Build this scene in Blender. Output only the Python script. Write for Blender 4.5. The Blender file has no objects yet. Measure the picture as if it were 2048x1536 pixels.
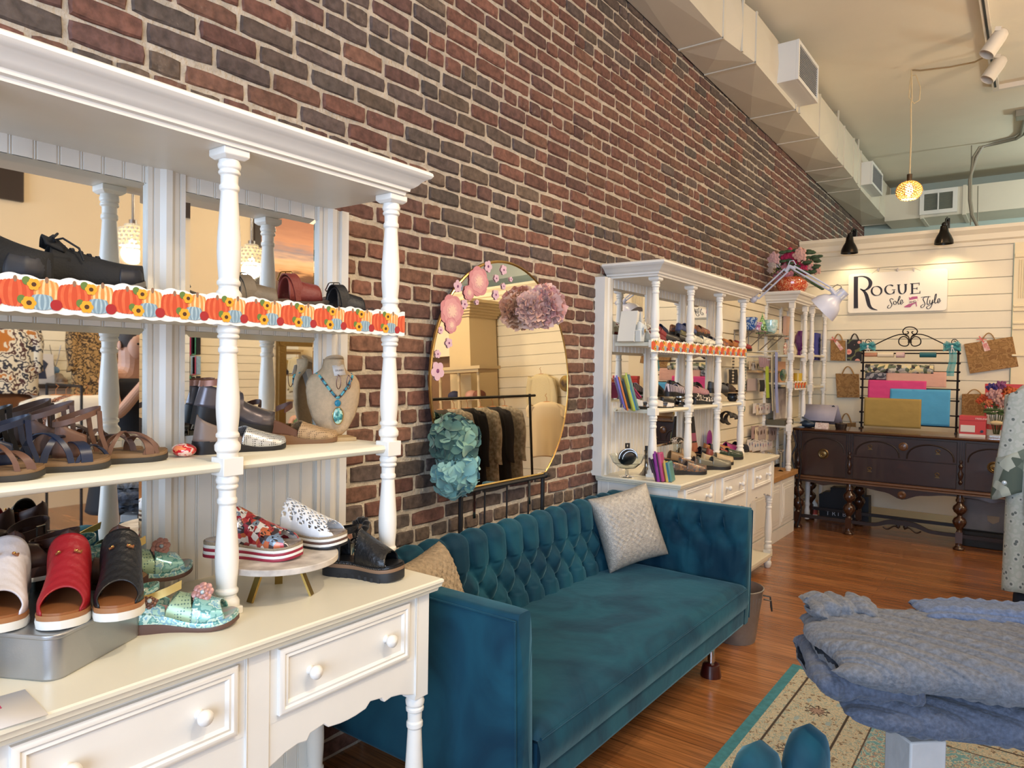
import bpy, bmesh, math, random
import numpy as np
from mathutils import Matrix, Vector, Euler, noise
PI=math.pi; rnd=random.Random(7)
sc=bpy.context.scene; COL=sc.collection
# ---------------- camera ----------------
FPX=1418.0
def _vp(v):
    a=Vector((v[0]-1024.,-(v[1]-768.),-FPX)); return a.normalized()
_y=_vp((2074,752)); _x=-_vp((-892,704)); _x=(_x-_y*_x.dot(_y)).normalized(); _z=_x.cross(_y)
RW=Matrix((_x,_y,_z)); EYE=Vector((0,0,1.5))
cd=bpy.data.cameras.new('camera'); cam=bpy.data.objects.new('camera',cd); COL.objects.link(cam)
cd.sensor_width=36; cd.lens=FPX/2048*36; cd.clip_start=.02; cd.clip_end=60
cam.matrix_world=Matrix.Translation(EYE)@RW.to_4x4()
sc.camera=cam
def at(px,py,X=None,Y=None,Z=None):
    """point where the line of sight of a photo pixel meets a real plane of the room"""
    r=RW@Vector(((px-1024)/FPX,-(py-768)/FPX,-1))
    if X is not None: t=(X-EYE.x)/r.x
    elif Y is not None: t=(Y-EYE.y)/r.y
    else: t=(Z-EYE.z)/r.z
    return EYE+r*t
# ---------------- world, exposure ----------------
w=bpy.data.worlds.new('world'); sc.world=w; w.use_nodes=True
w.node_tree.nodes['Background'].inputs[0].default_value=(.75,.85,1,1)
w.node_tree.nodes['Background'].inputs[1].default_value=.35
sc.view_settings.view_transform='Standard'; sc.view_settings.look='None'
sc.view_settings.gamma=1; sc.view_settings.exposure=0.08; sc.view_settings.use_curve_mapping=False
def light(name,typ,loc,power,col=(1,1,1),target=None,size=.3,sizey=None,spot=1.2,blend=.5):
    d=bpy.data.lights.new(name,typ); d.energy=power; d.color=col
    if typ=='AREA':
        d.size=size
        if sizey: d.shape='RECTANGLE'; d.size_y=sizey
    elif typ=='SPOT': d.spot_size=spot; d.spot_blend=blend; d.shadow_soft_size=size
    else: d.shadow_soft_size=size
    o=bpy.data.objects.new(name,d); COL.objects.link(o); o.location=loc
    if target is not None:
        o.rotation_euler=(Vector(target)-Vector(loc)).to_track_quat('-Z','Y').to_euler()
    return o
WARM=(1,.74,.46); COOL=(.58,.75,1)
# daylight through the shop windows behind the camera
light('daylight','AREA',(1.2,-2.9,1.9),310,COOL,(1.0,3,1.3),4.2,2.4)
# warm track lighting, then fill points added without fittings
light('track_glow','AREA',(1.3,3.2,4.05),35,WARM,(1.3,3.2,0),3.0,5.0)
light('track_spot','SPOT',(.75,.9,3.9),170,(1,.84,.6),(-1.5,1.2,.9),.03,spot=.95,blend=.6)
light('track_spot','SPOT',(.3,3.2,3.9),120,(1,.82,.56),(-1.8,2.9,1.0),.04,spot=1.0,blend=.7)
light('track_spot','SPOT',(-.25,5.2,3.9),110,(1,.76,.46),(-1.6,4.6,1.0),.04,spot=.9,blend=.7)
light('back_room_fill','POINT',(1.6,10.0,3.0),120,(.86,1,.94),None,.15)  # unseen fill added to wash the far ceiling with pale mint
light('shop_fill','POINT',(1.0,1.6,3.45),62,(1,.76,.52),None,.12)  # added fill to lift the near ceiling and brick, no fitting there
light('shop_fill','POINT',(1.2,5.6,3.3),85,(1,.74,.48),None,.12)  # added fill for the ceiling farther back, no fitting there
light('shop_fill','POINT',(2.9,6.4,2.9),60,(1,.80,.55),None,.12)  # added fill to brighten what the round mirror reflects
# ---------------- helpers ----------------
def lin(c): return c/12.92 if c<=.04045 else ((c+.055)/1.055)**2.4
def hx(h): 
    h=h.lstrip('#'); return tuple(lin(int(h[i:i+2],16)/255) for i in (0,2,4))+(1,)
_M={}
def N(nt,t,**k):
    n=nt.nodes.new(t)
    for a,b in k.items(): setattr(n,a,b)
    return n
def mat(name,col,rough=.5,metal=0,var=0,vs=8,bump=0,bs=60,trans=0,alpha=1,sheen=0,coat=0,emit=0,col2=None,spec=.5):
    if name in _M: return _M[name]
    m=bpy.data.materials.new(name); m.use_nodes=True; nt=m.node_tree; b=nt.nodes['Principled BSDF']
    c=hx(col) if isinstance(col,str) else col
    b.inputs['Base Color'].default_value=c; b.inputs['Roughness'].default_value=rough; b.inputs['Metallic'].default_value=metal
    b.inputs['Specular IOR Level'].default_value=spec
    if trans: b.inputs['Transmission Weight'].default_value=trans
    if alpha<1: b.inputs['Alpha'].default_value=alpha
    if sheen: b.inputs['Sheen Weight'].default_value=sheen
    if coat: b.inputs['Coat Weight'].default_value=coat
    if emit: b.inputs['Emission Color'].default_value=c; b.inputs['Emission Strength'].default_value=emit
    tc=N(nt,'ShaderNodeTexCoord')
    if var or col2:
        n=N(nt,'ShaderNodeTexNoise'); n.inputs['Scale'].default_value=vs; n.inputs['Detail'].default_value=4
        nt.links.new(tc.outputs['Object'],n.inputs['Vector'])
        mx=N(nt,'ShaderNodeMix',data_type='RGBA'); r=N(nt,'ShaderNodeMapRange')
        r.inputs['From Min'].default_value=.35; r.inputs['From Max'].default_value=.65
        nt.links.new(n.outputs['Fac'],r.inputs['Value']); nt.links.new(r.outputs['Result'],mx.inputs['Factor'])
        c2=hx(col2) if col2 else tuple(x*(1-var) for x in c[:3])+(1,)
        mx.inputs['A'].default_value=c; mx.inputs['B'].default_value=c2
        nt.links.new(mx.outputs['Result'],b.inputs['Base Color'])
    if bump:
        n2=N(nt,'ShaderNodeTexNoise'); n2.inputs['Scale'].default_value=bs; n2.inputs['Detail'].default_value=5
        nt.links.new(tc.outputs['Object'],n2.inputs['Vector'])
        bp=N(nt,'ShaderNodeBump'); bp.inputs['Strength'].default_value=bump; bp.inputs['Distance'].default_value=.01
        nt.links.new(n2.outputs['Fac'],bp.inputs['Height']); nt.links.new(bp.outputs['Normal'],b.inputs['Normal'])
    _M[name]=m; return m
def pattern(name,cols,scale=30,kind='voronoi',rough=.6,metal=0,bump=0,coat=0,stretch=(1,1,1)):
    """multicolour print: cells or blotches coloured through a constant ramp"""
    if name in _M: return _M[name]
    m=bpy.data.materials.new(name); m.use_nodes=True; nt=m.node_tree; b=nt.nodes['Principled BSDF']
    b.inputs['Roughness'].default_value=rough; b.inputs['Metallic'].default_value=metal; b.inputs['Coat Weight'].default_value=coat
    tc=N(nt,'ShaderNodeTexCoord'); mp=N(nt,'ShaderNodeMapping'); mp.inputs['Scale'].default_value=stretch
    nt.links.new(tc.outputs['Object'],mp.inputs['Vector'])
    if kind=='voronoi':
        n=N(nt,'ShaderNodeTexVoronoi'); n.inputs['Scale'].default_value=scale; src=n.outputs['Color']
    elif kind=='dist':
        n=N(nt,'ShaderNodeTexVoronoi'); n.inputs['Scale'].default_value=scale; src=n.outputs['Distance']
    elif kind=='wave':
        n=N(nt,'ShaderNodeTexWave'); n.inputs['Scale'].default_value=scale; n.inputs['Distortion'].default_value=2.5; src=n.outputs['Fac']
    elif kind=='stripe':
        n=N(nt,'ShaderNodeTexWave'); n.inputs['Scale'].default_value=scale; src=n.outputs['Fac']
    else:
        n=N(nt,'ShaderNodeTexNoise'); n.inputs['Scale'].default_value=scale; n.inputs['Detail'].default_value=3; src=n.outputs['Fac']
    nt.links.new(mp.outputs['Vector'],n.inputs['Vector'])
    r=N(nt,'ShaderNodeValToRGB'); r.color_ramp.interpolation='CONSTANT'
    lo,hi=(.36,.66) if kind=='noise' else (0,1)
    if kind=='voronoi':
        s=N(nt,'ShaderNodeSeparateColor'); nt.links.new(src,s.inputs['Color']); src=s.outputs[0]
    el=r.color_ramp.elements; k=len(cols)
    el[0].position=0; el[0].color=hx(cols[0]); el[1].position=lo+(hi-lo)*1/k; el[1].color=hx(cols[1])
    for i in range(2,k):
        e=el.new(lo+(hi-lo)*i/k); e.color=hx(cols[i])
    nt.links.new(src,r.inputs['Fac']); nt.links.new(r.outputs['Color'],b.inputs['Base Color'])
    if bump:
        bp=N(nt,'ShaderNodeBump'); bp.inputs['Strength'].default_value=bump; bp.inputs['Distance'].default_value=.005
        nt.links.new(src,bp.inputs['Height']); nt.links.new(bp.outputs['Normal'],b.inputs['Normal'])
    _M[name]=m; return m
class MB:
    def __init__(s): s.v=[]; s.f=[]
    def add(s,vs,fs):
        o=len(s.v); s.v+= [tuple(p) for p in vs]; s.f+=[tuple(i+o for i in f) for f in fs]; return s
    def box(s,x0,x1,y0,y1,z0,z1):
        return s.add([(x0,y0,z0),(x1,y0,z0),(x1,y1,z0),(x0,y1,z0),(x0,y0,z1),(x1,y0,z1),(x1,y1,z1),(x0,y1,z1)],
          [(3,2,1,0),(4,5,6,7),(0,1,5,4),(1,2,6,5),(2,3,7,6),(3,0,4,7)])
    def grid(s,fn,nu,nv,cu=False,cv=False):
        """fn(u,v), u,v in 0..1"""
        a=nu if cu else nu+1; b=nv if cv else nv+1
        vs=[fn(i/nu,j/nv) for i in range(a) for j in range(b)]
        fs=[]
        for i in range(nu):
            for j in range(nv):
                i2=(i+1)%a; j2=(j+1)%b
                fs.append((i*b+j,i2*b+j,i2*b+j2,i*b+j2))
        return s.add(vs,fs)
    def lathe(s,prof,c=(0,0,0),n=16,axis='z',ang=2*PI,rx=1,ry=1):
        def fn(u,v):
            k=v*(len(prof)-1); i=min(int(round(k)),len(prof)-1); r,h=prof[i]; a=u*ang
            x,y,z=r*math.cos(a)*rx,r*math.sin(a)*ry,h
            if axis=='x': x,y,z=z,x,y
            if axis=='y': x,y,z=x,z,y
            return (c[0]+x,c[1]+y,c[2]+z)
        return s.grid(fn,n,len(prof)-1,cu=(ang>=2*PI-1e-6))
    def cyl(s,r,z0,z1,c=(0,0,0),n=16,axis='z',r2=None):
        r2=r if r2 is None else r2
        return s.lathe([(1e-5,z0),(r,z0),(r2,z1),(1e-5,z1)],c,n,axis)
    def tube(s,path,r,n=8,closed=False,cap=True):
        P=[Vector(p) for p in path]; m=len(P); rings=[]
        up=Vector((0,0,1))
        for i,p in enumerate(P):
            if closed: t=P[(i+1)%m]-P[i-1]
            else: t=P[min(i+1,m-1)]-P[max(i-1,0)]
            if t.length<1e-9: t=Vector((0,0,1))
            t.normalize()
            if i==0:
                a=t.cross(up)
                if a.length<.1: a=t.cross(Vector((1,0,0)))
                a.normalize()
            else:
                a=(a-t*a.dot(t))
                if a.length<1e-6: a=t.orthogonal()
                a.normalize()
            b=t.cross(a); rr=r[i] if isinstance(r,(list,tuple)) else r
            rings.append([p+(a*math.cos(2*PI*k/n)+b*math.sin(2*PI*k/n))*rr for k in range(n)])
        vs=[q for g in rings for q in g]; fs=[]
        for i in range(m if closed else m-1):
            for k in range(n):
                i2=(i+1)%m; fs.append((i*n+k,i*n+(k+1)%n,i2*n+(k+1)%n,i2*n+k))
        if cap and not closed:
            fs.append(tuple(range(n))[::-1]); fs.append(tuple((m-1)*n+k for k in range(n)))
        return s.add(vs,fs)
    def ribbon(s,path,wv,th=.002):
        """flat band: centre path, half-width vectors (one or list), thickness"""
        P=[Vector(p) for p in path]; m=len(P); vs=[]
        for i,p in enumerate(P):
            t=(P[min(i+1,m-1)]-P[max(i-1,0)]); t.normalize()
            wd=Vector(wv[i]) if isinstance(wv,list) else Vector(wv)
            n=t.cross(wd); n=n.normalized()*th/2 if n.length>1e-9 else Vector((0,0,th/2))
            vs+=[p-wd-n,p+wd-n,p+wd+n,p-wd+n]
        fs=[]
        for i in range(m-1):
            for k in range(4): fs.append((i*4+k,i*4+(k+1)%4,i*4+4+(k+1)%4,i*4+4+k))
        fs+=[(3,2,1,0),tuple((m-1)*4+k for k in range(4))]
        return s.add(vs,fs)
    def prism(s,poly,h0,h1,axis='z'):
        """poly 2D extruded; axis z:(x,y) x:(y,z) y:(x,z)"""
        def P(a,b,h): return {'z':(a,b,h),'x':(h,a,b),'y':(a,h,b)}[axis]
        n=len(poly); vs=[P(a,b,h0) for a,b in poly]+[P(a,b,h1) for a,b in poly]
        fs=[tuple(range(n))[::-1],tuple(range(n,2*n))]+[(i,(i+1)%n,n+(i+1)%n,n+i) for i in range(n)]
        return s.add(vs,fs)
    def ball(s,c,rx,ry=None,rz=None,n=12,m=8):
        ry=rx if ry is None else ry; rz=rx if rz is None else rz
        return s.grid(lambda u,v:(c[0]+rx*math.cos(2*PI*u)*math.sin(PI*v),c[1]+ry*math.sin(2*PI*u)*math.sin(PI*v),c[2]+rz*math.cos(PI*v)),n,m,cu=True)
    def xf(s,M,i0=0):
        s.v=s.v[:i0]+[tuple(M@Vector(p)) for p in s.v[i0:]]; return s
    def mesh(s,name,smooth=40):
        me=bpy.data.meshes.new(name); me.from_pydata(s.v,[],s.f); 
        bm=bmesh.new(); bm.from_mesh(me); bmesh.ops.remove_doubles(bm,verts=bm.verts,dist=1e-6)
        bmesh.ops.recalc_face_normals(bm,faces=bm.faces); bm.to_mesh(me); bm.free()
        if smooth: me.shade_smooth(); me.set_sharp_from_angle(angle=math.radians(smooth))
        return me
def link(name,me,m,parent=None):
    o=bpy.data.objects.new(name,me); COL.objects.link(o)
    if m is not None:
        me.materials.clear(); me.materials.append(m)
    if parent is not None:
        o.parent=parent
        if parent.get('_w'): o.location=[-a for a in parent['_w']]
    return o
def ob(name,mb,m,parent=None,smooth=40,bevel=0,solid=0,sub=0,seg=2,label=None):
    o=link(name,mb.mesh(name,smooth),m,parent)
    if solid: d=o.modifiers.new('s','SOLIDIFY'); d.thickness=solid; d.offset=0
    if bevel: d=o.modifiers.new('b','BEVEL'); d.width=bevel; d.segments=seg; d.limit_method='ANGLE'; d.angle_limit=.6
    if sub: d=o.modifiers.new('u','SUBSURF'); d.levels=sub; d.render_levels=sub
    if label: o['label']=label
    return o
def thing(name,label,cat,loc=(0,0,0),rz=0,group=None,world=False,rot=None):
    """Empty at the thing's base; world=True: its parts are modelled in room coordinates"""
    o=bpy.data.objects.new(name,None); COL.objects.link(o); o.empty_display_size=.05
    o.location=loc; o.rotation_euler=rot if rot else (0,0,rz)
    o['label']=label; o['category']=cat
    if group: o['group']=group
    if world: o['_w']=list(loc)
    return o
def tag(o,label,cat,group=None,kind=None):
    o['label']=label; o['category']=cat
    if group: o['group']=group
    if kind: o['kind']=kind
    return o
def struct(name,mb,m,**k):
    o=ob(name,mb,m,**k); o['kind']='structure'; return o
def text(name,s,m,parent,size,M,ext=.0008,font=None,align='LEFT',shear=0,sx=1,w=0):
    c=bpy.data.curves.new(name,'FONT'); c.body=s; c.size=size; c.extrude=ext; c.align_x=align; c.shear=shear; c.offset=w
    o=bpy.data.objects.new(name+'_tmp',c); COL.objects.link(o)
    dg=bpy.context.evaluated_depsgraph_get(); me=bpy.data.meshes.new_from_object(o.evaluated_get(dg)); me.name=name
    bpy.data.objects.remove(o); me.transform(M@Matrix.Diagonal((sx,1,1,1)))
    return link(name,me,m,parent)
def basis(o,ax,ay):
    """matrix placing local XY plane at o with x axis ax, y axis ay"""
    ax=Vector(ax).normalized(); ay=Vector(ay).normalized(); az=ax.cross(ay)
    M=Matrix((ax,ay,az)).transposed().to_4x4(); M.translation=Vector(o); return M
# ================= setting =================
WX=-2.12; K3=1.034
def k3(z): return 1.5+(z-1.5)*K3
WX=-2.12; ZC=4.2; YF=11.6
def mat_floor():
    m=bpy.data.materials.new('fir_floor'); m.use_nodes=True; nt=m.node_tree; b=nt.nodes['Principled BSDF']; L=nt.links.new
    tc=N(nt,'ShaderNodeTexCoord'); mp=N(nt,'ShaderNodeMapping'); L(tc.outputs['Object'],mp.inputs['Vector'])
    br=N(nt,'ShaderNodeTexBrick'); br.inputs['Scale'].default_value=1; br.inputs['Mortar Size'].default_value=.0011
    br.inputs['Brick Width'].default_value=2.3; br.inputs['Row Height'].default_value=.082; br.offset=.37
    br.inputs['Color1'].default_value=hx('#9c6a42'); br.inputs['Color2'].default_value=hx('#84542f'); br.inputs['Mortar'].default_value=hx('#3a1c0c')
    br.inputs['Mortar Smooth'].default_value=.4
    L(mp.outputs['Vector'],br.inputs['Vector'])
    m2=N(nt,'ShaderNodeMapping'); m2.inputs['Scale'].default_value=(1.2,28,1); L(tc.outputs['Object'],m2.inputs['Vector'])
    n=N(nt,'ShaderNodeTexNoise'); n.inputs['Scale'].default_value=3; n.inputs['Detail'].default_value=6; L(m2.outputs['Vector'],n.inputs['Vector'])
    r=N(nt,'ShaderNodeValToRGB'); r.color_ramp.elements[0].color=(.55,.55,.55,1); r.color_ramp.elements[0].position=.3
    r.color_ramp.elements[1].color=(1.5,1.4,1.25,1); r.color_ramp.elements[1].position=.72
    L(n.outputs['Fac'],r.inputs['Fac'])
    mx=N(nt,'ShaderNodeMix',data_type='RGBA',blend_type='MULTIPLY'); mx.inputs['Factor'].default_value=1
    L(br.outputs['Color'],mx.inputs['A']); L(r.outputs['Color'],mx.inputs['B']); L(mx.outputs['Result'],b.inputs['Base Color'])
    b.inputs['Roughness'].default_value=.27; b.inputs['Coat Weight'].default_value=.35; b.inputs['Coat Roughness'].default_value=.16
    bp=N(nt,'ShaderNodeBump'); bp.inputs['Strength'].default_value=.25; bp.inputs['Distance'].default_value=.002
    L(n.outputs['Fac'],bp.inputs['Height']); L(bp.outputs['Normal'],b.inputs['Normal'])
    return m
struct('floor',MB().box(-2.4,5.2,-3.2,YF+.1,-.08,0),mat_floor(),smooth=0)
struct('ceiling',MB().box(-2.4,5.2,-3.2,YF+.1,ZC,ZC+.1),mat('ceiling_paint','#ddd6c4',.85,var=.06,vs=1.2,bump=.15,bs=9),smooth=0)
# --- brick wall: every brick shaped, one mesh with its mortar behind
def brick_wall():
    r=random.Random(3); V=[];F=[];C=[]
    ch=.0735; bl=.213
    pal=[(.160,.072,.054),(.185,.083,.060),(.138,.064,.050),(.170,.084,.058),(.125,.064,.054)]
    dark=[(.108,.076,.062),(.096,.074,.064),(.125,.088,.066),(.104,.074,.066)]
    k=0; z=0.01
    while z<ZC:
        hdr=(k%7==3); L=.108 if hdr else bl; y=-3.1+(L/2 if k%2 else 0)+r.uniform(-.03,.03)
        while y<YF:
            ln=L-.012+r.uniform(-.008,.008); h=ch-.0135+r.uniform(-.003,.003)
            if not hdr and r.random()<.07: ln=L/2-.01
            nz=noise.noise(Vector((y*.55,z*.9,2)))+r.uniform(-.34,.30)
            base=r.choice(dark) if nz>.17 else r.choice(pal)
            kf=r.uniform(.88,1.16); base=tuple(c*kf for c in base)
            n=len(V); yc=y+ln/2; zc=z+h/2+r.uniform(-.003,.003)+.004*noise.noise(Vector((y*1.3,k,0))); px=WX+r.uniform(-.004,.004)
            tl=r.uniform(-.015,.015)
            def ring(ins,x,j):
                hw,hh=ln/2-ins,h/2-ins
                pts=[(-1,-1),(-.5,-1),(0,-1),(.5,-1),(1,-1),(1,0),(1,1),(.5,1),(0,1),(-.5,1),(-1,1),(-1,0)]
                for a,b in pts:
                    cr=.9 if abs(a)==1 and abs(b)==1 and ins>0 else 1
                    V.append((x+r.uniform(-j,j)*.6,yc+a*hw*cr**.3+r.uniform(-j,j),zc+b*hh*cr+a*hw*tl+r.uniform(-j,j)))
            ring(0,px-.03,.0015); ring(.0005,px-.006,.002); ring(.006,px,.0018)
            for q in range(2):
                for i in range(12):
                    F.append((n+q*12+i,n+q*12+(i+1)%12,n+q*12+12+(i+1)%12,n+q*12+12+i)); C.append(base)
            F.append(tuple(n+24+i for i in range(12))); C.append(base)
            y+=ln+.0125
        z+=ch; k+=1
    me=bpy.data.meshes.new('wall_left'); me.from_pydata(V,[],F)
    # mortar sheet, slightly wavy
    o=link('wall_left',me,None)
    a=me.attributes.new('tint','FLOAT_COLOR','FACE'); a.data.foreach_set('color',[x for c in C for x in (*c,1)])
    m=bpy.data.materials.new('old_brick'); m.use_nodes=True; nt=m.node_tree; b=nt.nodes['Principled BSDF']; L=nt.links.new
    at_=N(nt,'ShaderNodeAttribute',attribute_name='tint'); tc=N(nt,'ShaderNodeTexCoord')
    n=N(nt,'ShaderNodeTexNoise'); n.inputs['Scale'].default_value=38; n.inputs['Detail'].default_value=6; L(tc.outputs['Object'],n.inputs['Vector'])
    r_=N(nt,'ShaderNodeValToRGB'); r_.color_ramp.elements[0].color=(.6,.6,.6,1); r_.color_ramp.elements[0].position=.3; r_.color_ramp.elements[1].color=(1.3,1.3,1.3,1); r_.color_ramp.elements[1].position=.7
    L(n.outputs['Fac'],r_.inputs['Fac']); mx=N(nt,'ShaderNodeMix',data_type='RGBA',blend_type='MULTIPLY'); mx.inputs['Factor'].default_value=1
    L(at_.outputs['Color'],mx.inputs['A']); L(r_.outputs['Color'],mx.inputs['B'])
    n3=N(nt,'ShaderNodeTexNoise'); n3.inputs['Scale'].default_value=14; n3.inputs['Detail'].default_value=8; n3.inputs['Roughness'].default_value=.7; L(tc.outputs['Object'],n3.inputs['Vector'])
    mr=N(nt,'ShaderNodeMapRange'); mr.inputs['From Min'].default_value=.63; mr.inputs['From Max'].default_value=.74; mr.inputs['To Max'].default_value=.55; L(n3.outputs['Fac'],mr.inputs['Value'])
    m3=N(nt,'ShaderNodeMix',data_type='RGBA'); L(mr.outputs['Result'],m3.inputs['Factor']); L(mx.outputs['Result'],m3.inputs['A']); m3.inputs['B'].default_value=hx('#a79a8c')
    L(m3.outputs['Result'],b.inputs['Base Color']); b.inputs['Roughness'].default_value=.85
    bp=N(nt,'ShaderNodeBump'); bp.inputs['Strength'].default_value=.6; bp.inputs['Distance'].default_value=.008; L(n.outputs['Fac'],bp.inputs['Height']); L(bp.outputs['Normal'],b.inputs['Normal'])
    me.materials.append(m); o['kind']='structure'; return o
wl=brick_wall()
mm=mat('lime_mortar','#c8bcab',.95,var=.25,vs=25,bump=1.0,bs=55)
mo=MB(); rr=random.Random(5)
mo.grid(lambda u,v:(WX-.009+.0035*noise.noise(Vector((u*260,v*80,1))),-3.2+u*(YF+3.3),v*ZC),700,170)
mo.box(-2.4,WX-.02,-3.2,YF+.1,0,ZC)
o=ob('mortar',mo,mm,wl,smooth=60)
# --- far wall, walls outside the frame that the mirrors and the light need
mint=mat('mint_paint','#b4c4bd',.8,var=.05,vs=1.5)
cream=mat('cream_panel','#e9dfc6',.55,var=.03,vs=3)
struct('wall_far',MB().box(-2.12,5.2,YF,YF+.1,0,ZC),mint,smooth=0)
slot=mat('slot_dark','#5e5443',.8)
def slatboards(mb,a0,a1,zs,x,axis,d=.018,gap=.007):
    for z0,z1 in zip(zs[:-1],zs[1:]):
        if axis=='y': mb.box(x,x+d,a0,a1,z0+gap/2,z1-gap/2)      # on an X wall
        else: mb.box(a0,a1,x-d,x,z0+gap/2,z1-gap/2)
# right wall: cream slatwall
wr=MB(); wr.box(4.3,4.4,-3.2,8.17,0,ZC)
struct('wall_right',wr,mat('wall_plaster','#e3cfae',.8,var=.04,vs=1.5),smooth=0)
# front wall with a shop window opening
wf=MB(); wf.box(-2.4,-.9,-3.2,-3.1,0,ZC).box(3.3,4.4,-3.2,-3.1,0,ZC).box(-.9,3.3,-3.2,-3.1,3.1,ZC).box(-.9,3.3,-3.2,-3.1,0,.6)
struct('wall_front',wf,mat('wall_plaster','#e3cfae'),smooth=0)
# --- shiplap partition behind the counter
part=MB(); zs=[.165,.43,.72,1.0,1.27,1.445,1.615,1.84,1.935,2.09,2.245,2.4,2.555,2.71]
YP=8.17; zs=[k3(z) for z in zs]; zs[0]=.11
slatboards(part,-2.115,-.207,zs,YP,'x')
part.box(-2.115,-.207,YP,YP+.08,.11,zs[-1])
pw=struct('wall_back',part,cream,smooth=0,bevel=.003)
# crown board and pilaster, panelling on its right
cr=MB(); prof=[(0,2.70),(-.025,2.70),(-.03,2.735),(-.05,2.75),(-.055,2.80),(-.09,2.84),(-.095,2.87),(0,2.87)]
cr.prism([(YP-.018+a,k3(b)) for a,b in prof],-2.115,4.3,'x')
struct('trim_1',cr,cream,smooth=0)
pl=MB().box(-.20,.02,YP-.05,YP+.08,0,2.74)
for i in range(9): pl.box(-.16+i*.018,-.152+i*.018,YP-.058,YP-.05,2.22,2.58)
for z in (2.62,2.6,2.14,2.1,1.93,1.98,1.68,.4): pl.box(-.195,.025,YP-.065,YP-.05,z,z+.02)
struct('trim_2',pl,mat('cream_panel_b','#e6d6b0',.5),smooth=0,bevel=.004)
pr=MB(); zz=[0,.3,.6,.9,1.15,1.3,1.45,1.6,1.75,1.9,2.05,2.2,2.35,2.5,2.71]
zz[-1]=2.75; slatboards(pr,.02,4.3,zz,YP,'x'); pr.box(.02,4.3,YP,YP+.08,0,2.75)
struct('wall_back_right',pr,cream,smooth=0,bevel=.003)
# --- slatwall on the brick between the tall hutch and the corner shelves
sw=MB(); zs2=[k3(z) for z in [.6,.78,.93,1.03,1.25,1.39,1.53,1.665,1.80,1.905,2.03,2.10]]
for z0,z1 in zip(zs2[:-1],zs2[1:]): sw.box(-2.10,-2.07,5.56,8.14,z0+.004,z1-.004)
sw.box(-2.105,-2.092,5.56,8.14,.57,2.13)
sp=thing('slatwall_panel','cream slatwall display panel on the brick between the white hutches','wall panel',(-2.02,6.6,.6),world=True)
ob('slat_board',sw,cream,sp,smooth=0,bevel=.003); 
c2=MB().box(-2.105,-2.055,5.56,8.14,2.12,2.21); ob('crown_board',c2,cream,sp,smooth=0,bevel=.006)
# --- ducts
def duct():
    dm=mat('duct_paint','#d3cdbd',.55,var=.05,vs=2,bump=.06,bs=5)
    t=thing('wall_duct','long painted rectangular air duct along the top of the brick wall','air duct',(-1.9,6,3.7),world=True)
    def zb(y): return 3.775-.020*(y-4.9)
    secs=[(-3.1,.9,0),(.9,2.5,0),(2.5,4.78,0),(4.78,5.27,1),(5.27,6.35,0),(6.35,7.16,0),(7.16,8.22,0),(8.22,8.71,0),(8.71,9.25,2),(9.25,YF-.25,0)]
    def xo(y):
        return np.interp(y,[4.78,5.27,8.71,9.25],[-1.79,-1.725,-1.725,-1.75])
    for a,b,k in secs:
        mb=MB(); cx=(WX+xo((a+b)/2))/2; cy=(a+b)/2; za,zb_=zb(a),zb(b); zt=4.13
        A=[(WX+.01,a,za),(xo(a),a,za),(xo(b),b,zb_),(WX+.01,b,zb_)]; T=[(x,y,zt) for x,y,_ in A]
        mid=(cx,cy,(za+zb_)/2-.018)
        mb.add(A+T+[mid],[(0,1,8),(1,2,8),(2,3,8),(3,0,8),(4,5,6,7)])
        m2=((xo(a)+xo(b))/2+.014,cy,(za+zt)/2)
        mb.add(A+T+[m2],[(1,2,8),(2,6,8),(6,5,8),(5,1,8),(0,1,5,4),(2,3,7,6)])
        ob('duct_section',mb,dm,t,smooth=0)
        sm=MB(); 
        sm.box(xo(b)-.002,xo(b)+.010,b-.012,b+.012,zb_-.004,zt+.006); sm.box(WX+.01,xo(b)+.008,b-.012,b+.012,zb_-.008,zb_+.003)
        ob('seam',sm,dm,t,smooth=0)
    for y in (.4,2.6,5.05,6.45,7.9,9.0,10.5):
        ob('hanger_strap',MB().box(xo(y)+.002,xo(y)+.014,y-.012,y+.012,zb(y),ZC),dm,t,smooth=0)
    return t
DT=duct()
def vent_box(y0,y1,z0,z1,x0,x1,lab):
    t=thing('duct_vent',lab,'vent',(x0,(y0+y1)/2,z0),world=True,group='boxed vents on the wall duct')
    wm=mat('vent_white','#dcdcd8',.5)
    h=MB().box(x0,x1-.02,y0,y1,z0,z1); ob('housing',h,wm,t,smooth=0,bevel=.004)
    f=MB(); b=.03
    f.box(x1-.02,x1,y0,y1,z0,z0+b).box(x1-.02,x1,y0,y1,z1-b,z1).box(x1-.02,x1,y0,y0+b,z0+b,z1-b).box(x1-.02,x1,y1-b,y1,z0+b,z1-b)
    ob('frame',f,wm,t,smooth=0)
    g=MB(); n=14
    for i in range(n):
        z=z0+b+(z1-z0-2*b)*(i+.5)/n; g.box(x1-.018,x1-.006,y0+b,y1-b,z-.004,z+.003)
    ob('louvre',g,mat('vent_grey','#8d8f93',.5),t,smooth=0)
del_=at(1557,185,X=-1.58); 
vent_box(5.80,6.42,3.79,4.10,-1.74,-1.56,'boxed white vent on the near part of the wall duct')
vent_box(9.25,9.95,3.73,4.0,-1.77,-1.62,'boxed white vent near the far end of the wall duct')
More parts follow.
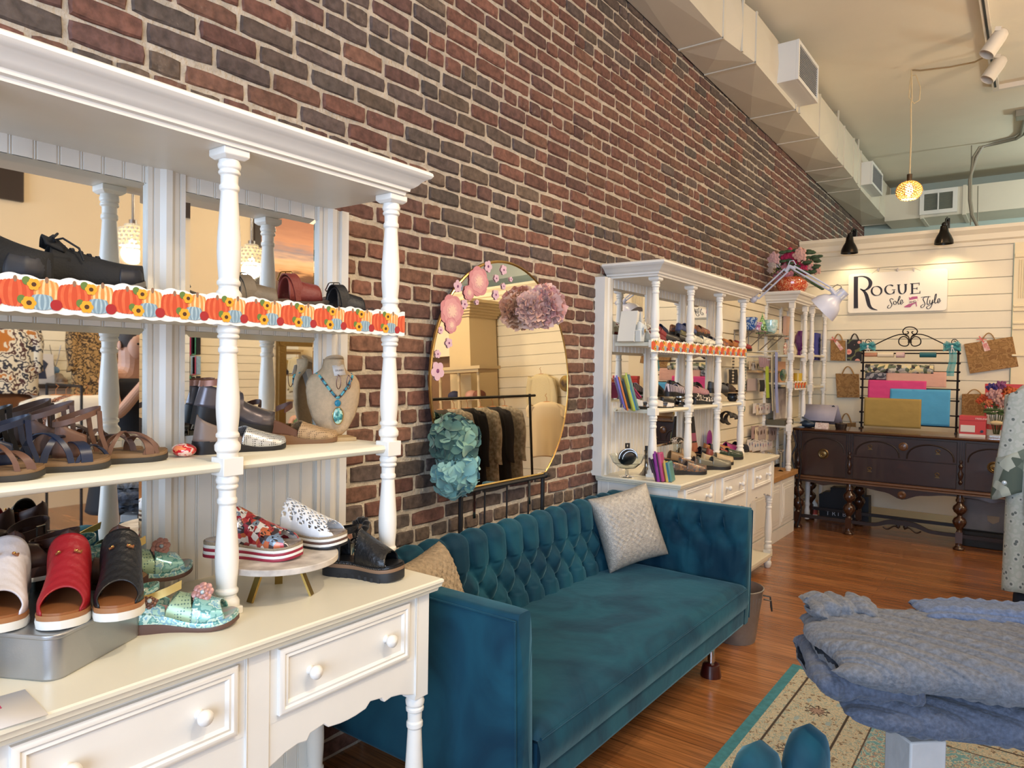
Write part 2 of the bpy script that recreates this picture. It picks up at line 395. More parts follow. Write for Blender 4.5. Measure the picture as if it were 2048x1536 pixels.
def far_duct():
    dm=mat('duct_paint','#d3cdbd'); t=thing('end_duct','painted rectangular duct crossing the far end wall under the ceiling','air duct',(1.5,11.3,3.7),world=True)
    xs=[-1.75,-1.30,-.82,.62,2.0,3.4,5.15]
    for a,b in zip(xs[:-1],xs[1:]):
        ob('duct_section',MB().box(a,b,10.95,YF-.01,3.60,3.96),dm,t,smooth=0)
        ob('seam',MB().box(b-.02,b+.02,10.935,YF-.02,3.585,3.97),dm,t,smooth=0)
    ob('hanger_strap',MB().box(.56,.60,10.92,10.94,3.6,ZC),dm,t,smooth=0)
    g=thing('duct_grille','grey two-panel vent grille on the far end duct','vent',(-1,10.9,3.7),world=True)
    p0=at(1848,420,Y=10.93); p1=at(1906,395,Y=10.93); x0,x1=p0.x,p1.x; z0,z1=3.68,3.90
    f=MB().box(x0-.05,x1+.05,10.905,10.94,z0-.05,z0).box(x0-.05,x1+.05,10.905,10.94,z1,z1+.05).box(x0-.05,x0,10.905,10.94,z0,z1).box(x1,x1+.05,10.905,10.94,z0,z1).box((x0+x1)/2-.008,(x0+x1)/2+.008,10.905,10.94,z0,z1)
    ob('frame',f,mat('vent_white','#dcdcd8'),g,smooth=0)
    s=MB().box(x0,x1,10.925,10.945,z0,z1)
    for i in range(12): s.box(x0,x1,10.912,10.925,z0+i*.0185,z0+i*.0185+.007)
    ob('louvre',s,mat('grille_dark','#6f7468',.6),g,smooth=0)
far_duct()
# ================= white hutches =================
WHITE=mat('cream_enamel','#e6e3dc',.38,var=.04,vs=6)
WHITE2=mat('cream_enamel_counter','#e2dcc8',.33,var=.05,vs=3)
MIRROR=mat('mirror_glass',(.86,.88,.87,1),.015,1)
def sweep(mb,prof,xb,xf,y0,y1,bottom=True,top=True):
    """moulding profile (outward, z) swept round the left, front and right of a rectangle"""
    k=len(prof); vs=[]
    for o,z in prof: vs+=[(xb,y0-o,z),(xf+o,y0-o,z),(xf+o,y1+o,z),(xb,y1+o,z)]
    fs=[]
    for i in range(k-1):
        for j in range(3): fs.append((i*4+j,i*4+j+1,i*4+j+5,i*4+j+4))
        fs.append((i*4+3,i*4,i*4+4,i*4+7))
    fs+=[(3,2,1,0),((k-1)*4,(k-1)*4+1,(k-1)*4+2,(k-1)*4+3)]
    return mb.add(vs,fs)
PF=[(0,.92),(.035,.92),(.04,1.0),(.05,1.1),(.09,1.12),(.11,.98),(.12,.86),(.145,.86),(.15,1.0),(.175,1.02),(.19,.86),(.21,.88),(.30,.98),(.38,1.02),(.46,1.0),(.62,.86),(.79,.72),(.80,.86),(.83,.86),(.84,.74),(.90,.76),(.905,.92),(.925,.95),(.935,.80),(.945,.95),(.97,1.0),(.985,.92),(1,.9)]
def turned(mb,x,y,z0,z1,r=.024,flip=False,n=16):
    p=[(r*a,z0+(z1-z0)*(1-f if flip else f)) for f,a in PF]
    if flip: p=p[::-1]
    return mb.lathe(p,(x,y,0),n)
def block(mb,x,y,z0,z1,h=.028):
    return mb.box(x-h,x+h,y-h,y+h,z0,z1)
def beadboard(mb,x,y0,y1,z0,z1,p=.049,t=.012,ph=.608):
    """vertical tongue-and-bead boards facing +X"""
    ys=[]; k=math.ceil((y0-ph)/p); 
    pts=[(y0,0)]
    y=ph+k*p
    while y<y1:
        if y>y0+.006 and y<y1-.006: pts+=[(y-.005,0),(y-.004,-.003),(y-.001,-.003),(y,0.0005),(y+.001,-.003),(y+.004,-.003),(y+.005,0)]
        y+=p
    pts+=[(y1,0)]
    n=len(pts); vs=[(x+d,a,z) for z in (z0,z1) for a,d in pts]+[(x-t,y0,z0),(x-t,y1,z0),(x-t,y1,z1),(x-t,y0,z1)]
    fs=[(i,i+1,n+i+1,n+i) for i in range(n-1)]+[(2*n,2*n+3,2*n+2,2*n+1),(0,n,2*n+3,2*n),(n-1,2*n+1,2*n+2,2*n-1)]
    return mb.add(vs,fs)
def stile(mb,x,y0,y1,z0,z1,t=.014):
    w=y1-y0; pts=[(0,0),(0,t),(.12*w,t),(.13*w,t-.004),(.17*w,t-.004),(.18*w,t),(.30*w,t+.002),(.42*w,t+.012),(.58*w,t+.012),(.70*w,t+.002),(.82*w,t),(.83*w,t-.004),(.87*w,t-.004),(.88*w,t),(w,t),(w,0)]
    return mb.prism([(x+b,y0+a) for a,b in pts],z0,z1,'z')
def bevel_mirror(mb,x,y0,y1,z0,z1,b=.017):
    v=[(x,y0,z0),(x,y1,z0),(x,y1,z1),(x,y0,z1)]; i=[(x+.003,y0+b,z0+b),(x+.003,y1-b,z0+b),(x+.003,y1-b,z1-b),(x+.003,y0+b,z1-b)]
    return mb.add(v+i,[(4,5,6,7),(0,1,5,4),(1,2,6,5),(2,3,7,6),(3,0,4,7),(3,2,1,0)])
def drawer(root,x,y0,y1,z0,z1,kn,knob_r=.017):
    d=MB(); d.box(x-.02,x+.004,y0+.01,y1-.01,z0+.01,z1-.01)
    f=.028; pr=[(0,0),(0,.010),(.006,.013),(.012,.013),(.016,.009),(.022,.011),(f,.004),(f,0)]
    # picture-frame moulding round the front
    vs=[];k=len(pr)
    for a,b in pr: vs+=[(x+b,y0+a,z0+a),(x+b,y1-a,z0+a),(x+b,y1-a,z1-a),(x+b,y0+a,z1-a)]
    fs=[(i*4+j,i*4+(j+1)%4,i*4+4+(j+1)%4,i*4+4+j) for i in range(k-1) for j in range(4)]
    d.add(vs,fs); o=ob('drawer',d,WHITE,root,smooth=30)
    for y in kn:
        z=(z0+z1)/2
        ob('knob',MB().lathe([(1e-4,x),(.011,x),(.011,x+.004),(.007,x+.010),(.007,x+.014),(.013,x+.018),(knob_r,x+.026),(knob_r*.93,x+.033),(knob_r*.6,x+.038),(1e-4,x+.040)],(0,y,z),16,'x'),WHITE,o)
    return o
def apron_poly(y0,y1,zt,zb):
    w=y1-y0; h=zt-zb
    pts=[(0,.0),(.02,.0),(.05,.20),(.09,.36),(.14,.44),(.18,.40),(.215,.24),(.235,.10),(.26,.14),(.30,.36),(.345,.34),(.37,.20),(.42,.08),(.5,.02)]
    lo=[(y0+a*w,zb+b*h) for a,b in pts]+[(y1-a*w,zb+b*h) for a,b in pts[::-1][1:]]
    return [(y0,zt)]+lo+[(y1,zt)]
def scallop(y0,y1,zt,z0):
    """shaped lower edge read off the near hutch"""
    pts=[(0,0),(.04,.10),(.08,.22),(.13,.42),(.20,.54),(.25,.46),(.27,.74),(.35,.86),(.38,.60),(.45,.50),(.5,.48)]
    lo=[(y0+(y1-y0)*a,z0+b*.052) for a,b in pts]+[(y1-(y1-y0)*a,z0+b*.052) for a,b in pts[::-1][1:]]
    return [(y0,zt)]+lo+[(y1,zt)]
def hutch(label,xb,xp,xc,posts,yc0,yc1,stiles,zsh,crown,mirr,drawers,base_z=.58,zc=.90,co=1.0):
    t=thing('display_hutch',label,'hutch',((xb+xc)/2,(yc0+yc1)/2,0),world=True)
    # counter
    m=MB(); sweep(m,[(-.02,zc-.036),(-.012,zc-.034),(-.010,zc-.026),(-.004,zc-.022),(-.003,zc-.014),(0,zc-.010),(.0,zc-.003),(-.004,zc)],xb-.03,xc,yc0,yc1)
    ob('countertop',m,WHITE2,t,smooth=35)
    # upper part
    y0,y1=posts[0],posts[-1]; zcr=crown[0]; ztop=crown[1]; h=ztop-zcr
    m=MB(); sweep(m,[(a*co,zcr+b*h) for a,b in [(0,0),(.012,0),(.014,.12),(.024,.16),(.026,.28),(.034,.32),(.045,.42),(.056,.58),(.062,.62),(.066,.66),(.078,.72),(.085,.82),(.083,.93),(.074,1)]],xb-.03,xp+.028,y0-.05,y1+.01)
    ob('crown',m,WHITE,t,smooth=30)
    bp=MB(); 
    for s0,s1 in stiles: stile(bp,xb-.006,s0,s1,zc,zcr)
    bays=[(stiles[i][1],stiles[i+1][0]) for i in range(len(stiles)-1)]
    for i,(a,b) in enumerate(bays):
        zones=[(mirr[0][1],zsh[0]-.0),(zsh[0],mirr[1][0]),(mirr[1][1],zsh[1]),(zsh[1],mirr[2][0]),(mirr[2][1],zcr)]
        if i==1: zones+=[(zc,mirr[0][0])]
        else: zones+=[(zc,mirr[0][1])]
        for z0,z1 in zones: beadboard(bp,xb,a,b,z0,z1)
        bp.box(xb-.02,xb-.012,a,b,zc,zcr)
    for e,(s0,s1) in ((0,stiles[0]),(1,stiles[-1])):
        if e==0: bp.box(xb-.055,xb+.02,s0-.012,s0+.022,zc,zcr)
        else: bp.box(xb-.055,xb+.02,s1-.022,s1+.006,zc,zcr)
    ob('back_panel',bp,WHITE,t,smooth=25)
    for i,(a,b) in enumerate(bays):
        for j,(z0,z1) in enumerate(mirr):
            if j==0 and i!=1: continue
            ob('mirror',bevel_mirror(MB(),xb-.002,a,b,z0,z1),MIRROR,t,smooth=0)
    for z in zsh:
        m=MB(); r=.011; xf=xp+.012
        prof=[(xb,z-.022),(xf-.004,z-.022),(xf,z-.019),(xf+.004,z-.011),(xf,z-.003),(xf-.004,z),(xb,z)]
        m.prism([(a,b) for a,b in prof],y0,y1+.03,'y'); ob('shelf',m,WHITE2,t,smooth=50)
    for y in posts:
        m=MB(); za=zc
        for i,z in enumerate(list(zsh)+[zcr]):
            b0,b1=(z-.032,z+.012) if i<2 else (z-.024,z)
            turned(m,xp,y,za+(.0 if i==0 else 0),b0,.0265,n=18)
            if i==2: m.add(*_capblock(xp,y,b0,b1))
            else: block(m,xp,y,b0,b1,.0265)
            za=b1
        block(m,xp,y,zc,zc+.018,.027)
        ob('post',m,WHITE,t,smooth=35,bevel=.0025,seg=2)
    # lower case
    xf=xc-.035; case=MB()
    case.box(xb-.03,xf-.02,yc0+.03,yc1-.03,base_z+.16,zc-.036)
    case.box(xf-.02,xf,yc0+.03,yc1-.03,zc-.215,zc-.036)
    dy=[d for d in drawers]
    legs=[yc0+.052]+[(dy[i][1]+dy[i+1][0])/2 for i in range(len(dy)-1)]+[yc1-.052]
    ob('case',case,WHITE,t,smooth=0)
    ap=MB(); 
    for i in range(len(legs)-1):
        a,b=legs[i]+.012,legs[i+1]-.012
        poly=scallop(a,b,zc-.21,base_z); ap.prism(poly,xf-.018,xf-.001,'x')
    ap.prism([(a,b) for a,b in [(xb,.74),(xb,.60),(xb+.08,.63),(xb+.16,.60),(xb+.24,.62),(xf-.03,.57),(xf-.03,.74)]],yc0+.03,yc0+.045,'y')
    ap.prism([(a,b) for a,b in [(xb,.74),(xb,.60),(xb+.08,.63),(xb+.16,.60),(xb+.24,.62),(xf-.03,.57),(xf-.03,.74)]],yc1-.045,yc1-.03,'y')
    ob('apron',ap,WHITE,t,smooth=0,bevel=.003)
    lp=MB(); beadboard(lp,xb+.0,yc0+.05,yc1-.05,.13,.74); ob('lower_back_panel',lp,WHITE,t,smooth=25)
    sh=MB().box(xb-.02,xf+.005,yc0+.02,yc1-.02,.085,.115).box(xb,xf-.01,yc0+.05,yc1-.05,.06,.085); ob('bottom_shelf',sh,WHITE2,t,smooth=0,bevel=.004)
    for d in dy: drawer(t,xf,d[0],d[1],zc-.20,zc-.048,d[2])
    for i,y in enumerate(legs):
        w=.026 if i in(0,len(legs)-1) else .030
        for x in (xf-.022,xb+.02):
            m=MB(); 
            if x>xb+.1 :
                m.box(x-.024,xf+.0035,y-w,y+w,base_z-.012,zc-.036)
                m.box(xf+.0035,xf+.006,y-w,y-w+.003,base_z,zc-.036)
            else: block(m,x,y,base_z-.012,zc-.036,.024)
            turned(m,x,y,.13,base_z-.012,.027,n=18); block(m,x,y,.115,.14,.027)
            m.lathe([(1e-4,0),(.02,0),(.028,.02),(.03,.04),(.022,.055),(.03,.085)],(x,y,0),14)
            ob('leg',m,WHITE,t,smooth=35,bevel=.002)
    return t
def _capblock(x,y,z0,z1):
    m=MB(); b=.024; c=.033
    m.add([(x-b,y-b,z0),(x+b,y-b,z0),(x+b,y+b,z0),(x-b,y+b,z0)]+[(x+s*c,y+q*c,z) for z in (z0+.008,z1) for s,q in ((-1,-1),(1,-1),(1,1),(-1,1))],
      [(3,2,1,0),(0,1,5,4),(1,2,6,5),(2,3,7,6),(3,0,4,7),(4,5,9,8),(5,6,10,9),(6,7,11,10),(7,4,8,11),(8,9,10,11)])
    return m.v,m.f
K2=1.058
def k2(v): return v*K2
def kz(z,k=K2): return 1.5+(z-1.5)*k
h1=hutch('near white hutch with turned posts and mirrors, right end beside the teal sofa',-1.85,-1.545,-1.335,[-.12,.415,.953,1.475],-.20,1.495,
   [(-.21,-.11),(.37,.47),(.909,1.009),(1.449,1.552)],(1.265,1.62),(2.0,2.073),[(1.0,1.235),(1.30,1.585),(1.66,1.958)],
   [(-.08,.34,(.02,.24)),(.448,.868,(.535,.783)),(.972,1.387,(1.06,1.304))],co=.8)
_z=lambda *a:tuple(kz(v) for v in a); _y=lambda *a:tuple(k2(v) for v in a)
Z2=kz(.90)
h2=hutch('second white hutch with crowded shoe shelves, against the brick beyond the teal sofa',-1.965*K2,-1.72*K2,-1.48*K2,list(_y(3.655,4.155,4.645,5.12)),3.50*K2,5.27*K2,
   [_y(3.495,3.60),_y(4.04,4.14),_y(4.56,4.66),_y(5.06,5.17)],_z(1.275,1.655),_z(2.015,2.095),[_z(1.0,1.235),_z(1.31,1.60),_z(1.70,1.965)],
   [(*_y(3.62,4.02),_y(3.70,3.94)),(*_y(4.19,4.60),_y(4.27,4.51)),(*_y(4.77,5.15),_y(4.85,5.07))],base_z=.55,zc=Z2)
# ================= teal sofa =================
def velvet():
    m=bpy.data.materials.new('teal_velvet'); m.use_nodes=True; nt=m.node_tree; b=nt.nodes['Principled BSDF']; L=nt.links.new
    tc=N(nt,'ShaderNodeTexCoord'); n=N(nt,'ShaderNodeTexNoise'); n.inputs['Scale'].default_value=3.2; n.inputs['Detail'].default_value=5; n.inputs['Distortion'].default_value=1.2
    L(tc.outputs['Object'],n.inputs['Vector']); r=N(nt,'ShaderNodeValToRGB')
    r.color_ramp.elements[0].position=.38; r.color_ramp.elements[0].color=hx('#0a3145'); r.color_ramp.elements[1].position=.62; r.color_ramp.elements[1].color=hx('#154a5d')
    L(n.outputs['Fac'],r.inputs['Fac']); L(r.outputs['Color'],b.inputs['Base Color'])
    b.inputs['Roughness'].default_value=.75; b.inputs['Sheen Weight'].default_value=.38; b.inputs['Sheen Roughness'].default_value=.35; b.inputs['Sheen Tint'].default_value=(.35,.68,.85,1); b.inputs['Specular IOR Level'].default_value=.2
    n2=N(nt,'ShaderNodeTexNoise'); n2.inputs['Scale'].default_value=7; n2.inputs['Detail'].default_value=3; L(tc.outputs['Object'],n2.inputs['Vector'])
    bp=N(nt,'ShaderNodeBump'); bp.inputs['Strength'].default_value=.25; bp.inputs['Distance'].default_value=.02; L(n2.outputs['Fac'],bp.inputs['Height']); L(bp.outputs['Normal'],b.inputs['Normal'])
    return m
VEL=velvet()
def tuft(s,t,S,T,t0,rows,dep=.052):
    """height of diamond tufting; s along, t up; buttons at t0+k*T, spacing S, alternate rows shifted"""
    u=s/S; 
    k=(t-t0)/T
    top=(rows-1)
    if k>top: # pleats running up from the top row
        ph=(u+(.5 if (top%2) else 0)); f=abs((ph%1)-.5)*2; f=1-f      # 0 at pleat? -> distance
        d=1-f; d=abs(((ph+.5)%1)-.5)*2
        e=min((k-top)/1.0,1)
        return -dep*(math.exp(-d*d/.035)*(.55*(1-e)+.22)+ (.45*math.exp(-(d*d*.25+((k-top))**2)/.03)))+dep*.35*d**.6
    if k<0:
        ph=u; d=abs(((ph+.5)%1)-.5)*2; e=min(-k,1)
        return -dep*(math.exp(-d*d/.035)*(.4*(1-e)+.3)+.45*math.exp(-(d*d*.25+k*k)/.03))+dep*.35*d**.6
    # lattice coordinates along both diagonals
    a=u+k*.5; b=u-k*.5
    da=abs(((a+.5)%1)-.5); db=abs(((b+.5)%1)-.5)
    h=(min(da,1)*2)**.62*(min(db,1)*2)**.62
    # button pit
    rr=(da*da+db*db); pit=math.exp(-rr/.012)
    return dep*.75*h-dep*.35-dep*.55*pit
def sofa():
    t=thing('tufted_sofa','teal velvet sofa with diamond-tufted back and arms against the brick wall','sofa',(-1.6,2.7,0),world=True)
    y0,y1=1.63,3.692; xb,xf=-2.06,-1.17; zt=.795; zs=.43; ta=.10
    S=.127; T=.10
    # back: wraps over a rounded top
    def back(u,v):
        y=y0+.02+u*(y1-y0-.04); L=zt-.30
        # path: up the front face (slightly reclined), over the roll, down behind
        H=.40; a=v*(H+.20)
        if a<H:
            z=zs-.02+a*(zt-.045-zs+.02)/H; x=-1.80-.05*(a/H)-.03; n=(1,.12)
        else:
            q=(a-H)/.20*PI; x=-1.925+.045*math.cos(q); z=zt-.045+.045*math.sin(q); n=(math.cos(q),math.sin(q))
        tt=min(a,H+.10)
        h=tuft(y-y0,tt,S,T,.09,3)
        if a>H+.12: h*=max(0,1-(a-H-.12)/.08)
        return (x+h*n[0],y,z+h*n[1]*.9)
    m=MB(); m.grid(back,330,90); m.box(-2.04,-1.90,y0+.02,y1-.02,.2,zt-.05)
    ob('backrest',m,VEL,t,smooth=80)
    def buttons(fn):
        pass
    k=0
    for r in range(3):
        z_=.09+r*T; n=int((y1-y0)/S)+1
        for i in range(n+1):
            y=y0+S*i+(S/2 if r%2 else 0)
            if y<y0+.12 or y>y1-.12: continue
            p=back((y-y0-.02)/(y1-y0-.04),z_/.60)
            ob('button',MB().ball((p[0]+.007,y,p[2]),.007,.012,.012,10,6),VEL,t)
    # arms
    for side,(ya,yb) in (('n',(y0,y0+ta)),('f',(y1-ta,y1))):
        m=MB(); s=-1 if side=='n' else 1
        def arm(u,v):
            # section ring around the arm (y,z), swept along x, v around
            x=xb+.08+u*(xf-xb-.08)
            w=ta/2; yc=(ya+yb)/2; flare=.02
            q=v*2*PI
            # superellipse section between z .19 and zt
            cy,sy=math.cos(q),math.sin(q)
            e=.28; Y=yc+w*math.copysign(abs(cy)**e,cy); Z=(zt+.20)/2+(zt-.20)/2*math.copysign(abs(sy)**(.42),sy)
            hz=(Z-.2)/(zt-.2); Y+=s*flare*hz
            if s*(Y-yc)<0 and .42<Z<zt-.02:
                hh=tuft(x-xb,Z-zs,S,T,.05,3,.045); Y-=s*(hh+.008)*min(1,(zt-.02-Z)/.05,(xf-x)/.05)
            rr=min(1,(1-u)*14+.001)**.5 if u>.9 else 1
            Y=yc+s*flare*hz+(Y-yc-s*flare*hz)*(.72+.28*rr)
            return (x,Y,Z)
        m.grid(arm,90,96,cv=True)
        # front cap
        ring=[arm(1,j/96) for j in range(96)]; c=(xf+.006,sum(p[1] for p in ring)/96,sum(p[2] for p in ring)/96)
        m.add(ring+[c],[(j,(j+1)%96,96) for j in range(96)])
        o=ob('arm',m,VEL,t,smooth=60)
        pip=MB(); w=.004; yo=ya if side=='n' else yb
        def edge(off):
            pts=[]
            for q in [i/24 for i in range(25)]:
                z=.22+q*(zt-.02-.22); hz=(z-.2)/(zt-.2); pts.append((xf-.001,yo+s*(.02*hz-off),z))
            return pts
        pts=edge(.004)
        pip.tube(pts,.0035,6); 
        x_=[ (xb+.1+(xf-xb-.1)*q,yo+s*.012,zt-.018) for q in [i/12 for i in range(13)]]
        pip.tube(x_,.0035,6)
        ob('piping',pip,VEL,o)
        if True:
            for r in range(3):
                for i in range(1,6):
                    x=xb+S*i+(S/2 if r%2 else 0)
                    if x>xf-.07 or x<xb+.2: continue
                    z=zs+.05+r*T
                    yi=(yb if side=='n' else ya)
                    hz=(z-.2)/(zt-.2)
                    ob('button',MB().ball((x,yi+s*(.02*hz+.020),z),.012,.007,.012,10,6),VEL,t)
    # seat cushion (one long) and front rail
    def cush(u,v):
        y=y0+ta-.01+u*(y1-y0-2*ta+.02); x=-1.83+v*(xf+.012+1.83)
        e=min(u,1-u)*28; e=min(1,e)**.5; f=min(1,(1-v)*16)**.5
        z=zs-.035+.035*min(e,f)+.010*math.sin(PI*u)*math.sin(PI*v)+.004*noise.noise(Vector((x*5,y*3,0)))
        return (x,y,z)
    m=MB(); m.grid(cush,120,50)
    def front(u,v):
        y=y0+ta-.01+u*(y1-y0-2*ta+.02); z=zs-.035-v*.10
        return (xf+.012+.012*math.sin(PI*v),y,z)
    m.grid(front,60,8); m.box(-1.83,xf+.005,y0+ta,y1-ta,zs-.13,zs-.05)
    ob('seat_cushion',m,VEL,t,smooth=60)
    pp=MB(); yy=[y0+ta+.005+(y1-y0-2*ta-.01)*i/40 for i in range(41)]
    pp.tube([(xf+.014,y,zs-.033) for y in yy],.0045,6); 
    ob('piping',pp,VEL,t)
    rl=MB().box(-1.98,xf+.002,y0+ta-.02,y1-ta+.02,.195,zs-.11); ob('front_rail',rl,VEL,t,bevel=.02,seg=4)
    ch=mat('chrome','#c9c9cc',.18,1); wd=mat('mahogany_foot','#3a0f0c',.3,coat=.4)
    for x in (-1.25,-1.9):
        for y in (y0+.35,y1-.32):
            l=ob('leg',MB().cyl(.018,.05,.2,(x,y,0),16),ch,t)
            ob('foot',MB().lathe([(1e-4,0),(.05,0),(.05,.01),(.04,.06),(.03,.066),(1e-4,.066)],(x,y,0),20),wd,l)
    return t
sf=sofa()
# ================= shoe maker =================
_tw=[0,.02,.06,.14,.26,.42,.55,.68,.78,.88,.94,.98,1.0]
_wr=[0,.34,.52,.66,.70,.66,.78,.95,1.0,.88,.66,.36,0]
_wp=[0,.34,.52,.64,.66,.60,.70,.88,.88,.62,.36,.16,0]
class Shoe:
    """a shoe in its own frame: heel at x=0, toe at x=L, sole on z=0"""
    def __init__(s,name,label,loc,rz,L=.25,W=.092,heel=.02,toe=.016,spring=.006,pointed=0,group=None,side=1,tilt=0,roll=0,cat='shoe',thick=None):
        s.L,s.W,s.heel,s.toe,s.spring,s.pt,s.side=L,W,heel,toe,spring,pointed,side
        s.thick=thick
        s.root=thing(name,label,cat,loc,group=group,rot=(roll,-tilt,rz))
    def w(s,t,k=1): return s.W/2*k*float(np.interp(t,_tw,_wp if s.pt else _wr))
    def c(s,t): return s.side*.010*(math.sin(PI*min(1,t*1.1))-.3)*.6
    def zt(s,t):  # top of the sole
        a=max(0,min(1,(t-.22)/.45)); a=a*a*(3-2*a)
        return s.heel+(s.toe-s.heel)*a+s.spring*max(0,(t-.72)/.28)**2
    def zb(s,t):
        b=s.spring*max(0,(t-.72)/.28)**2
        if s.thick is not None: return max(b,s.zt(t)-s.thick) if t>.0 else 0
        return b
    def P(s,t,q,z,k=1): return (t*s.L,s.c(t)+q*s.w(t,k),z)
    def ts(s,n=22): return [.5-.5*math.cos(PI*i/n) for i in range(n+1)]
    def slab(s,mb,z0,z1,k=1.0,k2=None,n=26,t0=0,t1=1,bulge=.0):
        k2=k if k2 is None else k2; T=[t0+(t1-t0)*q for q in s.ts(n)]; vs=[]
        ov=.004*(k-1)*25
        for t in T:
            a,b=z0(t),z1(t)
            x=t*s.L+(k-1)*s.L*(t-.5)*.5
            for q,z,kk in ((-1,a,k),(-1,(a+b)/2,k+bulge),(-1,b,k2),(0,b,k2),(1,b,k2),(1,(a+b)/2,k+bulge),(1,a,k),(0,a,k)):
                vs.append((x,s.c(t)+q*s.w(t,kk),z))
        m=len(T); fs=[(i*8+j,i*8+(j+1)%8,i*8+8+(j+1)%8,i*8+8+j) for i in range(m-1) for j in range(8)]
        fs+=[tuple(range(8)),tuple((m-1)*8+j for j in range(8))[::-1]]
        return mb.add(vs,fs)
    def sole(s,m,name='sole',k=1.04,lo=0,hi=1,n=26,bulge=.03):
        mb=MB(); f=lambda h:(lambda t:s.zb(t)+(s.zt(t)-s.zb(t))*h)
        s.slab(mb,f(lo),f(hi),k,n=n,bulge=bulge); return ob(name,mb,m,s.root,smooth=50)
    def insole(s,m,k=.96,h=.003):
        mb=MB(); s.slab(mb,lambda t:s.zt(t)-.001,lambda t:s.zt(t)+h,k); return ob('insole',mb,m,s.root,smooth=50)
    def heelblock(s,m,t1=.24,flare=.8):
        mb=MB(); n=14; vs=[]
        pts=[(t,q) for t,q in [(t1,-.8)]+[(t1*(.5+.5*math.cos(PI*i/n)),-1) for i in range(1,n)]+[(0,0)]+[(t1*(.5+.5*math.cos(PI*i/n)),1) for i in range(n-1,0,-1)]+[(t1,.8)]]
        for z,k in ((0,flare),(s.heel*.5,flare*.95),(s.heel,1)):
            for t,q in pts: vs.append((t*s.L*(k*.3+.7)+.004*(1-k),s.c(t)+q*s.w(t,k),z))
        m_=len(pts); fs=[(i*m_+j,i*m_+(j+1)%m_,(i+1)*m_+(j+1)%m_,(i+1)*m_+j) for i in range(2) for j in range(m_)]+[tuple(range(m_))[::-1],tuple(2*m_+j for j in range(m_))]
        mb.add(vs,fs); return ob('heel',mb,m,s.root,smooth=50)
    def upper(s,m,t0,t1,H,dip=.12,open_=0,k=1.0,e=.75,th=.003,name='upper',nu=20,nv=20,wr=0,holes=None,toedip=0,lip=0):
        """vamp: saddle over the foot from t0 to t1. H(t) arch height; dip: throat scoop; open_: toe opening scoop"""
        Hf=H if callable(H) else (lambda t:H)
        def fn(u,v):
            ph=PI*v; sn=math.sin(ph)
            a=t0+dip*(sn**1.5 if dip>0 else sn**1.2); b=t1-open_*sn**1.3
            t=a+(b-a)*u; 
            hh=Hf(t)*sn**e
            kk=(k(t) if callable(k) else k)*(1+.05*sn*(1-sn))
            z=s.zt(t)-.002*(1-sn)+hh
            if wr: z+=wr*math.sin(u*38+3*math.sin(v*4))*sn
            return (t*s.L,s.c(t)-math.cos(ph)*s.w(t,kk),z)
        mb=MB().grid(fn,nu,nv); 
        if holes:
            keep=[]
            for f in mb.f:
                cx=sum(mb.v[i][0] for i in f)/4; j=mb.f.index(f) if False else None
            i=0; keep=[]
            for i,f in enumerate(mb.f):
                a,b=divmod(i,nv)
                if not holes(a,b,nu,nv): keep.append(f)
            mb.f=keep
        return ob(name,mb,m,s.root,smooth=70,solid=th)
    def counter(s,m,tc,Hc,lean=.10,k=1.0,th=.003,name='counter',front=None,n=30,nv=6):
        """wall around the heel back to t=tc; Hc(a) height, a=0 at the front ends, 1 at the back"""
        def fn(u,v):
            q=-1+2*u; a=1-abs(q)
            t=tc*(1-math.sin(a*PI/2)); sd=math.copysign(1,q) if abs(q)>1e-6 else 0
            h=Hc(a)
            z=s.zt(t)-.002+v*h; wk=(1-lean*v)
            x=t*s.L+.012*v*a*lean*6
            return (x,s.c(t)+sd*s.w(t,k*wk),z)
        return ob(name,MB().grid(fn,n,nv),m,s.root,smooth=70,solid=th)
    def strap(s,m,t,H,wd=.02,skew=0,k=1.02,th=.003,e=.7,name='strap',n=18,t2=None,buckle=None,lift=0):
        """band over the foot; skew shifts the band along the foot from one side to the other"""
        P=[];W=[]
        for i in range(n+1):
            ph=PI*i/n; tt=t+skew*(i/n-.5)
            P.append((tt*s.L,s.c(tt)-math.cos(ph)*s.w(tt,k),s.zt(tt)-.001+lift+H*math.sin(ph)**e)); W.append((wd/2,skew*0,0))
        o=ob(name,MB().ribbon(P,W,th),m,s.root,smooth=60)
        if buckle:
            i=int(n*buckle[0]); s.buckle(P[i],P[i+1],buckle[1],wd,o)
        return o
    def buckle(s,a,b,m,wd,par):
        a,b=Vector(a),Vector(b); d=(b-a).normalized(); x=Vector((1,0,0)); nn=x.cross(d).normalized()
        if nn.z<0: nn=-nn
        c=a+nn*.004; h=wd*.62; r=[c+x*sx*h+d*sy*h*.8 for sx,sy in ((-1,-.8),(-.8,-1),(.8,-1),(1,-.8),(1,.8),(.8,1),(-.8,1),(-1,.8))]
        ob('buckle',MB().tube(r,.0018,6,closed=True).tube([c-x*h*0+d*h*.8,c-d*h*.8+nn*.002],.0013,6),m,par if par.get('_w') is None else par)
    def ankle(s,m,z,t=.16,rx=.036,ry=.030,wd=.012,th=.003,tilt=.25,a0=0,a1=2*PI,name='ankle_strap',n=26,tail=0):
        P=[]
        for i in range(n+1):
            a=a0+(a1-a0)*i/n; x=t*s.L+rx*math.cos(a); P.append((x,s.c(.2)+ry*math.sin(a),z+tilt*(x-t*s.L)))
        return ob(name,MB().ribbon(P,(0,0,wd/2),th),m,s.root,smooth=60)
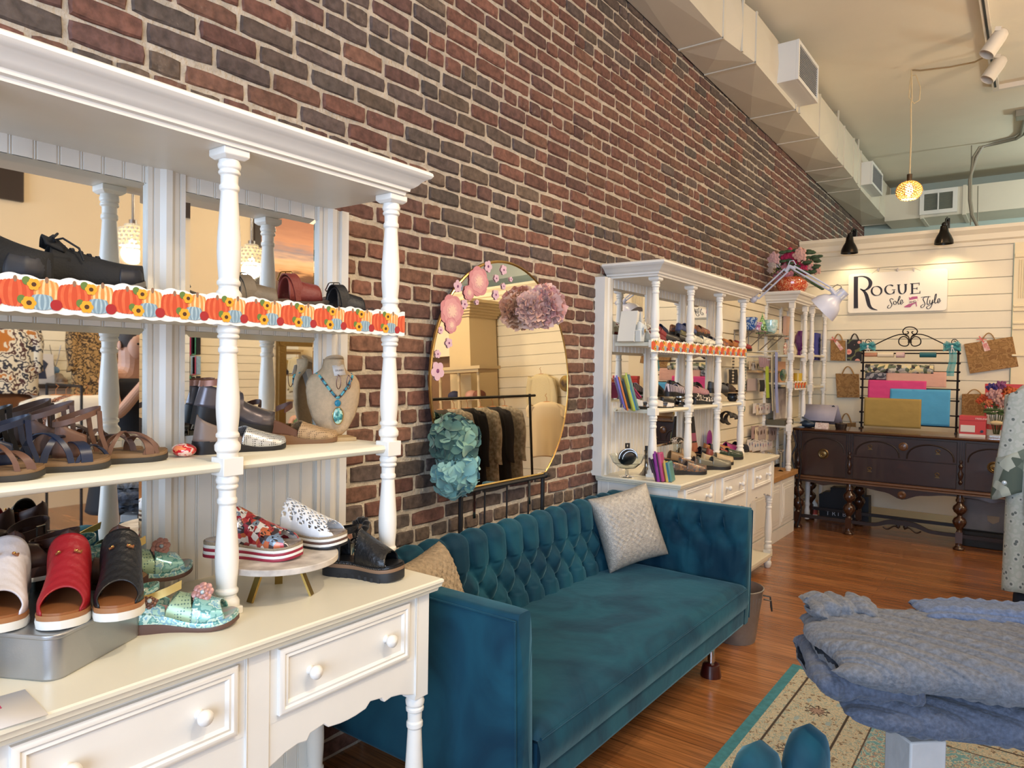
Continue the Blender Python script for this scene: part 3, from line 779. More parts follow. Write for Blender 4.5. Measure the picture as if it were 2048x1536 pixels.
def slide(name,label,loc,rz,up,solem,ins,L=.25,W=.094,heel=.032,toe=.02,H=.058,t0=.42,open_=0,dip=.05,group=None,side=1,tilt=0,solek=None,bucklem=None,mid=None,wr=0,pointed=0,spring=.006,k=1.0,e=.75,th=.003,t1=1.0,roll=0):
    s=Shoe(name,label,loc,rz,L,W,heel,toe,spring,pointed,group,side,tilt,roll)
    if mid: s.sole(solem,lo=0,hi=.45); s.sole(mid,'midsole',hi=1,lo=.45,k=1.03)
    else: s.sole(solem)
    s.insole(ins)
    Hf=lambda t:H*(1-.55*max(0,(t-t0)/(1-t0))**1.3)
    s.upper(up,t0,t1,Hf,dip=dip,open_=open_,wr=wr,k=k,e=e,th=th)
    return s
def clog(name,label,loc,rz,up,solem,ins,back='sling',**k):
    s=slide(name,label,loc,rz,up,solem,ins,**k)
    if back=='sling':
        s.counter(up,.45,lambda a:.028+.03*a,lean=.12,name='heel_strap',nv=3)
    elif back=='low':
        s.counter(up,.5,lambda a:.035+.022*a,lean=.1,name='heel_counter')
    return s
def sneaker(label,loc,rz,body,toe_m,solem,lace_m,L=.29,W=.108,H=.085,group=None,side=1,tilt=0,midm=None,sc_=1,tag_=None):
    s=Shoe('hiking_sneaker',label,loc,rz,L,W,.036,.028,.014,0,group,side,tilt)
    s.sole(solem,lo=0,hi=.55,bulge=.05,k=1.06)
    s.sole(midm or solem,'midsole',lo=.55,hi=1,k=1.05)
    tr=MB()
    for i in range(12):
        t=.05+i*.08; 
        for q in(-1,1): tr.box(t*s.L-.007,t*s.L+.007,s.c(t)+q*s.w(t,1.08)-.006,s.c(t)+q*s.w(t,1.08)+.004,s.zb(t)+.0,s.zb(t)+.010)
    ob('tread_lug',tr,mat('rubber_grey','#4c4b47',.6),s.root)
    Hf=lambda t:(H*(1-(max(0,(t-.34))/.66)**1.15*.62))
    s.upper(body,.30,1.0,Hf,dip=.06,e=.62,k=1.0,th=.004,nu=26)
    s.upper(toe_m,.76,1.0,lambda t:Hf(t)*.92+.001,dip=.06,e=.55,k=1.03,th=.003,name='toe_cap')
    s.counter(body,.46,lambda a:.060+.022*a-.006*math.sin(a*PI),lean=.16,th=.006,name='collar',nv=8)
    s.counter(toe_m,.30,lambda a:.030+.012*a,lean=.05,k=1.04,th=.002,name='heel_overlay')
    tg=MB().grid(lambda u,v:((.31+.12*u)*s.L,s.c(.3)+(v-.5)*.052,s.zt(.3)+H*(1.20-.20*u)-.022*(v-.5)**2*4),6,8); ob('tongue',tg,body,s.root,solid=.005)
    lc=MB()
    for i in range(6):
        t=.38+i*.058; z=s.zt(t)+Hf(t)
        w=.021-.001*i
        pts=[((t+.012*j*(1 if j<.5 else 1))*s.L,s.c(t)+(-1+2*j)*w,z+.005-.006*(2*j-1)**2) for j in [q/6 for q in range(7)]]
        lc.ribbon(pts,(.0032,0,0),.003)
    z=s.zt(.36)+H+.006; x=.36*s.L
    for sy in (-1,1):
        lc.tube([(x,s.c(.3),z),(x+.012,sy*.016,z+.014),(x-.002,sy*.034,z+.004),(x+.006,sy*.018,z-.003),(x,s.c(.3),z)],.0026,6)
        lc.tube([(x,s.c(.3),z),(x+.02,sy*.02,z+.004),(x+.045,sy*.034,z-.018),(x+.05,sy*.04,z-.045)],.0024,6)
    ob('laces',lc,lace_m,s.root,smooth=60)
    return s
def peep_bootie(label,loc,rz,leather,tilt=0,side=1,group='peep-toe booties',pt=None):
    s=Shoe('peep_toe_bootie',label,loc,rz,.245,.088,.040,.026,.004,0,group,side,tilt)
    wsole=mat('white_rubber','#dcdad2',.45); tan=mat('tan_leather_foot','#8f5a33',.5,var=.2,vs=12)
    s.sole(wsole,lo=0,hi=.62,k=1.06); s.sole(mat('welt_tan','#9c6a42',.5),'welt',lo=.62,hi=1,k=1.04); s.insole(tan,k=.98,h=.004)
    Hf=lambda t:.118-.098*min(1,max(0,(t-.30)/.62))**.8
    s.upper(leather,.30,.93,Hf,dip=.02,open_=.17,e=.40,wr=.0006,th=.0028,nu=30,nv=28,k=lambda t:.99+.30*max(0,min(1,(.68-t)/.30)))
    li=mat('brown_lining','#4a2c22',.6)
    s.counter(li,.36,lambda a:.075+.035*a,lean=.22,th=.004,name='heel_back')
    st=mat('tan_strap','#9a6136',.5)
    for q in (-1,1):
        t=.44; h=Hf(t); ph=.24*PI; y=s.c(t)+q*math.cos(ph)*s.w(t)*1.02; z=s.zt(t)+h*math.sin(ph)**.5
        sp=ob('side_strap',MB().ribbon([(t*s.L+.004,y*.55,z+.013),(t*s.L,y*.95,z+.006),(t*s.L-.02,y*1.12,z+.001),(t*s.L-.06,y*1.1,z+.001)],[(.009,0,.005),(.008,0,.006),(.003,0,.010),(0,0,.011)],.004),st,s.root)
        for dz in (-.004,.005): ob('rivet',MB().ball((t*s.L+.005+dz,y*.72,z+.0135+dz*.5),.0026),mat('brass','#c9a45a',.25,1),sp)
    return s
def strappy(label,loc,rz,leather,solem,foot,straps,L=.245,W=.088,heel=.026,toe=.02,group=None,side=1,name='strappy_sandal',ankle=True,az=.075,tilt=0):
    s=Shoe(name,label,loc,rz,L,W,heel,toe,.006,0,group,side,tilt)
    s.sole(solem,lo=0,hi=.6); s.sole(foot,'footbed',lo=.6,hi=1,k=1.02); s.insole(foot,k=.97,h=.002)
    for a in straps:
        t,H,wd,sk=a[:4]; s.strap(leather,t,H,wd,sk,e=.62)
    if ankle:
        s.ankle(leather,s.zt(.15)+az,t=.20,rx=.046,ry=.034,tilt=.35)
        s.counter(leather,.24,lambda a:az*(.55+.45*a),lean=.12,name='heel_tab',th=.003)
        for q in(-1,1):
            ob('side_strap',MB().ribbon([(.42*s.L,s.c(.4)+q*s.w(.42,1.0),s.zt(.4)),(.36*s.L,s.c(.4)+q*s.w(.4,.95),s.zt(.3)+az*.55),(.34*s.L,s.c(.4)+q*.032,s.zt(.2)+az+.012)],(.005,0,0),.003),leather,s.root)
    return s
BRASS=mat('brass','#c9a45a',.25,1); SILV=mat('silver_metal','#b8b8b8',.22,1)
# ================= things on the near hutch =================
# pumpkin border strip: die-cut printed card
def pumpkin_border(label,x,y0,y1,zc,h=.088,pitch=.128,nwrap=None,loc=None):
    t=thing('pumpkin_border',label,'paper garland',(x,(y0+y1)/2,zc),world=True)
    card=mat('border_card','#efece6',.6)
    org=mat('print_orange','#da6a42',.6,col2='#d25834',vs=60); yel=mat('print_yellow','#e6b274',.6,col2='#ead0a0',vs=50); blu=mat('print_blue','#8fa9b8',.55,col2='#a9c0c8',vs=60)
    org2=mat('print_orange_dark','#c4492a',.55); yel2=mat('print_yellow_dark','#d98f4c',.55); blu2=mat('print_blue_dark','#7793a4',.55)
    red=mat('print_red','#a3202a',.4); sun=mat('print_sunflower','#e3a12c',.6); brn=mat('print_brown','#4a2c18',.7); stem=mat('print_stem','#8d6b55',.7); gr=mat('print_leaf','#5f7a3a',.6)
    n=int(round((y1-y0)/pitch*20)); top=[];bot=[]
    for i in range(n+1):
        y=y0+(y1-y0)*i/n; p=(y-y0)/pitch*2*PI
        top.append((y,zc+h/2+.0035*abs(math.sin(p*1.5))+.003*math.sin(p))); bot.append((y,zc-h/2-.003*abs(math.sin(p*1.5+.6))))
    ob('card_strip',MB().prism(top+bot[::-1],x,x+.0012,'x'),card,t,smooth=0)
    layers={}
    def disc(m,y,z,rx,rz,d,lob=0,n=20):
        mb=layers.setdefault(m.name,(MB(),m))[0]
        pts=[]
        for i in range(n):
            a=2*PI*i/n; k=1+lob*abs(math.cos(a*3)); pts.append((min(max(y+rx*k*math.cos(a),y0+.001),y1-.001),z+rz*k*math.sin(a)))
        mb.prism(pts,x+.0012,x+.0012+d,'x')
    def seg(m,md,y,z,rx,rz,d):
        for q,s_,mm in ((-.70,.30,md),(.70,.30,md),(-.50,.32,m),(.50,.32,m),(-.30,.33,md),(.30,.33,md),(-.14,.24,m),(.14,.24,m),(0,.17,md)):
            if y0<y+q*rx<y1: disc(mm,y+q*rx,z,rx*s_,rz*(1-.28*q*q),d+.0006*(1-abs(q)))
    k=math.floor(0); y=y0+pitch*.25
    while y<y1+pitch*.3:
        seg(yel,yel2,y+pitch*.52,zc+.006,.022,.024,.0003)
        seg(org,org2,y,zc+.001,.030,.0255,.0008)
        for yy,zz in ((y,zc+.027),(y+pitch*.52,zc+.029)):
            if y0<yy<y1: disc(stem,yy,zz,.003,.006,.0016)
        seg(blu,blu2,y+pitch*.44,zc-.013,.019,.015,.0016)
        if y+pitch*.68<y1: disc(red,y+pitch*.68,zc-.017,.0105,.0105,.002)
        for dy,dz,r in ((.22,-.016,.0105),(.30,.019,.0095)):
            if y+pitch*dy<y1:
                disc(gr,y+pitch*dy-.012,zc+dz+.006,.007,.008,.0018); disc(sun,y+pitch*dy,zc+dz,r,r,.0022,.22,24); disc(brn,y+pitch*dy,zc+dz,r*.42,r*.42,.0028)
        y+=pitch
    big=MB(); mi=[]
    for q,(mb,m) in layers.items(): mi+=[list(layers).index(q)]*len(mb.f); big.add(mb.v,mb.f)
    me=bpy.data.meshes.new('pumpkin_print'); me.from_pydata(big.v,[],big.f)
    o=link('pumpkin_print',me,None,t)
    for q,(mb,m) in layers.items(): me.materials.append(m)
    me.polygons.foreach_set('material_index',mi)
    return t
pumpkin_border('pumpkin and sunflower printed paper border along the top shelf of the near hutch',-1.515,-.12,1.505,1.622,h=.064,pitch=.1)
ZT,ZM,ZK=1.62,1.265,.90       # top shelf, middle shelf, counter
def sp(px,py,Z,dz=0):
    p=at(px,py,Z=Z); return (p.x,p.y,Z+dz)
blk=mat('black_nubuck','#15161a',.75,var=.3,vs=15,bump=.2,bs=200); navyblk=mat('black_overlay','#1b1f2b',.5); mids=mat('midsole_grey','#6d6a66',.6); outs=mat('outsole_grey','#3d3b38',.7)
# black hiking sneakers (facing into the shop, toes to the right)
lace=mat('black_lace','#1d1f26',.8)
sneaker('black laced hiking sneaker, the nearer one, at the left end of the top shelf',(-1.750,0.340,ZT),math.radians(60),blk,navyblk,outs,lace,midm=mids,group=None,L=.30,W=.115,H=.135)
s2=sneaker('black laced hiking sneaker with grey lugged sole, tipped up beside its pair',(-1.735,0.552,ZT),math.radians(83),blk,navyblk,outs,lace,midm=mids,L=.285,W=.10,H=.088,tilt=.10)
# buckle slides on the top shelf
corkm=mat('cork_sole','#5a4a3c',.7,var=.3,vs=60); foot_pl=mat('plum_footbed','#4b3534',.6)
def buckle_slide(label,loc,rz,col,L=.245,tilt=.07,bk=None):
    m=mat('leather_'+col,col,.5,var=.15,vs=20,bump=.15,bs=150)
    s=Shoe('buckle_slide',label,loc,rz,L,.094,.032,.024,.012,0,'buckled slides on the top shelf',1,tilt)
    s.sole(outs,lo=0,hi=.5); s.sole(corkm,'midsole',lo=.5,hi=1,k=1.03); s.insole(foot_pl,h=.003)
    s.upper(m,.36,.74,lambda t:.070-.06*max(0,t-.36),dip=.05,open_=-.02,e=.7,th=.0035)
    st=s.strap(m,.46,.078,.030,-.06,e=.7,buckle=(.72,bk or BRASS))
    return s
buckle_slide('taupe buckled slide with cork edge, on the top shelf partly behind the white post',(-1.703,0.979,ZT),math.radians(80),'#6f6252',bk=SILV)
buckle_slide('red-brown leather slide with large brass buckle, on the top shelf',(-1.732,1.151,ZT+.02),math.radians(85),'#7a3029',L=.25,tilt=.12)
buckle_slide('black buckled slide nearest the right-hand post of the top shelf',(-1.646,1.262,ZT),math.radians(83),'#17171a',L=.215,bk=SILV)
# middle shelf: strappy sandals
darksole=mat('dark_rubber','#33302c',.7); suede=mat('tan_suede_foot','#86694a',.8,var=.2,vs=25)
brl=mat('brown_strap','#6f4e3e',.5,var=.15,vs=20); nvl=mat('navy_strap','#1f2a42',.35); tpl=mat('taupe_strap','#6b5550',.5)
strappy('brown strappy sandal cut by the left edge of the picture, on the middle shelf',(-1.663,0.348,ZM),math.radians(75),brl,darksole,suede,[(.62,.05,.012,.35),(.78,.035,.016,-.25),(.66,.052,.010,-.3)],group='strappy sandals on the middle shelf')
strappy('navy strappy sandal with dark sole, standing at the front of the middle shelf',(-1.681,0.491,ZM),math.radians(84),nvl,darksole,suede,[(.60,.055,.014,.30),(.74,.040,.022,-.05),(.84,.030,.008,.3),(.5,.06,.012,-.3)],group='strappy sandals on the middle shelf')
strappy('tan strappy sandal, farthest right of the sandals on the middle shelf',(-1.709,0.640,ZM),math.radians(88),brl,darksole,suede,[(.60,.052,.010,.35),(.74,.040,.020,-.05),(.66,.050,.010,-.35),(.84,.030,.007,.25)],group='strappy sandals on the middle shelf',az=.085)
strappy('dark taupe strappy sandal standing behind the navy one',(-1.791,0.616,ZM),math.radians(84),tpl,darksole,suede,[(.6,.055,.012,.3),(.76,.04,.014,-.2)],group='strappy sandals on the middle shelf',az=.095)
strappy('black strappy sandal at the far left of the middle shelf, behind the brown one',(-1.796,0.496,ZM),math.radians(84),mat('black_strap','#18181b',.4),darksole,suede,[(.6,.055,.012,.3)],group='strappy sandals on the middle shelf',az=.09)
# glass paperweight
g=MB().ball((0,0,0),.034,.028,.017,20,12)
o=ob('glass_paperweight',g,pattern('red_glass',['#c41a22','#e2392c','#f3c9b8','#d31f2c','#f08a5a'],26,'noise',rough=.05,coat=1),smooth=80); o.location=(-1.70,.93,ZM+.017)
tag(o,'red and clear swirled glass paperweight lying on the middle shelf','paperweight')
# silver dish holding a bootie
t=thing('pedestal_bowl','small upturned polished metal bowl carrying a pewter shoe on the middle shelf','bowl',(-1.765,1.03,ZM))
ob('bowl',MB().lathe([(.045,0),(.046,.004),(.040,.022),(.022,.036),(.014,.042),(.014,.048),(.03,.054),(.032,.058),(1e-4,.058)],n=28),mat('pewter_polished','#8f8b88',.15,1),t)
pew=mat('pewter_leather','#6f6a70',.28,.5,var=.2,vs=14)
s=Shoe('ankle_strap_clog','pewter leather clog with buckled strap, balanced on the metal bowl',(-1.822,1.015,ZM+.070),math.radians(78),.225,.088,.05,.02,.004,0,None,1,-.16)
s.sole(mat('black_sole','#16161a',.5)); s.insole(mat('grey_lining','#6d625c',.7)); s.upper(pew,.44,1,lambda t:.062-.05*max(0,t-.5),dip=.06,e=.65)
s.counter(pew,.45,lambda a:.05+.018*a,lean=.12,name='heel_counter'); s.strap(pew,.50,.074,.02,0,buckle=(.7,SILV)); s.ankle(mat('copper_strap','#9a6a58',.4,.3),.12,t=.2,rx=.04,ry=.032,wd=.016)
# perforated slingbacks
def dots(name,base,dot,scale,metal=0,rough=.35):
    if name in _M: return _M[name]
    m=mat(name,base,rough,metal); nt=m.node_tree; b=nt.nodes['Principled BSDF']
    tc=N(nt,'ShaderNodeTexCoord'); v=N(nt,'ShaderNodeTexVoronoi'); v.inputs['Scale'].default_value=scale; v.inputs['Randomness'].default_value=.15
    nt.links.new(tc.outputs['Object'],v.inputs['Vector']); r=N(nt,'ShaderNodeValToRGB'); r.color_ramp.interpolation='CONSTANT'
    r.color_ramp.elements[0].color=hx(dot); r.color_ramp.elements[1].position=.30; r.color_ramp.elements[1].color=hx(base)
    nt.links.new(v.outputs['Distance'],r.inputs['Fac']); nt.links.new(r.outputs['Color'],b.inputs['Base Color'])
    return m
silp=dots('silver_perforated','#cfd2d4','#3c3f42',190,.55,.3); tanp=dots('tan_perforated','#a98b67','#4a3420',190,0,.5)
stripe_in=mat('stitched_insole','#9c7a5a',.6)
def slingback(label,loc,rz,up,strapm,solem,tilt=0):
    s=Shoe('perforated_slingback',label,loc,rz,.25,.092,.034,.014,.006,0,'perforated slingback shoes',1,tilt)
    s.sole(solem); s.insole(stripe_in)
    s.upper(up,.46,1,lambda t:.052-.040*max(0,(t-.5)/.5)**1.2,dip=.10,e=.72,k=1.02,th=.003,nu=26,nv=26)
    s.counter(strapm,.5,lambda a:.018+.052*a,lean=.15,name='heel_strap')
    s.ankle(strapm,s.zt(.2)+.06,t=.24,rx=.05,ry=.034,tilt=.45,wd=.016,a0=-.4*PI,a1=.4*PI,name='instep_strap')
    return s
slingback('silver perforated slingback shoe in front on the middle shelf, beside the white post',(-1.725,0.967,ZM),math.radians(82),silp,mat('taupe_sling','#77665c',.5),mat('black_sole','#16161a'))
slingback('tan perforated slingback shoe with brown heel, behind the silver one',(-1.790,1.187,ZM),math.radians(76),tanp,mat('brown_sling','#5a382c',.5),mat('tan_sole','#77573c',.6))
# linen necklace bust
def bust():
    t=thing('necklace_bust','linen-covered jewellery bust leaning on a pale wooden base on the middle shelf','display bust',(-1.755,1.455,ZM),0,rot=(0,0,math.radians(-22)))
    lin_=mat('linen_cover','#cdb595',.9,var=.12,vs=90,bump=.4,bs=400); bk=mat('bust_back','#c9ccd2',.5)
    # front facing local +x ; y across ; z up
    prof=[(0,.022),(.02,.045),(.06,.068),(.10,.080),(.14,.085),(.165,.083),(.185,.072),(.195,.052),(.21,.034),(.235,.029),(.25,.030)]
    def hw(z): return float(np.interp(z,[a for a,_ in prof],[b for _,b in prof]))
    def fn(u,v):
        z=.012+.24*u; w=hw(z-.012); a=(v-.5)*2
        bul=.030*math.sin(min(1,(z)/.20)*PI*.55); neck=max(0,(z-.185)/.065)
        x=(bul+.012*neck)*(1-a*a)**.6-.012*a*a - .10*(.26-z)*.0
        x+= -.035+.16*(.26-z)*.35
        return (x,a*w,z)
    ob('front',MB().grid(fn,36,24),lin_,t,smooth=80,solid=.006)
    ob('neck_disc',MB().add([(-.035+.022*math.cos(a),.030*math.sin(a),.252+.012*math.cos(a)) for a in [2*PI*i/20 for i in range(20)]],[tuple(range(20))]),lin_,t,solid=.004)
    ob('back_strut',MB().prism([(-.03,.22),(-.10,.012),(-.085,.012),(-.02,.2)],-.018,.018,'y'),bk,t)
    ob('base_board',MB().box(-.03,.055,-.045,.045,0,.012),mat('pale_wood','#b99c72',.6,var=.15,vs=20),t,bevel=.002)
    # turquoise pendant necklace (worn)
    n=thing('pendant_necklace','turquoise bead necklace with a large speckled oval pendant, hung on the linen bust','necklace',(-1.755,1.455,ZM),rot=(0,0,math.radians(-22)))
    tq=pattern('turquoise_bead',['#2f8fa0','#5fb3bd','#2a6c86','#9ccfd0'],60,'voronoi',rough=.3); dk=mat('dark_bead','#3b2f33',.4)
    be=MB(); db=MB()
    path=[]
    for q in (-1,1):
        for i in range(17):
            f=i/16; y=q*(.052*(1-f)**.85+.003); z=.205-.072*f**.9
            x=fn((z-.012)/.24,.5+y/(2*hw(z-.012)) if abs(y)<hw(z-.012) else .5)[0]+.006
            (be if i%4!=3 else db).ball((x,y,z),.0045,n=8,m=6)
    ob('beads',be,tq,n); ob('spacer_beads',db,dk,n)
    x=fn(.46,.5)[0]+.007
    ob('round_stone',MB().ball((x+.0,0,.115),.004,.010,.011),mat('blue_stone','#1f7fa0',.3),n)
    x=fn(.30,.5)[0]+.007
    ob('oval_pendant',MB().ball((x,.002,.075),.005,.016,.026,16,10),pattern('speckled_turquoise',['#3c8f93','#7ec2bb','#2c6f78','#b7ddd0'],130,'voronoi',rough=.15,coat=1),n)
    ob('pendant_rim',MB().tube([(x+.001,.002+.0165*math.cos(a),.075+.0265*math.sin(a)) for a in [2*PI*i/24 for i in range(24)]],.0012,6,closed=True),BRASS,n)
    c=thing('earring_card','white card with a pair of dangling hoop earrings, pinned to the neck of the bust','earrings',(-1.755,1.455,ZM),rot=(0,0,math.radians(-22)))
    ob('card',MB().add([(.008,-.020,.232),(.020,-.016,.200),(.014,.022,.204),(.004,.018,.236)],[(0,1,2,3)]),mat('card_white','#d9d5d2',.6),c,solid=.001)
    hp=MB()
    for y in (-.006,.026): hp.tube([(.022+.001*k,y+.008*math.sin(2*PI*k/16),.182+.022*math.cos(2*PI*k/16)) for k in range(16)],.0014,6,closed=True)
    ob('hoop_earrings',hp,mat('antique_copper','#6d5148',.35,.8),c)
    lt=text('lettering','SYLINKI',mat('print_grey','#7d7a80',.6),c,.008,basis((.0165,-.012,.214),(-.1,1,.08),(-.33,-.02,1)),ext=.0004)
bust()
# ---- counter ----
tin=mat('tin_lid_metal','#a2a4a6',.32,.75,bump=.03,bs=300)
def tin_box(label,c,rz,lx,ly,h,m):
    t=thing('metal_tin',label,'tin box',c,rz)
    def rr(lx,ly,r,n=6):
        return [(sx*(lx/2-r)+r*math.cos(a0+PI/2*i/n),sy*(ly/2-r)+r*math.sin(a0+PI/2*i/n)) for sx,sy,a0 in ((1,1,0),(-1,1,PI/2),(-1,-1,PI),(1,-1,1.5*PI)) for i in range(n+1)]
    ob('tin_body',MB().prism(rr(lx,ly,.028),0,h-.006,'z'),m,t,smooth=30,bevel=.004,seg=3)
    ob('lid',MB().prism(rr(lx+.006,ly+.006,.030),h-.010,h,'z'),m,t,smooth=30,bevel=.003,seg=3)
    return t
tin_box('large brushed metal tin on the counter, with booties standing on its lid',(-1.641,.588,ZK),math.radians(28),.30,.25,.088,tin)
tin_box('blue-grey metal tin at the left edge of the counter, under the brown wedge sandals',(-1.80,.52,ZK),0,.075,.24,.13,mat('tin_blue','#6b7f92',.35,.6))
tan_=mat('tan_leather_foot','#8f5a33',.5)
peep_bootie('white leather peep-toe bootie on the metal tin',(-1.760,0.587,ZK+.088),math.radians(-25),mat('leather_white','#d3cfd4',.45,bump=.15,bs=120),side=-1)
peep_bootie('red leather peep-toe bootie in the middle of the metal tin',(-1.692,0.669,ZK+.088),math.radians(-25),mat('leather_red','#8f1420',.42,bump=.15,bs=120))
peep_bootie('black leather peep-toe bootie at the right end of the metal tin',(-1.654,0.756,ZK+.088),math.radians(-25),mat('leather_black','#121316',.38,bump=.2,bs=120))
# brown wedge buckle shoes behind
bw=mat('brown_wedge_leather','#4a2b22',.45,var=.2,vs=15)
def wedge(label,loc,rz,side=1):
    s=Shoe('wedge_sandal',label,loc,rz,.235,.092,.062,.03,.004,0,'brown wedge sandals',side,0)
    s.sole(mat('white_rubber','#dcdad2',.45),lo=0,hi=.3,k=1.05); s.sole(bw,'wedge_sole',lo=.3,hi=1,k=1.03); s.insole(mat('tan_suede_foot','#86694a'))
    s.upper(bw,.5,.95,lambda t:.05-.04*max(0,t-.5),open_=.12,dip=.03,e=.65)
    s.counter(bw,.34,lambda a:.05+.03*a,lean=.14); st=s.ankle(bw,.062+.075,t=.2,rx=.048,ry=.036,wd=.02,name='ankle_strap')
    ob('buckle',MB().tube([(.20*.235-.008+dx,.037,.135+dz) for dx,dz in ((-.012,-.012),(.012,-.012),(.012,.012),(-.012,.012))],.0022,6,closed=True),SILV,st)
    return s
wedge('brown wedge sandal with white sole and ankle buckle, nearer the left picture edge',(-1.80,.44,ZK+.13),math.radians(70))
wedge('brown wedge sandal with white sole, standing behind the white bootie',(-1.80,.63,ZK+.06),math.radians(60),-1)
tin_box('low white box under the rear brown wedge sandal',(-1.79,.77,ZK),0,.09,.20,.06,mat('box_white','#d8d5cc',.6))
# aqua floral wedge sandals
aq=pattern('aqua_floral',['#8fc4be','#5f9a9a','#c3dfd4','#7fb0c4','#a9d6c8'],42,'noise',rough=.22,metal=.25,coat=.6)
lacy=dots('aqua_cutwork','#a4bfa0','#5a7a72',150,.3,.35); gold=mat('gold_leather','#bda564',.35,.5)
def aqua(label,loc,rz,tilt=0):
    s=Shoe('floral_wedge_sandal',label,loc,rz,.25,.096,.046,.02,.012,0,'aqua floral wedge sandals',1,tilt)
    s.sole(mat('brown_outsole','#5a4036',.55),lo=0,hi=.5,k=1.05); s.sole(aq,'midsole',lo=.5,hi=1,k=1.04); s.insole(mat('aqua_insole','#86b3ac',.5,col2='#c98a94',vs=20))
    s.upper(aq,.62,.90,lambda t:.056-.03*max(0,(t-.62)/.3),dip=.02,open_=.05,e=.68,th=.0025)
    s.upper(lacy,.40,.64,lambda t:.050,dip=.10,open_=.04,e=.7,th=.0025,name='cutwork_strap')
    s.counter(aq,.40,lambda a:.022+.045*a,lean=.10)
    for (x,y,z,r,m_) in ((.70*.25,0.004,.086,.024,mat('rose_petal','#a87b74',.4,.3)),(.30*.25,-.040,.088,.017,mat('bronze_petal','#6a4b40',.35,.5))):
        f=MB()
        nb=basis((x,y-.012,z-.008),(1,.1,.1),(.0,.45,.9))
        for k2_,(rr,n_) in enumerate(((.62,8),(.34,6))):
            for i in range(n_):
                a=2*PI*i/n_+k2_*.3; i0=len(f.v); f.ball((r*rr*math.cos(a),r*rr*math.sin(a),.004*k2_),r*.40*(1-.3*k2_),r*.40*(1-.3*k2_),.003,8,5); f.xf(nb,i0)
        o=ob('flower',f,m_,s.root); q=nb@Vector((0,0,.008)); ob('pearl',MB().ball(tuple(q),.005),mat('pearl','#b9c6d0',.15,.3),o)
    ob('ankle_strap',MB().ribbon([(.04,-.046,.078),(.075,-.050,.086),(.11,-.046,.098),(.135,-.036,.108)],(0,.002,.009),.003),gold,s.root)
    s.ankle(aq,.088,t=.17,rx=.040,ry=.034,wd=.012,tilt=.25)
    return s
aqua('aqua floral wedge sandal with flower ornaments on the counter, below the white post',(-1.620,0.736,ZK),math.radians(53))
aqua('aqua wedge sandal half hidden behind the black bootie on the tin',(-1.80,.73,ZK+.06),math.radians(75))
# round stand with gold legs and two slides
t=thing('round_riser','round whitewashed wooden riser with angled gold metal legs on the counter','display stand',(-1.575,1.12,ZK))
ob('top_disc',MB().cyl(.15,.088,.104,n=56),mat('whitewashed_wood','#cfc6bb',.6,col2='#9f958c',vs=18),t,bevel=.002)
for a in (-87,32,145):
    a=math.radians(a); c,s_=math.cos(a),math.sin(a)
    lg=ob('leg',MB().ribbon([(c*.05,s_*.05,.089),(c*.088,s_*.088,.0)],(-s_*.010,c*.010,0),.006),mat('brass_brushed','#a98d4e',.35,.9),t)
def slide2(name,label,loc,rz,up,bands,holes=None,tilt=0):
    s=Shoe(name,label,loc,rz,.255,.098,.040,.034,.010,0,'platform slides on the round riser',1,tilt)
    edges=np.linspace(0,1,len(bands)+1)
    for i,b in enumerate(bands): s.sole(b,'sole_layer' ,lo=edges[i],hi=edges[i+1],k=1.05-.006*i)
    s.insole(mat('silver_insole','#b5aba3',.4,.3,col2='#7d6f68',vs=40))
    s.upper(up,.30,.92,lambda t:.092-.070*max(0,(t-.30)/.62),dip=.03,open_=.12,e=.62,th=.0022,nu=44,nv=44,holes=holes)
    return s
wh=mat('leather_cut_white','#d8dadd',.4); tn=mat('rope_tan','#94836c',.8,bump=.5,bs=300); wr_=mat('white_rubber','#dcdad2'); rd=mat('red_band','#8e2236',.5); bkb=mat('black_sole','#16161a')
def petal(a,b,nu,nv):
    u=(a+.5)/nu*5; v=(b+.5)/nv*7
    best=9
    for cu in (math.floor(u)-.5,math.floor(u)+.5,math.floor(u)+1.5):
        pass
    cu=round(u); off=.5*(cu%2); cv=round(v-off)+off
    du,dv=u-cu,v-cv; r=math.hypot(du,dv); th=math.atan2(dv,du)
    if v<.7 or v>6.3: return False
    return .14<r<.44 and abs(math.cos(2*th))>.62
slide2('cutout_slide','white platform slide with petal cutouts, on the round riser',(-1.727,1.164,ZK+.104),math.radians(27),wh,[bkb,wr_,mat('brown_outsole','#5a4036'),wr_,tn],holes=petal)
mc=pattern('multicolour_petal',['#8d1c2a','#cfc6bf','#3a2f33','#b9633f','#d9d3cc','#6f7f8f','#a83a3a'],75,'voronoi',rough=.3,metal=.25,coat=.5)
slide2('cutout_slide','red and multicolour petal platform slide at the front of the round riser',(-1.714,0.996,ZK+.104),math.radians(33),mc,[rd,wr_,rd,wr_,tn],holes=lambda a,b,nu,nv: petal(a,b,nu,nv) and (a//5+b//5)%2==0)
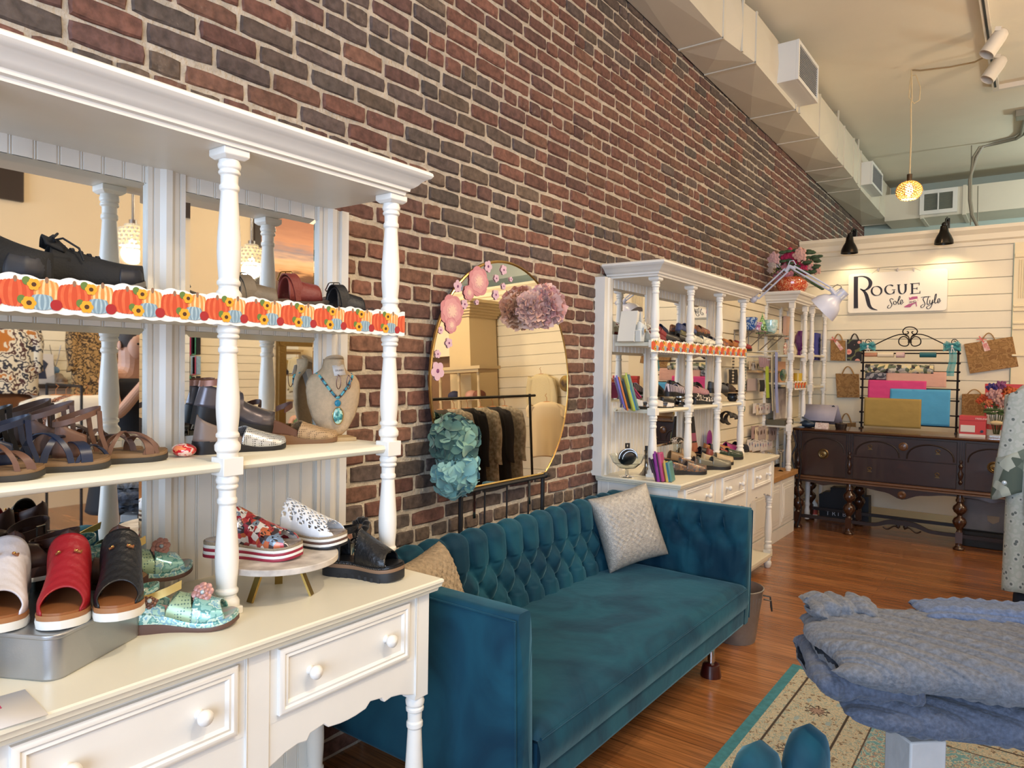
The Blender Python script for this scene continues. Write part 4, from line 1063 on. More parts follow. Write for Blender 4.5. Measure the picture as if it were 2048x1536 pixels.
# black studded platform sandal
s=Shoe('studded_platform_sandal','black studded leather platform sandal with lugged sole near the counter corner',(-1.636,1.318,ZK),math.radians(23),.24,.098,.044,.040,.008,0,None,1,0)
bl_=mat('leather_black','#121316'); s.sole(mat('black_lug','#17181c',.55),lo=0,hi=.62,k=1.07,bulge=.02); s.sole(mat('platform_tan','#7d6048',.6),'platform_band',lo=.62,hi=.86,k=1.06); s.sole(bl_,'rand',lo=.86,hi=1,k=1.04); s.insole(bl_)
s.upper(bl_,.44,.86,lambda t:.092-.062*max(0,(t-.44)/.42),dip=.0,open_=.03,e=.6,th=.003)
s.counter(bl_,.26,lambda a:.05+.045*a,lean=.12)
s.ankle(bl_,.125,t=.22,rx=.046,ry=.034,wd=.018,tilt=.2)
st=MB()
for t_ in np.linspace(.46,.86,14):
    z=s.zt(t_)
    st.ball((t_*s.L,s.c(t_)-s.w(t_,1.0),z+.006),.0016,n=6,m=4)
for i in range(40):
    t_=.05+.9*i/39; st.ball((t_*s.L,s.c(t_)-s.w(t_,1.05),s.zt(t_)-.003),.0013,n=6,m=4)
for i in range(12):
    v=.08+.5*i/11; ph=PI*v; t_=.86-.03*math.sin(ph)**1.3-.012; st.ball((t_*s.L,s.c(t_)-math.cos(ph)*s.w(t_,1.0),s.zt(t_)+.030*math.sin(ph)**.6+.002),.0016,n=6,m=4)
    t_=.455; st.ball((t_*s.L,s.c(t_)-math.cos(ph)*s.w(t_,1.03),s.zt(t_)+.090*math.sin(ph)**.6+.001),.0016,n=6,m=4)
ob('studs',st,SILV,s.root)
lg=MB()
for i in range(7):
    t_=.25+i*.09; lg.box(t_*s.L-.004,t_*s.L+.004,s.c(t_)-s.w(t_,1.11),s.c(t_)-s.w(t_,1.06)+.001,0,.012)
ob('sole_lug',lg,mat('black_lug','#17181c'),s.root)
# scrunchies in a glass dish
t=thing('glass_dish','clear glass dish heaped with hair scrunchies at the back corner of the counter','dish',(-1.74,1.462,ZK))
GL=mat('clear_glass','#eef4f4',.04,trans=1,spec=.5)
ob('dish_wall',MB().lathe([(.03,.0),(.035,.004),(.055,.03),(.072,.052),(.070,.052),(.053,.032),(.033,.008),(1e-4,.006)],n=30),GL,t)
def scrunchie(c,col,R=.024,tilt=(0,0),lab='',seed=1):
    r_=random.Random(seed); m=mat('scrunchie_'+col,col,.85,var=.2,vs=30,sheen=.4)
    f=MB().grid(lambda u,v:((R+.011*math.cos(2*PI*v)*(1+.25*math.sin(u*2*PI*11+v*5)))*math.cos(2*PI*u),(R+.011*math.cos(2*PI*v)*(1+.25*math.sin(u*2*PI*11+v*5)))*math.sin(2*PI*u),.011*math.sin(2*PI*v)*(1+.3*math.sin(u*2*PI*9+1))),72,10,cu=True,cv=True)
    o=ob('scrunchie',f,m,smooth=80); o.location=c; o.rotation_euler=(tilt[0],tilt[1],0); return tag(o,lab,'scrunchie','scrunchies in the glass dish')
for i,(dx,dy,dz,col,tl,lb) in enumerate([(-.01,-.055,.058,'#8a5c4c',(.3,.2),'dusty brown scrunchie on the left of the glass dish pile'),(.015,-.01,.072,'#9a6b58',(.1,.5),'tan scrunchie on top of the middle of the dish pile'),
    (0,.05,.066,'#101013',(-.3,.2),'black scrunchie on the right of the dish pile'),(-.03,.02,.05,'#15151a',(.2,-.4),'black scrunchie low at the back of the dish pile'),(.02,.075,.085,'#121216',(.9,.1),'black scrunchie standing on the far side of the dish pile'),
    (.01,.035,.038,'#17171b',(0,0),'black scrunchie low in the middle of the glass dish'),(-.005,.0,.03,'#7a5244',(.1,0),'brown scrunchie at the bottom of the glass dish')]):
    scrunchie((-1.74+dx*.9,1.47+dy*.85-.01,ZK+dz),col,tilt=tl,lab=lb)
# leaflet
a=at(0,1405,Z=ZK); b=at(50,1380,Z=ZK); c=at(97,1430,Z=ZK); d=at(0,1462,Z=ZK)
t=thing('leaflet','white printed leaflet lying at the left front of the counter','leaflet',(a.x,a.y,ZK+.0008),world=True)
ux=(c-b).normalized(); up=Vector((-ux.y,ux.x,0)); 
pb=b; q=[pb,c,c+up*-.0+(Vector((d.x,d.y,0))-Vector((c.x,c.y,0)))*1.35,None]
e1=(c-b); e2=Vector((-e1.y,e1.x,0)).normalized()
if e2.y>0: e2=-e2
pts=[b,c,c+e2*.2,b+e2*.2]
ob('paper',MB().add([(p.x,p.y,ZK+.0012) for p in pts],[(0,1,2,3)]),mat('leaflet_paper','#cfd0d6',.6),t,solid=.0006)
ctr=at(0,1415,Z=ZK)
text('lettering','BOOK!',mat('print_pink','#b02a5a',.6),t,.017,basis((ctr.x+.004,ctr.y-.052,ZK+.0018),(-e2.x,-e2.y,0),(-e1.x,-e1.y,0)),ext=.0002,w=.0006)
# ================= things on the second hutch =================
T2,M2,C2=kz(1.655),kz(1.275),Z2
def yy(px,X,py=740): return at(px,py,X=X).y
def tl(px,X,Z,ang,L):
    """heel position of a shoe whose toe is at photo column px on shelf line X"""
    a=math.radians(ang); return (X-L*math.cos(a),yy(px,X)-L*math.sin(a),Z),a
sole_b=mat('black_sole','#16161a'); sole_t=mat('tan_sole','#77573c'); in_t=mat('stitched_insole','#9c7a5a')
def lm(col,r=.4,**k): return mat('leather_'+col.strip('#'),col,r,**k)
def h2shoe(lab,px,X,Z,ang,up,L=.235,kind='clog',sole=None,z=0,tilt=0,grp=None,**k):
    loc,a=tl(px,X,Z+z,ang,L); up=lm(up) if isinstance(up,str) else up
    k.setdefault('H',.058); k.setdefault('t0',.42)
    if kind=='clog': return clog('clog',lab,loc,a,up,sole or sole_b,in_t,L=L,W=.088,tilt=tilt,group=grp,**k)
    if kind=='closed': return clog('slip_on_shoe',lab,loc,a,up,sole or sole_b,in_t,L=L,W=.085,back='low',tilt=tilt,group=grp,**k)
    if kind=='flat': return clog('flat_shoe',lab,loc,a,up,sole or sole_b,in_t,L=L,W=.080,back='low',tilt=tilt,group=grp,heel=.014,toe=.008,pointed=1,dip=.12,**{**k,'t0':.6,'H':.03})
    if kind=='slide': return slide('slide_sandal',lab,loc,a,up,sole or sole_b,in_t,L=L,W=.088,tilt=tilt,group=grp,open_=.06,t1=.9,**k)
G='clogs on the top shelf of the second hutch'
perf=lambda n,c,d:dots(n,c,d,110,0,.5)
multi_f=pattern('brown_floral',['#8a4a2c','#3c4458','#b06a3a','#5a3b30','#9b7a52'],45,'noise',rough=.4)
h2shoe('dark red suede clog on the top shelf, leaning on the white box tent',1330,-1.95,T2,92,'#7d1822',z=.055,tilt=-.2,grp=G)
h2shoe('second dark red clog lying under the leaning one on the top shelf',1322,-1.93,T2,95,'#741520',z=.0,grp=G)
h2shoe('blue perforated clog set high on the top shelf',1385,-1.97,T2,85,perf('blue_perforated','#3c4a78','#1c2238'),z=.075,grp=G,H=.066)
h2shoe('brown floral clog with its toe showing behind the second post',1412,-1.98,T2,85,multi_f,z=.085,grp=G)
h2shoe('olive patent shoe under the blue clog',1385,-1.97,T2,88,'#5d5a3a',z=.03,grp=G)
h2shoe('black strapped sandal with white size tag, on the top shelf',1385,-1.86,T2,62,'#141416',kind='slide',grp='black strapped sandals on the top shelf of the second hutch')
h2shoe('black strapped sandal with its toe near the border, on the top shelf',1358,-1.87,T2,60,'#17161a',kind='slide',grp='black strapped sandals on the top shelf of the second hutch')
h2shoe('white and black spotted clog on the top shelf',1425,-1.86,T2,72,perf('spotted_white','#d4d0bd','#1c1a1a'),grp=G)
h2shoe('dark blue clog behind the spotted clog',1440,-1.92,T2,75,perf('slate_perforated','#39425c','#151822'),grp=G,z=.01)
h2shoe('brown printed clog right of the spotted clog',1452,-1.92,T2,78,multi_f,grp=G)
h2shoe('orange-brown floral clog by the third post',1477,-1.90,T2,78,perf('ochre_floral','#b06a2e','#6a3a1c'),grp=G)
h2shoe('red clog at the far right end of the top shelf',1497,-1.92,T2,80,'#8c1b20',grp=G)
# white heeled sandals + boxes
def heel_sandal(lab,px,X,Z,ang,tilt=0):
    loc,a=tl(px,X,Z,ang,.22); wh_=lm('#d6d8d2')
    s=Shoe('heeled_sandal',lab,loc,a,.22,.078,.075,.012,.004,0,'white heeled sandals on the top shelf',1,tilt)
    s.thick=.010; s.sole(wh_); s.insole(wh_)
    mb=MB().prism([(.0,0),(.035,0),(.048,.070),(-.004,.070)],-.02,.02,'y'); ob('heel',mb,wh_,s.root,bevel=.004)
    s.strap(wh_,.72,.04,.03); s.strap(wh_,.55,.055,.012,.2); s.counter(wh_,.25,lambda a_:.02+.03*a_)
    return s
heel_sandal('white block-heeled sandal standing at the left end of the top shelf',1318,-1.86,T2,80)
heel_sandal('white block-heeled sandal behind, tipped back against the box tent',1305,-1.97,T2+.03,85,.25)
t=thing('ring_ornament_card','white card with a gold buckle ornament hanging over the white sandals','card',(-1.87,yy(1287,-1.87),T2+.045),math.radians(20))
ob('card',MB().box(-.001,.001,-.025,.03,0,.045),mat('card_white','#d9d5d2'),t,smooth=0); ob('ornament',MB().ball((.005,0,.02),.004,.012,.012),BRASS,t)
c=(-1.975,yy(1262,-1.975),T2)
def tent(lab,dy,lean,front):
    t=thing('shoe_box',lab,'box',(c[0],c[1]+dy,T2),rot=(lean,0,0),group='white boxes leaning together on the top shelf')
    ob('box_body',MB().box(-.055,.055,-.014,.014,0,.19),mat('box_white','#d8d5cc'),t,bevel=.001)
    if front: ob('printed_front',MB().box(-.05,.05,.014,.0155,.01,.18),pattern('collage_print',['#b5523c','#d9c9b5','#3b3538','#c98a4c','#8f2f2c'],30,'voronoi'),t,smooth=0)
    return t
tent('left white box of the pair leaning together like a tent on the top shelf',-.07,-.26,0)
tent('right white box of the tent, with a red collage print on its face',.065,.26,1)
# wallets on the middle shelf
def wallet(lab,px,X,Z,rz,c1,c2,h=.17,w=.09,d=.026,lean=-.28,zip_='#2a2a2e',grp='leather phone pouches'):
    t=thing('leather_pouch',lab,'pouch',(X,yy(px,X),Z),group=grp,rot=(-lean,0,math.radians(rz-114)))
    m1,m2=lm(c1,.45,bump=.1,bs=200),lm(c2,.45,bump=.1,bs=200)
    ob('front_shell',MB().box(-w/2,w/2,0,d*.45,0,h),m2,t,bevel=.008,seg=3); ob('back_shell',MB().box(-w/2,w/2,-d*.55,-d*.06,0,h),m1,t,bevel=.008,seg=3)
    ob('zip_band',MB().box(-w/2+.003,w/2-.003,-d*.1,d*.05,.003,h-.003),lm(zip_),t)
    ob('wrist_strap',MB().ribbon([(w/2-.01,-.004,h-.01),(w/2+.004,-.006,h+.012),(w/2+.008,-.008,h-.03),(w/2+.006,-.008,h-.075)],(0,.005,0),.003),m1,t)
    return t
wallet('purple and orange leather pouch at the left end of the middle shelf',1253,-1.90,M2,60,'#6a60b0','#c06a2a',h=.20)
wallet('lime, blue and sea-green leather pouch in the middle of the pouches on the middle shelf',1272,-1.88,M2,62,'#a8b54a','#5a8078',h=.215,d=.04,zip_='#2a78a8')
wallet('dark teal pouch squeezed between the purple and the lime ones',1262,-1.92,M2+.01,62,'#2a4a50','#284048',h=.17)
wallet('magenta leather pouch tilted behind the lime one on the middle shelf',1278,-1.98,M2+.06,70,'#8a2560','#a02c58',h=.12,lean=-.7)
h2shoe('white polka-dot slingback on the middle shelf left of the first post',1306,-1.88,M2,78,perf('polka_white','#d8d6d6','#1d1d22'),kind='flat',z=.01,grp='flats on the middle shelf of the second hutch')
h2shoe('white pointed flat on the middle shelf beside the first post',1349,-1.855,M2,70,'#c9c4c0',kind='flat',grp='flats on the middle shelf of the second hutch')
h2shoe('black bow flat to the right of the white pointed flat',1371,-1.86,M2,72,'#1c1b1d',kind='flat',grp='flats on the middle shelf of the second hutch')
stp=pattern('striped_canvas',['#2b1f33','#d8c8d0'],22,'stripe',rough=.5,stretch=(1,.05,.05))
h2shoe('purple striped loafer on the metal stand, middle shelf',1375,-1.90,M2,78,stp,kind='closed',z=.065,grp='raised shoes on the middle shelf')
h2shoe('black patent clog standing high behind the striped loafer',1372,-1.98,M2,84,'#101014',kind='closed',z=.085,tilt=-.12,grp='raised shoes on the middle shelf')
h2shoe('pink striped loafer with its toe beyond the second post',1414,-1.90,M2,80,pattern('striped_pink',['#a05a50','#e0c4c0','#7a4a6a'],26,'stripe',rough=.5,stretch=(1,.05,.05)),kind='closed',z=.05,grp='raised shoes on the middle shelf')
leo=pattern('leopard_print',['#151214','#d6c8b8','#151214'],34,'noise',rough=.45)
h2shoe('black and cream leopard flat on the middle shelf',1427,-1.87,M2,76,leo,kind='closed',grp='flats on the middle shelf of the second hutch')
h2shoe('grey loafer on the wooden disc, middle shelf',1452,-1.88,M2,80,'#3d4046',kind='closed',z=.075,grp='raised shoes on the middle shelf')
h2shoe('black slingback pump behind the grey loafer',1470,-1.95,M2,84,'#151416',kind='flat',z=.085,tilt=-.3,grp='raised shoes on the middle shelf')
h2shoe('brown patent pump at the far right of the wooden disc',1480,-1.92,M2,84,'#3a2d22',kind='flat',z=.078,tilt=-.15,grp='raised shoes on the middle shelf')
def pedestal(lab,px,X,Z,r,h,m,top=.0,topm=None,rt=.06):
    t=thing('shoe_riser',lab,'display stand',(X,yy(px,X),Z))
    ob('bowl_base',MB().lathe([(1e-4,0),(r*.6,0),(r*.95,h*.3),(r,h*.6),(r*.7,h),(1e-4,h)],n=20),m,t)
    if topm: ob('top_disc',MB().cyl(rt,h,h+.008,n=32),topm,t)
    return t
dkc=mat('dark_ceramic','#23292e',.25); ste=mat('pewter_polished','#8f8b88')
pedestal('dark grey metal bowl carrying the striped loafer on the middle shelf',1362,-1.93,M2,.045,.055,ste,topm=SILV,rt=.05)
pedestal('dark octagonal cup under the wooden disc at the right of the middle shelf',1466,-1.92,M2,.04,.066,dkc,topm=mat('wood_disc','#a5814f',.5),rt=.10)
pedestal('small wooden riser under the pink striped loafer',1400,-1.93,M2,.03,.040,mat('pale_wood','#b99c72'),topm=mat('wood_disc','#a5814f'),rt=.06)
for i,px in enumerate((1245,1292)):
    t=thing('cut_glass_foot',['star-cut glass stand under the purple pouch','star-cut glass stand right of the lime pouch'][i],'glass stand',(-1.90,yy(px,-1.90),M2))
    ob('glass_star',MB().lathe([(.035,0),(.03,.008),(.01,.02),(.008,.04),(1e-4,.04)],n=10),mat('clear_glass','#eef4f4'),t,smooth=10)
# counter of the second hutch
c=(-1.93,yy(1258,-1.93),C2)
t=thing('glass_compote','cut-glass footed bowl holding a black studded purse at the left end of the counter','glass bowl',c)
ob('glass_foot',MB().lathe([(1e-4,0),(.045,0),(.045,.004),(.012,.012),(.008,.04),(.012,.048)],n=28),mat('clear_glass','#eef4f4'),t)
ob('glass_bowl',MB().lathe([(.012,.048),(.05,.055),(.085,.085),(.105,.13),(.102,.13),(.082,.088),(.048,.06),(1e-4,.055)],n=24),mat('clear_glass','#eef4f4'),t,smooth=15)
t=thing('studded_purse','round black purse with pearl studded rim and square metal ring, sitting in the glass bowl','purse',(c[0],c[1],C2+.062),rot=(0,0,math.radians(-30)))
ob('purse_body',MB().ball((0,0,.055),.035,.060,.050,24,14),mat('black_satin','#15171f',.3),t)
ps=MB()
for k in range(24): 
    a=PI*k/23; ps.ball((.012,.062*math.cos(a),.052+.052*math.sin(a)),.005,n=6,m=4); ps.ball((.030,.05*math.cos(a),.050+.042*math.sin(a)),.004,n=6,m=4)
ob('stud_rim',ps,SILV,t)
ob('square_ring',MB().box(-.004,.004,-.014,.014,.108,.116).box(-.004,.004,-.014,.014,.13,.138).box(-.004,.004,-.014,-.006,.116,.13).box(-.004,.004,.006,.014,.116,.13),sole_b,t)
t=thing('metal_candlestick','tall pewter candlestick with black top just left of the first post','candlestick',(-1.88,yy(1297,-1.88),C2))
ob('stem',MB().lathe([(1e-4,0),(.045,0),(.028,.02),(.014,.05),(.012,.09),(.017,.10),(.013,.13),(.018,.15),(1e-4,.15)],n=20),ste,t); ob('cap',MB().cyl(.012,.15,.175),sole_b,t)
wallet('magenta leather pouch with steel clasp at the front left of the counter',1330,-1.70,C2,35,'#8a2a86','#a23a70',h=.165,w=.085,d=.045,lean=-.18,grp='leather pouches on the counter of the second hutch')
wallet('teal leather pouch with yellow flap beside the magenta one',1347,-1.66,C2,35,'#c2a84e','#4f7f7c',h=.115,w=.085,d=.04,lean=-.2,zip_='#2a7aa0',grp='leather pouches on the counter of the second hutch')
wallet('dark plum pouch just behind the magenta one on the counter',1322,-1.72,C2,35,'#3a2030','#2c1a26',h=.13,w=.07,d=.02,lean=-.3,grp='leather pouches on the counter of the second hutch')
def c2(lab,px,py,ang,up,kind='clog',L=.24,**k):
    p=at(px,py,Z=C2); a=math.radians(ang); up=lm(up) if isinstance(up,str) else up
    k.setdefault('H',.06)
    f={'clog':clog,'slide':slide}[kind]; nm='clog' if kind=='clog' else 'sandal'
    kk=dict(L=L,W=.088,group='shoes in rows on the counter of the second hutch',**k)
    if kind=='slide': kk.update(open_=.08,t1=.92)
    else: kk.update(back=k.pop('back','sling')); kk.update({'back':kk['back']})
    return f(nm,lab,(p.x-L*math.cos(a),p.y-L*math.sin(a),C2),a,up,sole_b,in_t,**kk)
camo=pattern('camo_leather',['#5e5650','#7a5a44','#4a4e52','#96694a','#6a6d60'],28,'noise',rough=.3,metal=.3)
c2('camouflage patterned metallic clog at the front of the counter shoes',1412,948,48,camo)
c2('second camouflage clog close behind the first',1425,938,48,camo)
c2('grey-green smooth leather clog, largest of the counter shoes',1460,938,50,mat('clog_greygreen','#6e6a5c',.3,.2))
c2('cream leather clog just behind the grey-green one',1465,929,52,'#b09a78')
c2('dusty red clog in the back row of the counter',1470,918,54,'#8a4238')
c2('black and green patent clog with a wide band near the counter end',1484,918,56,mat('patent_green','#2e3a2e',.15))
c2('orange-brown clog behind the red one on the counter',1458,907,58,'#a5683a')
c2('magenta pointed clog near the right end of the counter',1477,905,62,'#a3306f')
c2('black suede wedge at the far right end of the counter',1494,903,66,mat('suede_black','#12121c',.9))
c2('black sandal with tan straps behind the grey-green clog',1430,915,56,'#1b1b26',kind='slide')
c2('navy patent sandal with silver buckle in the middle of the counter shoes',1447,908,58,'#1a2740',kind='slide')
c2('brown strappy sandal behind the teal pouch',1362,915,54,'#5c4632',kind='slide',)
c2('tan sandal with metal buckles left of the camouflage clogs',1375,925,50,'#8d7152',kind='slide')
c2('dark brown wedge sandal at the back left of the counter shoes',1352,902,60,'#4a3424',kind='slide')
c2('beige sandal standing behind the second post on the counter',1392,918,54,'#a58d70',kind='slide')
t=thing('mirror_pouch','tall black display board with green, pink and brown leather patches behind the second post','display board',(-1.985,yy(1392,-1.985),C2),rot=(0,math.radians(-8),math.radians(-8)))
ob('board',MB().box(-.008,.0,-.06,.06,0,.30),sole_b,t)
ob('patch',MB().box(0,.006,-.05,-.012,.12,.18),lm('#8f9440'),t,bevel=.002); ob('patch',MB().box(0,.006,-.008,.05,.12,.18),lm('#a0506a'),t,bevel=.002); ob('patch',MB().box(0,.012,-.05,.05,.04,.11),lm('#b06a50'),t,bevel=.004)
o=ob('oval_mirror_case',MB().ball((0,0,0),.008,.055,.075,20,10),lm('#8e2f86'),smooth=80); o.location=(-2.03,yy(1422,-2.03),C2+.10); tag(o,'magenta oval leather piece leaning at the back of the counter by the third post','leather case')
t=thing('glass_tumbler','short glass holding a leopard-patterned cloth at the back of the counter','glass',(-1.98,yy(1358,-1.98),C2))
ob('glass_wall',MB().lathe([(.022,0),(.03,.13),(.028,.13),(.02,.004),(1e-4,.004)],n=20),mat('clear_glass','#eef4f4'),t); ob('leopard_cloth',MB().ball((0,0,.15),.045,.06,.025,16,8),leo,t)
# pumpkin border, seen edge-on, with its pattern repeated tightly
pumpkin_border('pumpkin-printed paper border along the top shelf of the second hutch',-1.785,yy(1302,-1.785,700),yy(1493,-1.785,700),kz(1.632),h=.068,pitch=.112)
# ================= round wall mirror, paper flowers, cushions =================
XM=-2.055
def wall_mirror():
    t=thing('arched_mirror','large round gold-rimmed mirror with cut-off base on a black stand behind the sofa','mirror',(XM,2.77,.95),world=True)
    pc=[at(865,770,X=XM),at(1139,760,X=XM),at(1003,520,X=XM),at(955,975,X=XM),at(1085,945,X=XM)]
    cy=(pc[0].y+pc[1].y)/2; ry=(pc[1].y-pc[0].y)/2; cz=(pc[0].z+pc[1].z)/2; rz=pc[2].z-cz; zc=(pc[3].z+pc[4].z)/2
    th=math.asin((zc-cz)/rz); ring=[]
    n=72
    for i in range(n+1):
        a=th+(PI-2*th)*i/n; ring.append((cy+ry*math.cos(a),cz+rz*math.sin(a)))
    lean=lambda z:XM-.035*(z-zc)/(2*rz)
    vs=[(lean(z)+.004,y,z) for y,z in ring]
    ob('mirror_pane',MB().add(vs,[tuple(range(len(vs)))]),mat('mirror_glass_warm',(.93,.90,.78,1),.01,1),t,smooth=0)
    ob('backing',MB().add([(lean(z)-.006,y,z) for y,z in ring],[tuple(range(len(ring)))]),sole_b,t,smooth=0)
    ob('gold_rim',MB().tube([(lean(z),y,z) for y,z in ring],.008,8,closed=True),mat('brass_pale','#d8b878',.22,1),t)
    ob('lower_rail',MB().tube([(lean(zc)+.012,ring[0][0]+.03,zc-.012),(lean(zc)+.012,ring[-1][0]-.03,zc-.012)],.009,8),sole_b,t)
    for px in (925,1088,973,1017,1060):
        y=at(px,1000,X=XM).y; r=.011 if px in(925,1088) else .0045
        ob('stand_leg',MB().tube([(XM-.01,y,.0),(XM-.01,y,zc-.01)],r,8),sole_b,t)
    for px,q in ((945,-1),(1055,1)):
        y=at(px,980,X=XM).y
        ob('support_arm',MB().ribbon([(XM+.01,y,zc),(XM+.012,y+.0,zc-.14)],(0,.008,0),.004),mat('pewter_polished','#8f8b88'),t)
    ends=MB()
    for yv in (ring[0][0],ring[-1][0]): ends.ball((lean(zc)+.012,yv,zc-.008),.016,n=10,m=6)
    ob('rim_clip',ends,sole_b,t)
    return lean
leanf=wall_mirror()
def petal_pom(name,lab,c,r,cols,seed,n=170,grp='tissue paper pompoms on the mirror',flat=.72,style='leaf'):
    r_=random.Random(seed); t=thing(name,lab,'paper flower',c,group=grp)
    mbs=[MB() for _ in cols]
    for i in range(n):
        z=1-2*(i+.5)/n; a=i*2.39996; q=math.sqrt(1-z*z); d=Vector((max(q*math.cos(a),-.25)*flat,q*math.sin(a),z)); d.normalize()
        R=r*r_.uniform(.78,1.04); s=r*r_.uniform(.26,.36); u=d.cross(Vector((r_.uniform(-1,1),r_.uniform(-1,1),r_.uniform(-1,1)))).normalized(); v=d.cross(u)
        ctr=d*R*.80; mb=mbs[r_.randrange(len(cols))]
        if style=='leaf':
            def fn(p,w_): 
                b=(w_-.5)*2*math.sin(PI*min(1,p*.9+.08))**.6; return ctr+d*(R*.22*p)+u*(s*(p-.5)*1.5)+v*(s*.75*b)+d*(.30*s*b*b)-d*.25*s*(p-.5)**2*3
        else:
            def fn(p,w_):
                b=(w_-.5)*2; return ctr*.75+d*(R*.42*p)+v*(s*1.25*b)+u*(s*.28*math.sin(b*6+i)*p)+d*(.08*s*math.sin(b*25)*p)
        mb.grid(lambda p,w_:tuple(Vector(fn(p,w_))),4,6)
    mbs[0].ball((0,0,0),r*.62*flat,r*.62,r*.62,14,10)
    for mb,m in zip(mbs,cols): ob('petal_layer',mb,m,t,smooth=70)
tis=lambda c:mat('tissue_'+c.strip('#'),c,.8,var=.12,vs=20,sheen=.2)
def wallp(px,py,X): p=at(px,py,X=X); return (p.x,p.y,p.z)
petal_pom('tissue_pompom','blush pink tissue paper pompom on the upper right rim of the mirror',wallp(1092,612,-2.0),.108,[tis('#e3b0a8'),tis('#dba09c'),tis('#eac4b8')],3,n=150,style='ruffle')
petal_pom('tissue_pompom','dusky pink ruffled pompom half behind the blush one at the mirror rim',wallp(1062,620,-2.035),.092,[tis('#e6c0b0'),tis('#dcb0a4')],5,n=120,style='ruffle')
petal_pom('tissue_pompom','dark sage green tissue pompom at the lower left of the mirror',wallp(909,882,-1.99),.118,[tis('#4f756c'),tis('#3c5f5a'),tis('#7ea494')],7)
petal_pom('tissue_pompom','light aqua tissue pompom just below the green one',wallp(912,945,-1.98),.112,[tis('#7fb0b0'),tis('#93c0ba'),tis('#6b9fa8')],9)
# peony and blossom decals on the glass
def decal(lab,px,py,r,kind,name='flower_decal',rot=0,grp='flower stickers on the mirror glass'):
    p=at(px,py,X=XM+.006); x=leanf(p.z)+.008
    t=thing(name,lab,'sticker',(x,p.y,p.z),group=grp)
    if kind=='peony':
        ob('petal_base',MB().cyl(r*.62,0,.0006,n=20,axis='x'),mat('peony_#c98790','#c98790',.6),t,smooth=0)
        for k,(n,R,c) in enumerate(((7,1.0,'#c98790'),(7,.78,'#d59aa0'),(6,.5,'#dca9aa'))):
            mb=MB()
            for i in range(n):
                a=2*PI*i/n+k*.4+rot; cx,cy=r*R*.52*math.cos(a),r*R*.52*math.sin(a)
                mb.prism([(cx+r*R*.46*math.cos(b)*(1+.06*math.cos(5*b)),cy+r*R*.42*math.sin(b)) for b in [2*PI*q/14 for q in range(14)]],.0003+k*.0010,.0010+k*.0010+i*.0001,'x')
            ob('petal_ring',mb,mat('peony_'+c,c,.6),t,smooth=0)
        mb=MB().prism([(r*.3*math.cos(b)*(1+.25*math.cos(9*b)),r*.3*math.sin(b)*(1+.25*math.cos(9*b))) for b in [2*PI*q/36 for q in range(36)]],.0032,.0046,'x')
        ob('stamens',mb,mat('peony_core','#e6c3b4',.6),t)
    else:
        mb=MB()
        for i in range(5):
            a=2*PI*i/5+rot; cx,cy=r*.55*math.cos(a),r*.55*math.sin(a); mb.prism([(cx+r*.42*math.cos(b),cy+r*.42*math.sin(b)) for b in [2*PI*q/10 for q in range(10)]],.0003,.0010+i*.0001,'x')
        ob('petal_ring',mb,mat('blossom_petal','#d5b3c6',.6),t,smooth=0); ob('centre',MB().ball((.0018,0,0),.001,r*.22,r*.22,8,5),mat('blossom_core','#7a3f70',.6),t)
decal('large pale pink peony sticker at the top of the mirror',966,562,.075,'peony')
decal('small pale peony sticker just left of the large one on the mirror',946,585,.038,'peony',rot=.5)
decal('rose pink peony sticker at the upper left edge of the mirror',911,622,.080,'peony',rot=1)
decal('small pink peony bud sticker below the rose pink peony',909,650,.040,'peony',rot=2)
for i,(px,py,r) in enumerate([(986,532,.030),(1017,539,.026),(1031,558,.014),(1002,556,.02),(1016,572,.018),(1000,589,.026),(924,572,.030),(937,608,.024),(962,604,.014),(888,660,.018),(904,686,.024),(881,708,.020),(880,742,.044)]):
    decal(['topmost small pink blossom sticker on the mirror','second small blossom sticker right of the topmost','tiny blossom sticker at the upper right of the mirror','small blossom sticker right of the large peony','tiny blossom sticker over the reflected lamp','blossom sticker below the reflected lamp','blossom sticker above the rose pink peony','blossom sticker right of the rose pink peony','tiny blossom sticker under the large peony','tiny blossom sticker at the left rim below the peony bud','small blossom sticker left of the reflected shelf','small blossom sticker above the largest blossom','largest blossom sticker at the left rim of the mirror'][i],px,py,r,'b',rot=i*.7)
# ---- cushions
def pillow(name,lab,c,w,h,d,m,rot,nu=40,fn=None,pinch=.10):
    o_=MB()
    def side(s):
        def f(u,v):
            a,b=2*u-1,2*v-1; k=(1-a**4)*(1-b**4); k=max(k,0)**.5
            px=a*(1-pinch*(1-(b*b))*abs(a)**2*.0-pinch*0); py=b*(1-pinch*.6*(1-a*a)*abs(b))
            px=a*(1-pinch*.6*(1-b*b)*abs(a))
            z=s*d/2*k
            if fn: z+=s*fn(a,b)*k
            return (z,px*w/2,py*h/2)
        return f
    o_.grid(side(1),nu,nu).grid(side(-1),nu,nu)
    t=thing(name,lab,'cushion',c,rot=rot); ob('cover',o_,m,t,smooth=80); return t
def brocade(a,b): 
    g=math.sin((a+b)*34)*.5+math.sin((a-b)*30)*.5
    blk_=(math.floor((a+b)*1.8)+math.floor((a-b)*1.8))%2
    return .0014*g*(1 if blk_ else .15)
sil=mat('silver_brocade','#aeaaa4',.42,.25,var=.25,vs=70,bump=.35,bs=160)
p=pillow('scatter_cushion','silver embroidered square cushion leaning in the far corner of the sofa',(-1.74,3.42,.655),.36,.40,.13,sil,(math.radians(13),math.radians(-16),math.radians(-38)),nu=110,fn=brocade)
knit=mat('beige_knit','#a8957c',.9,var=.3,vs=60,bump=.9,bs=90)
def chunky(a,b): return .004*math.sin(a*26)*math.sin(b*34)
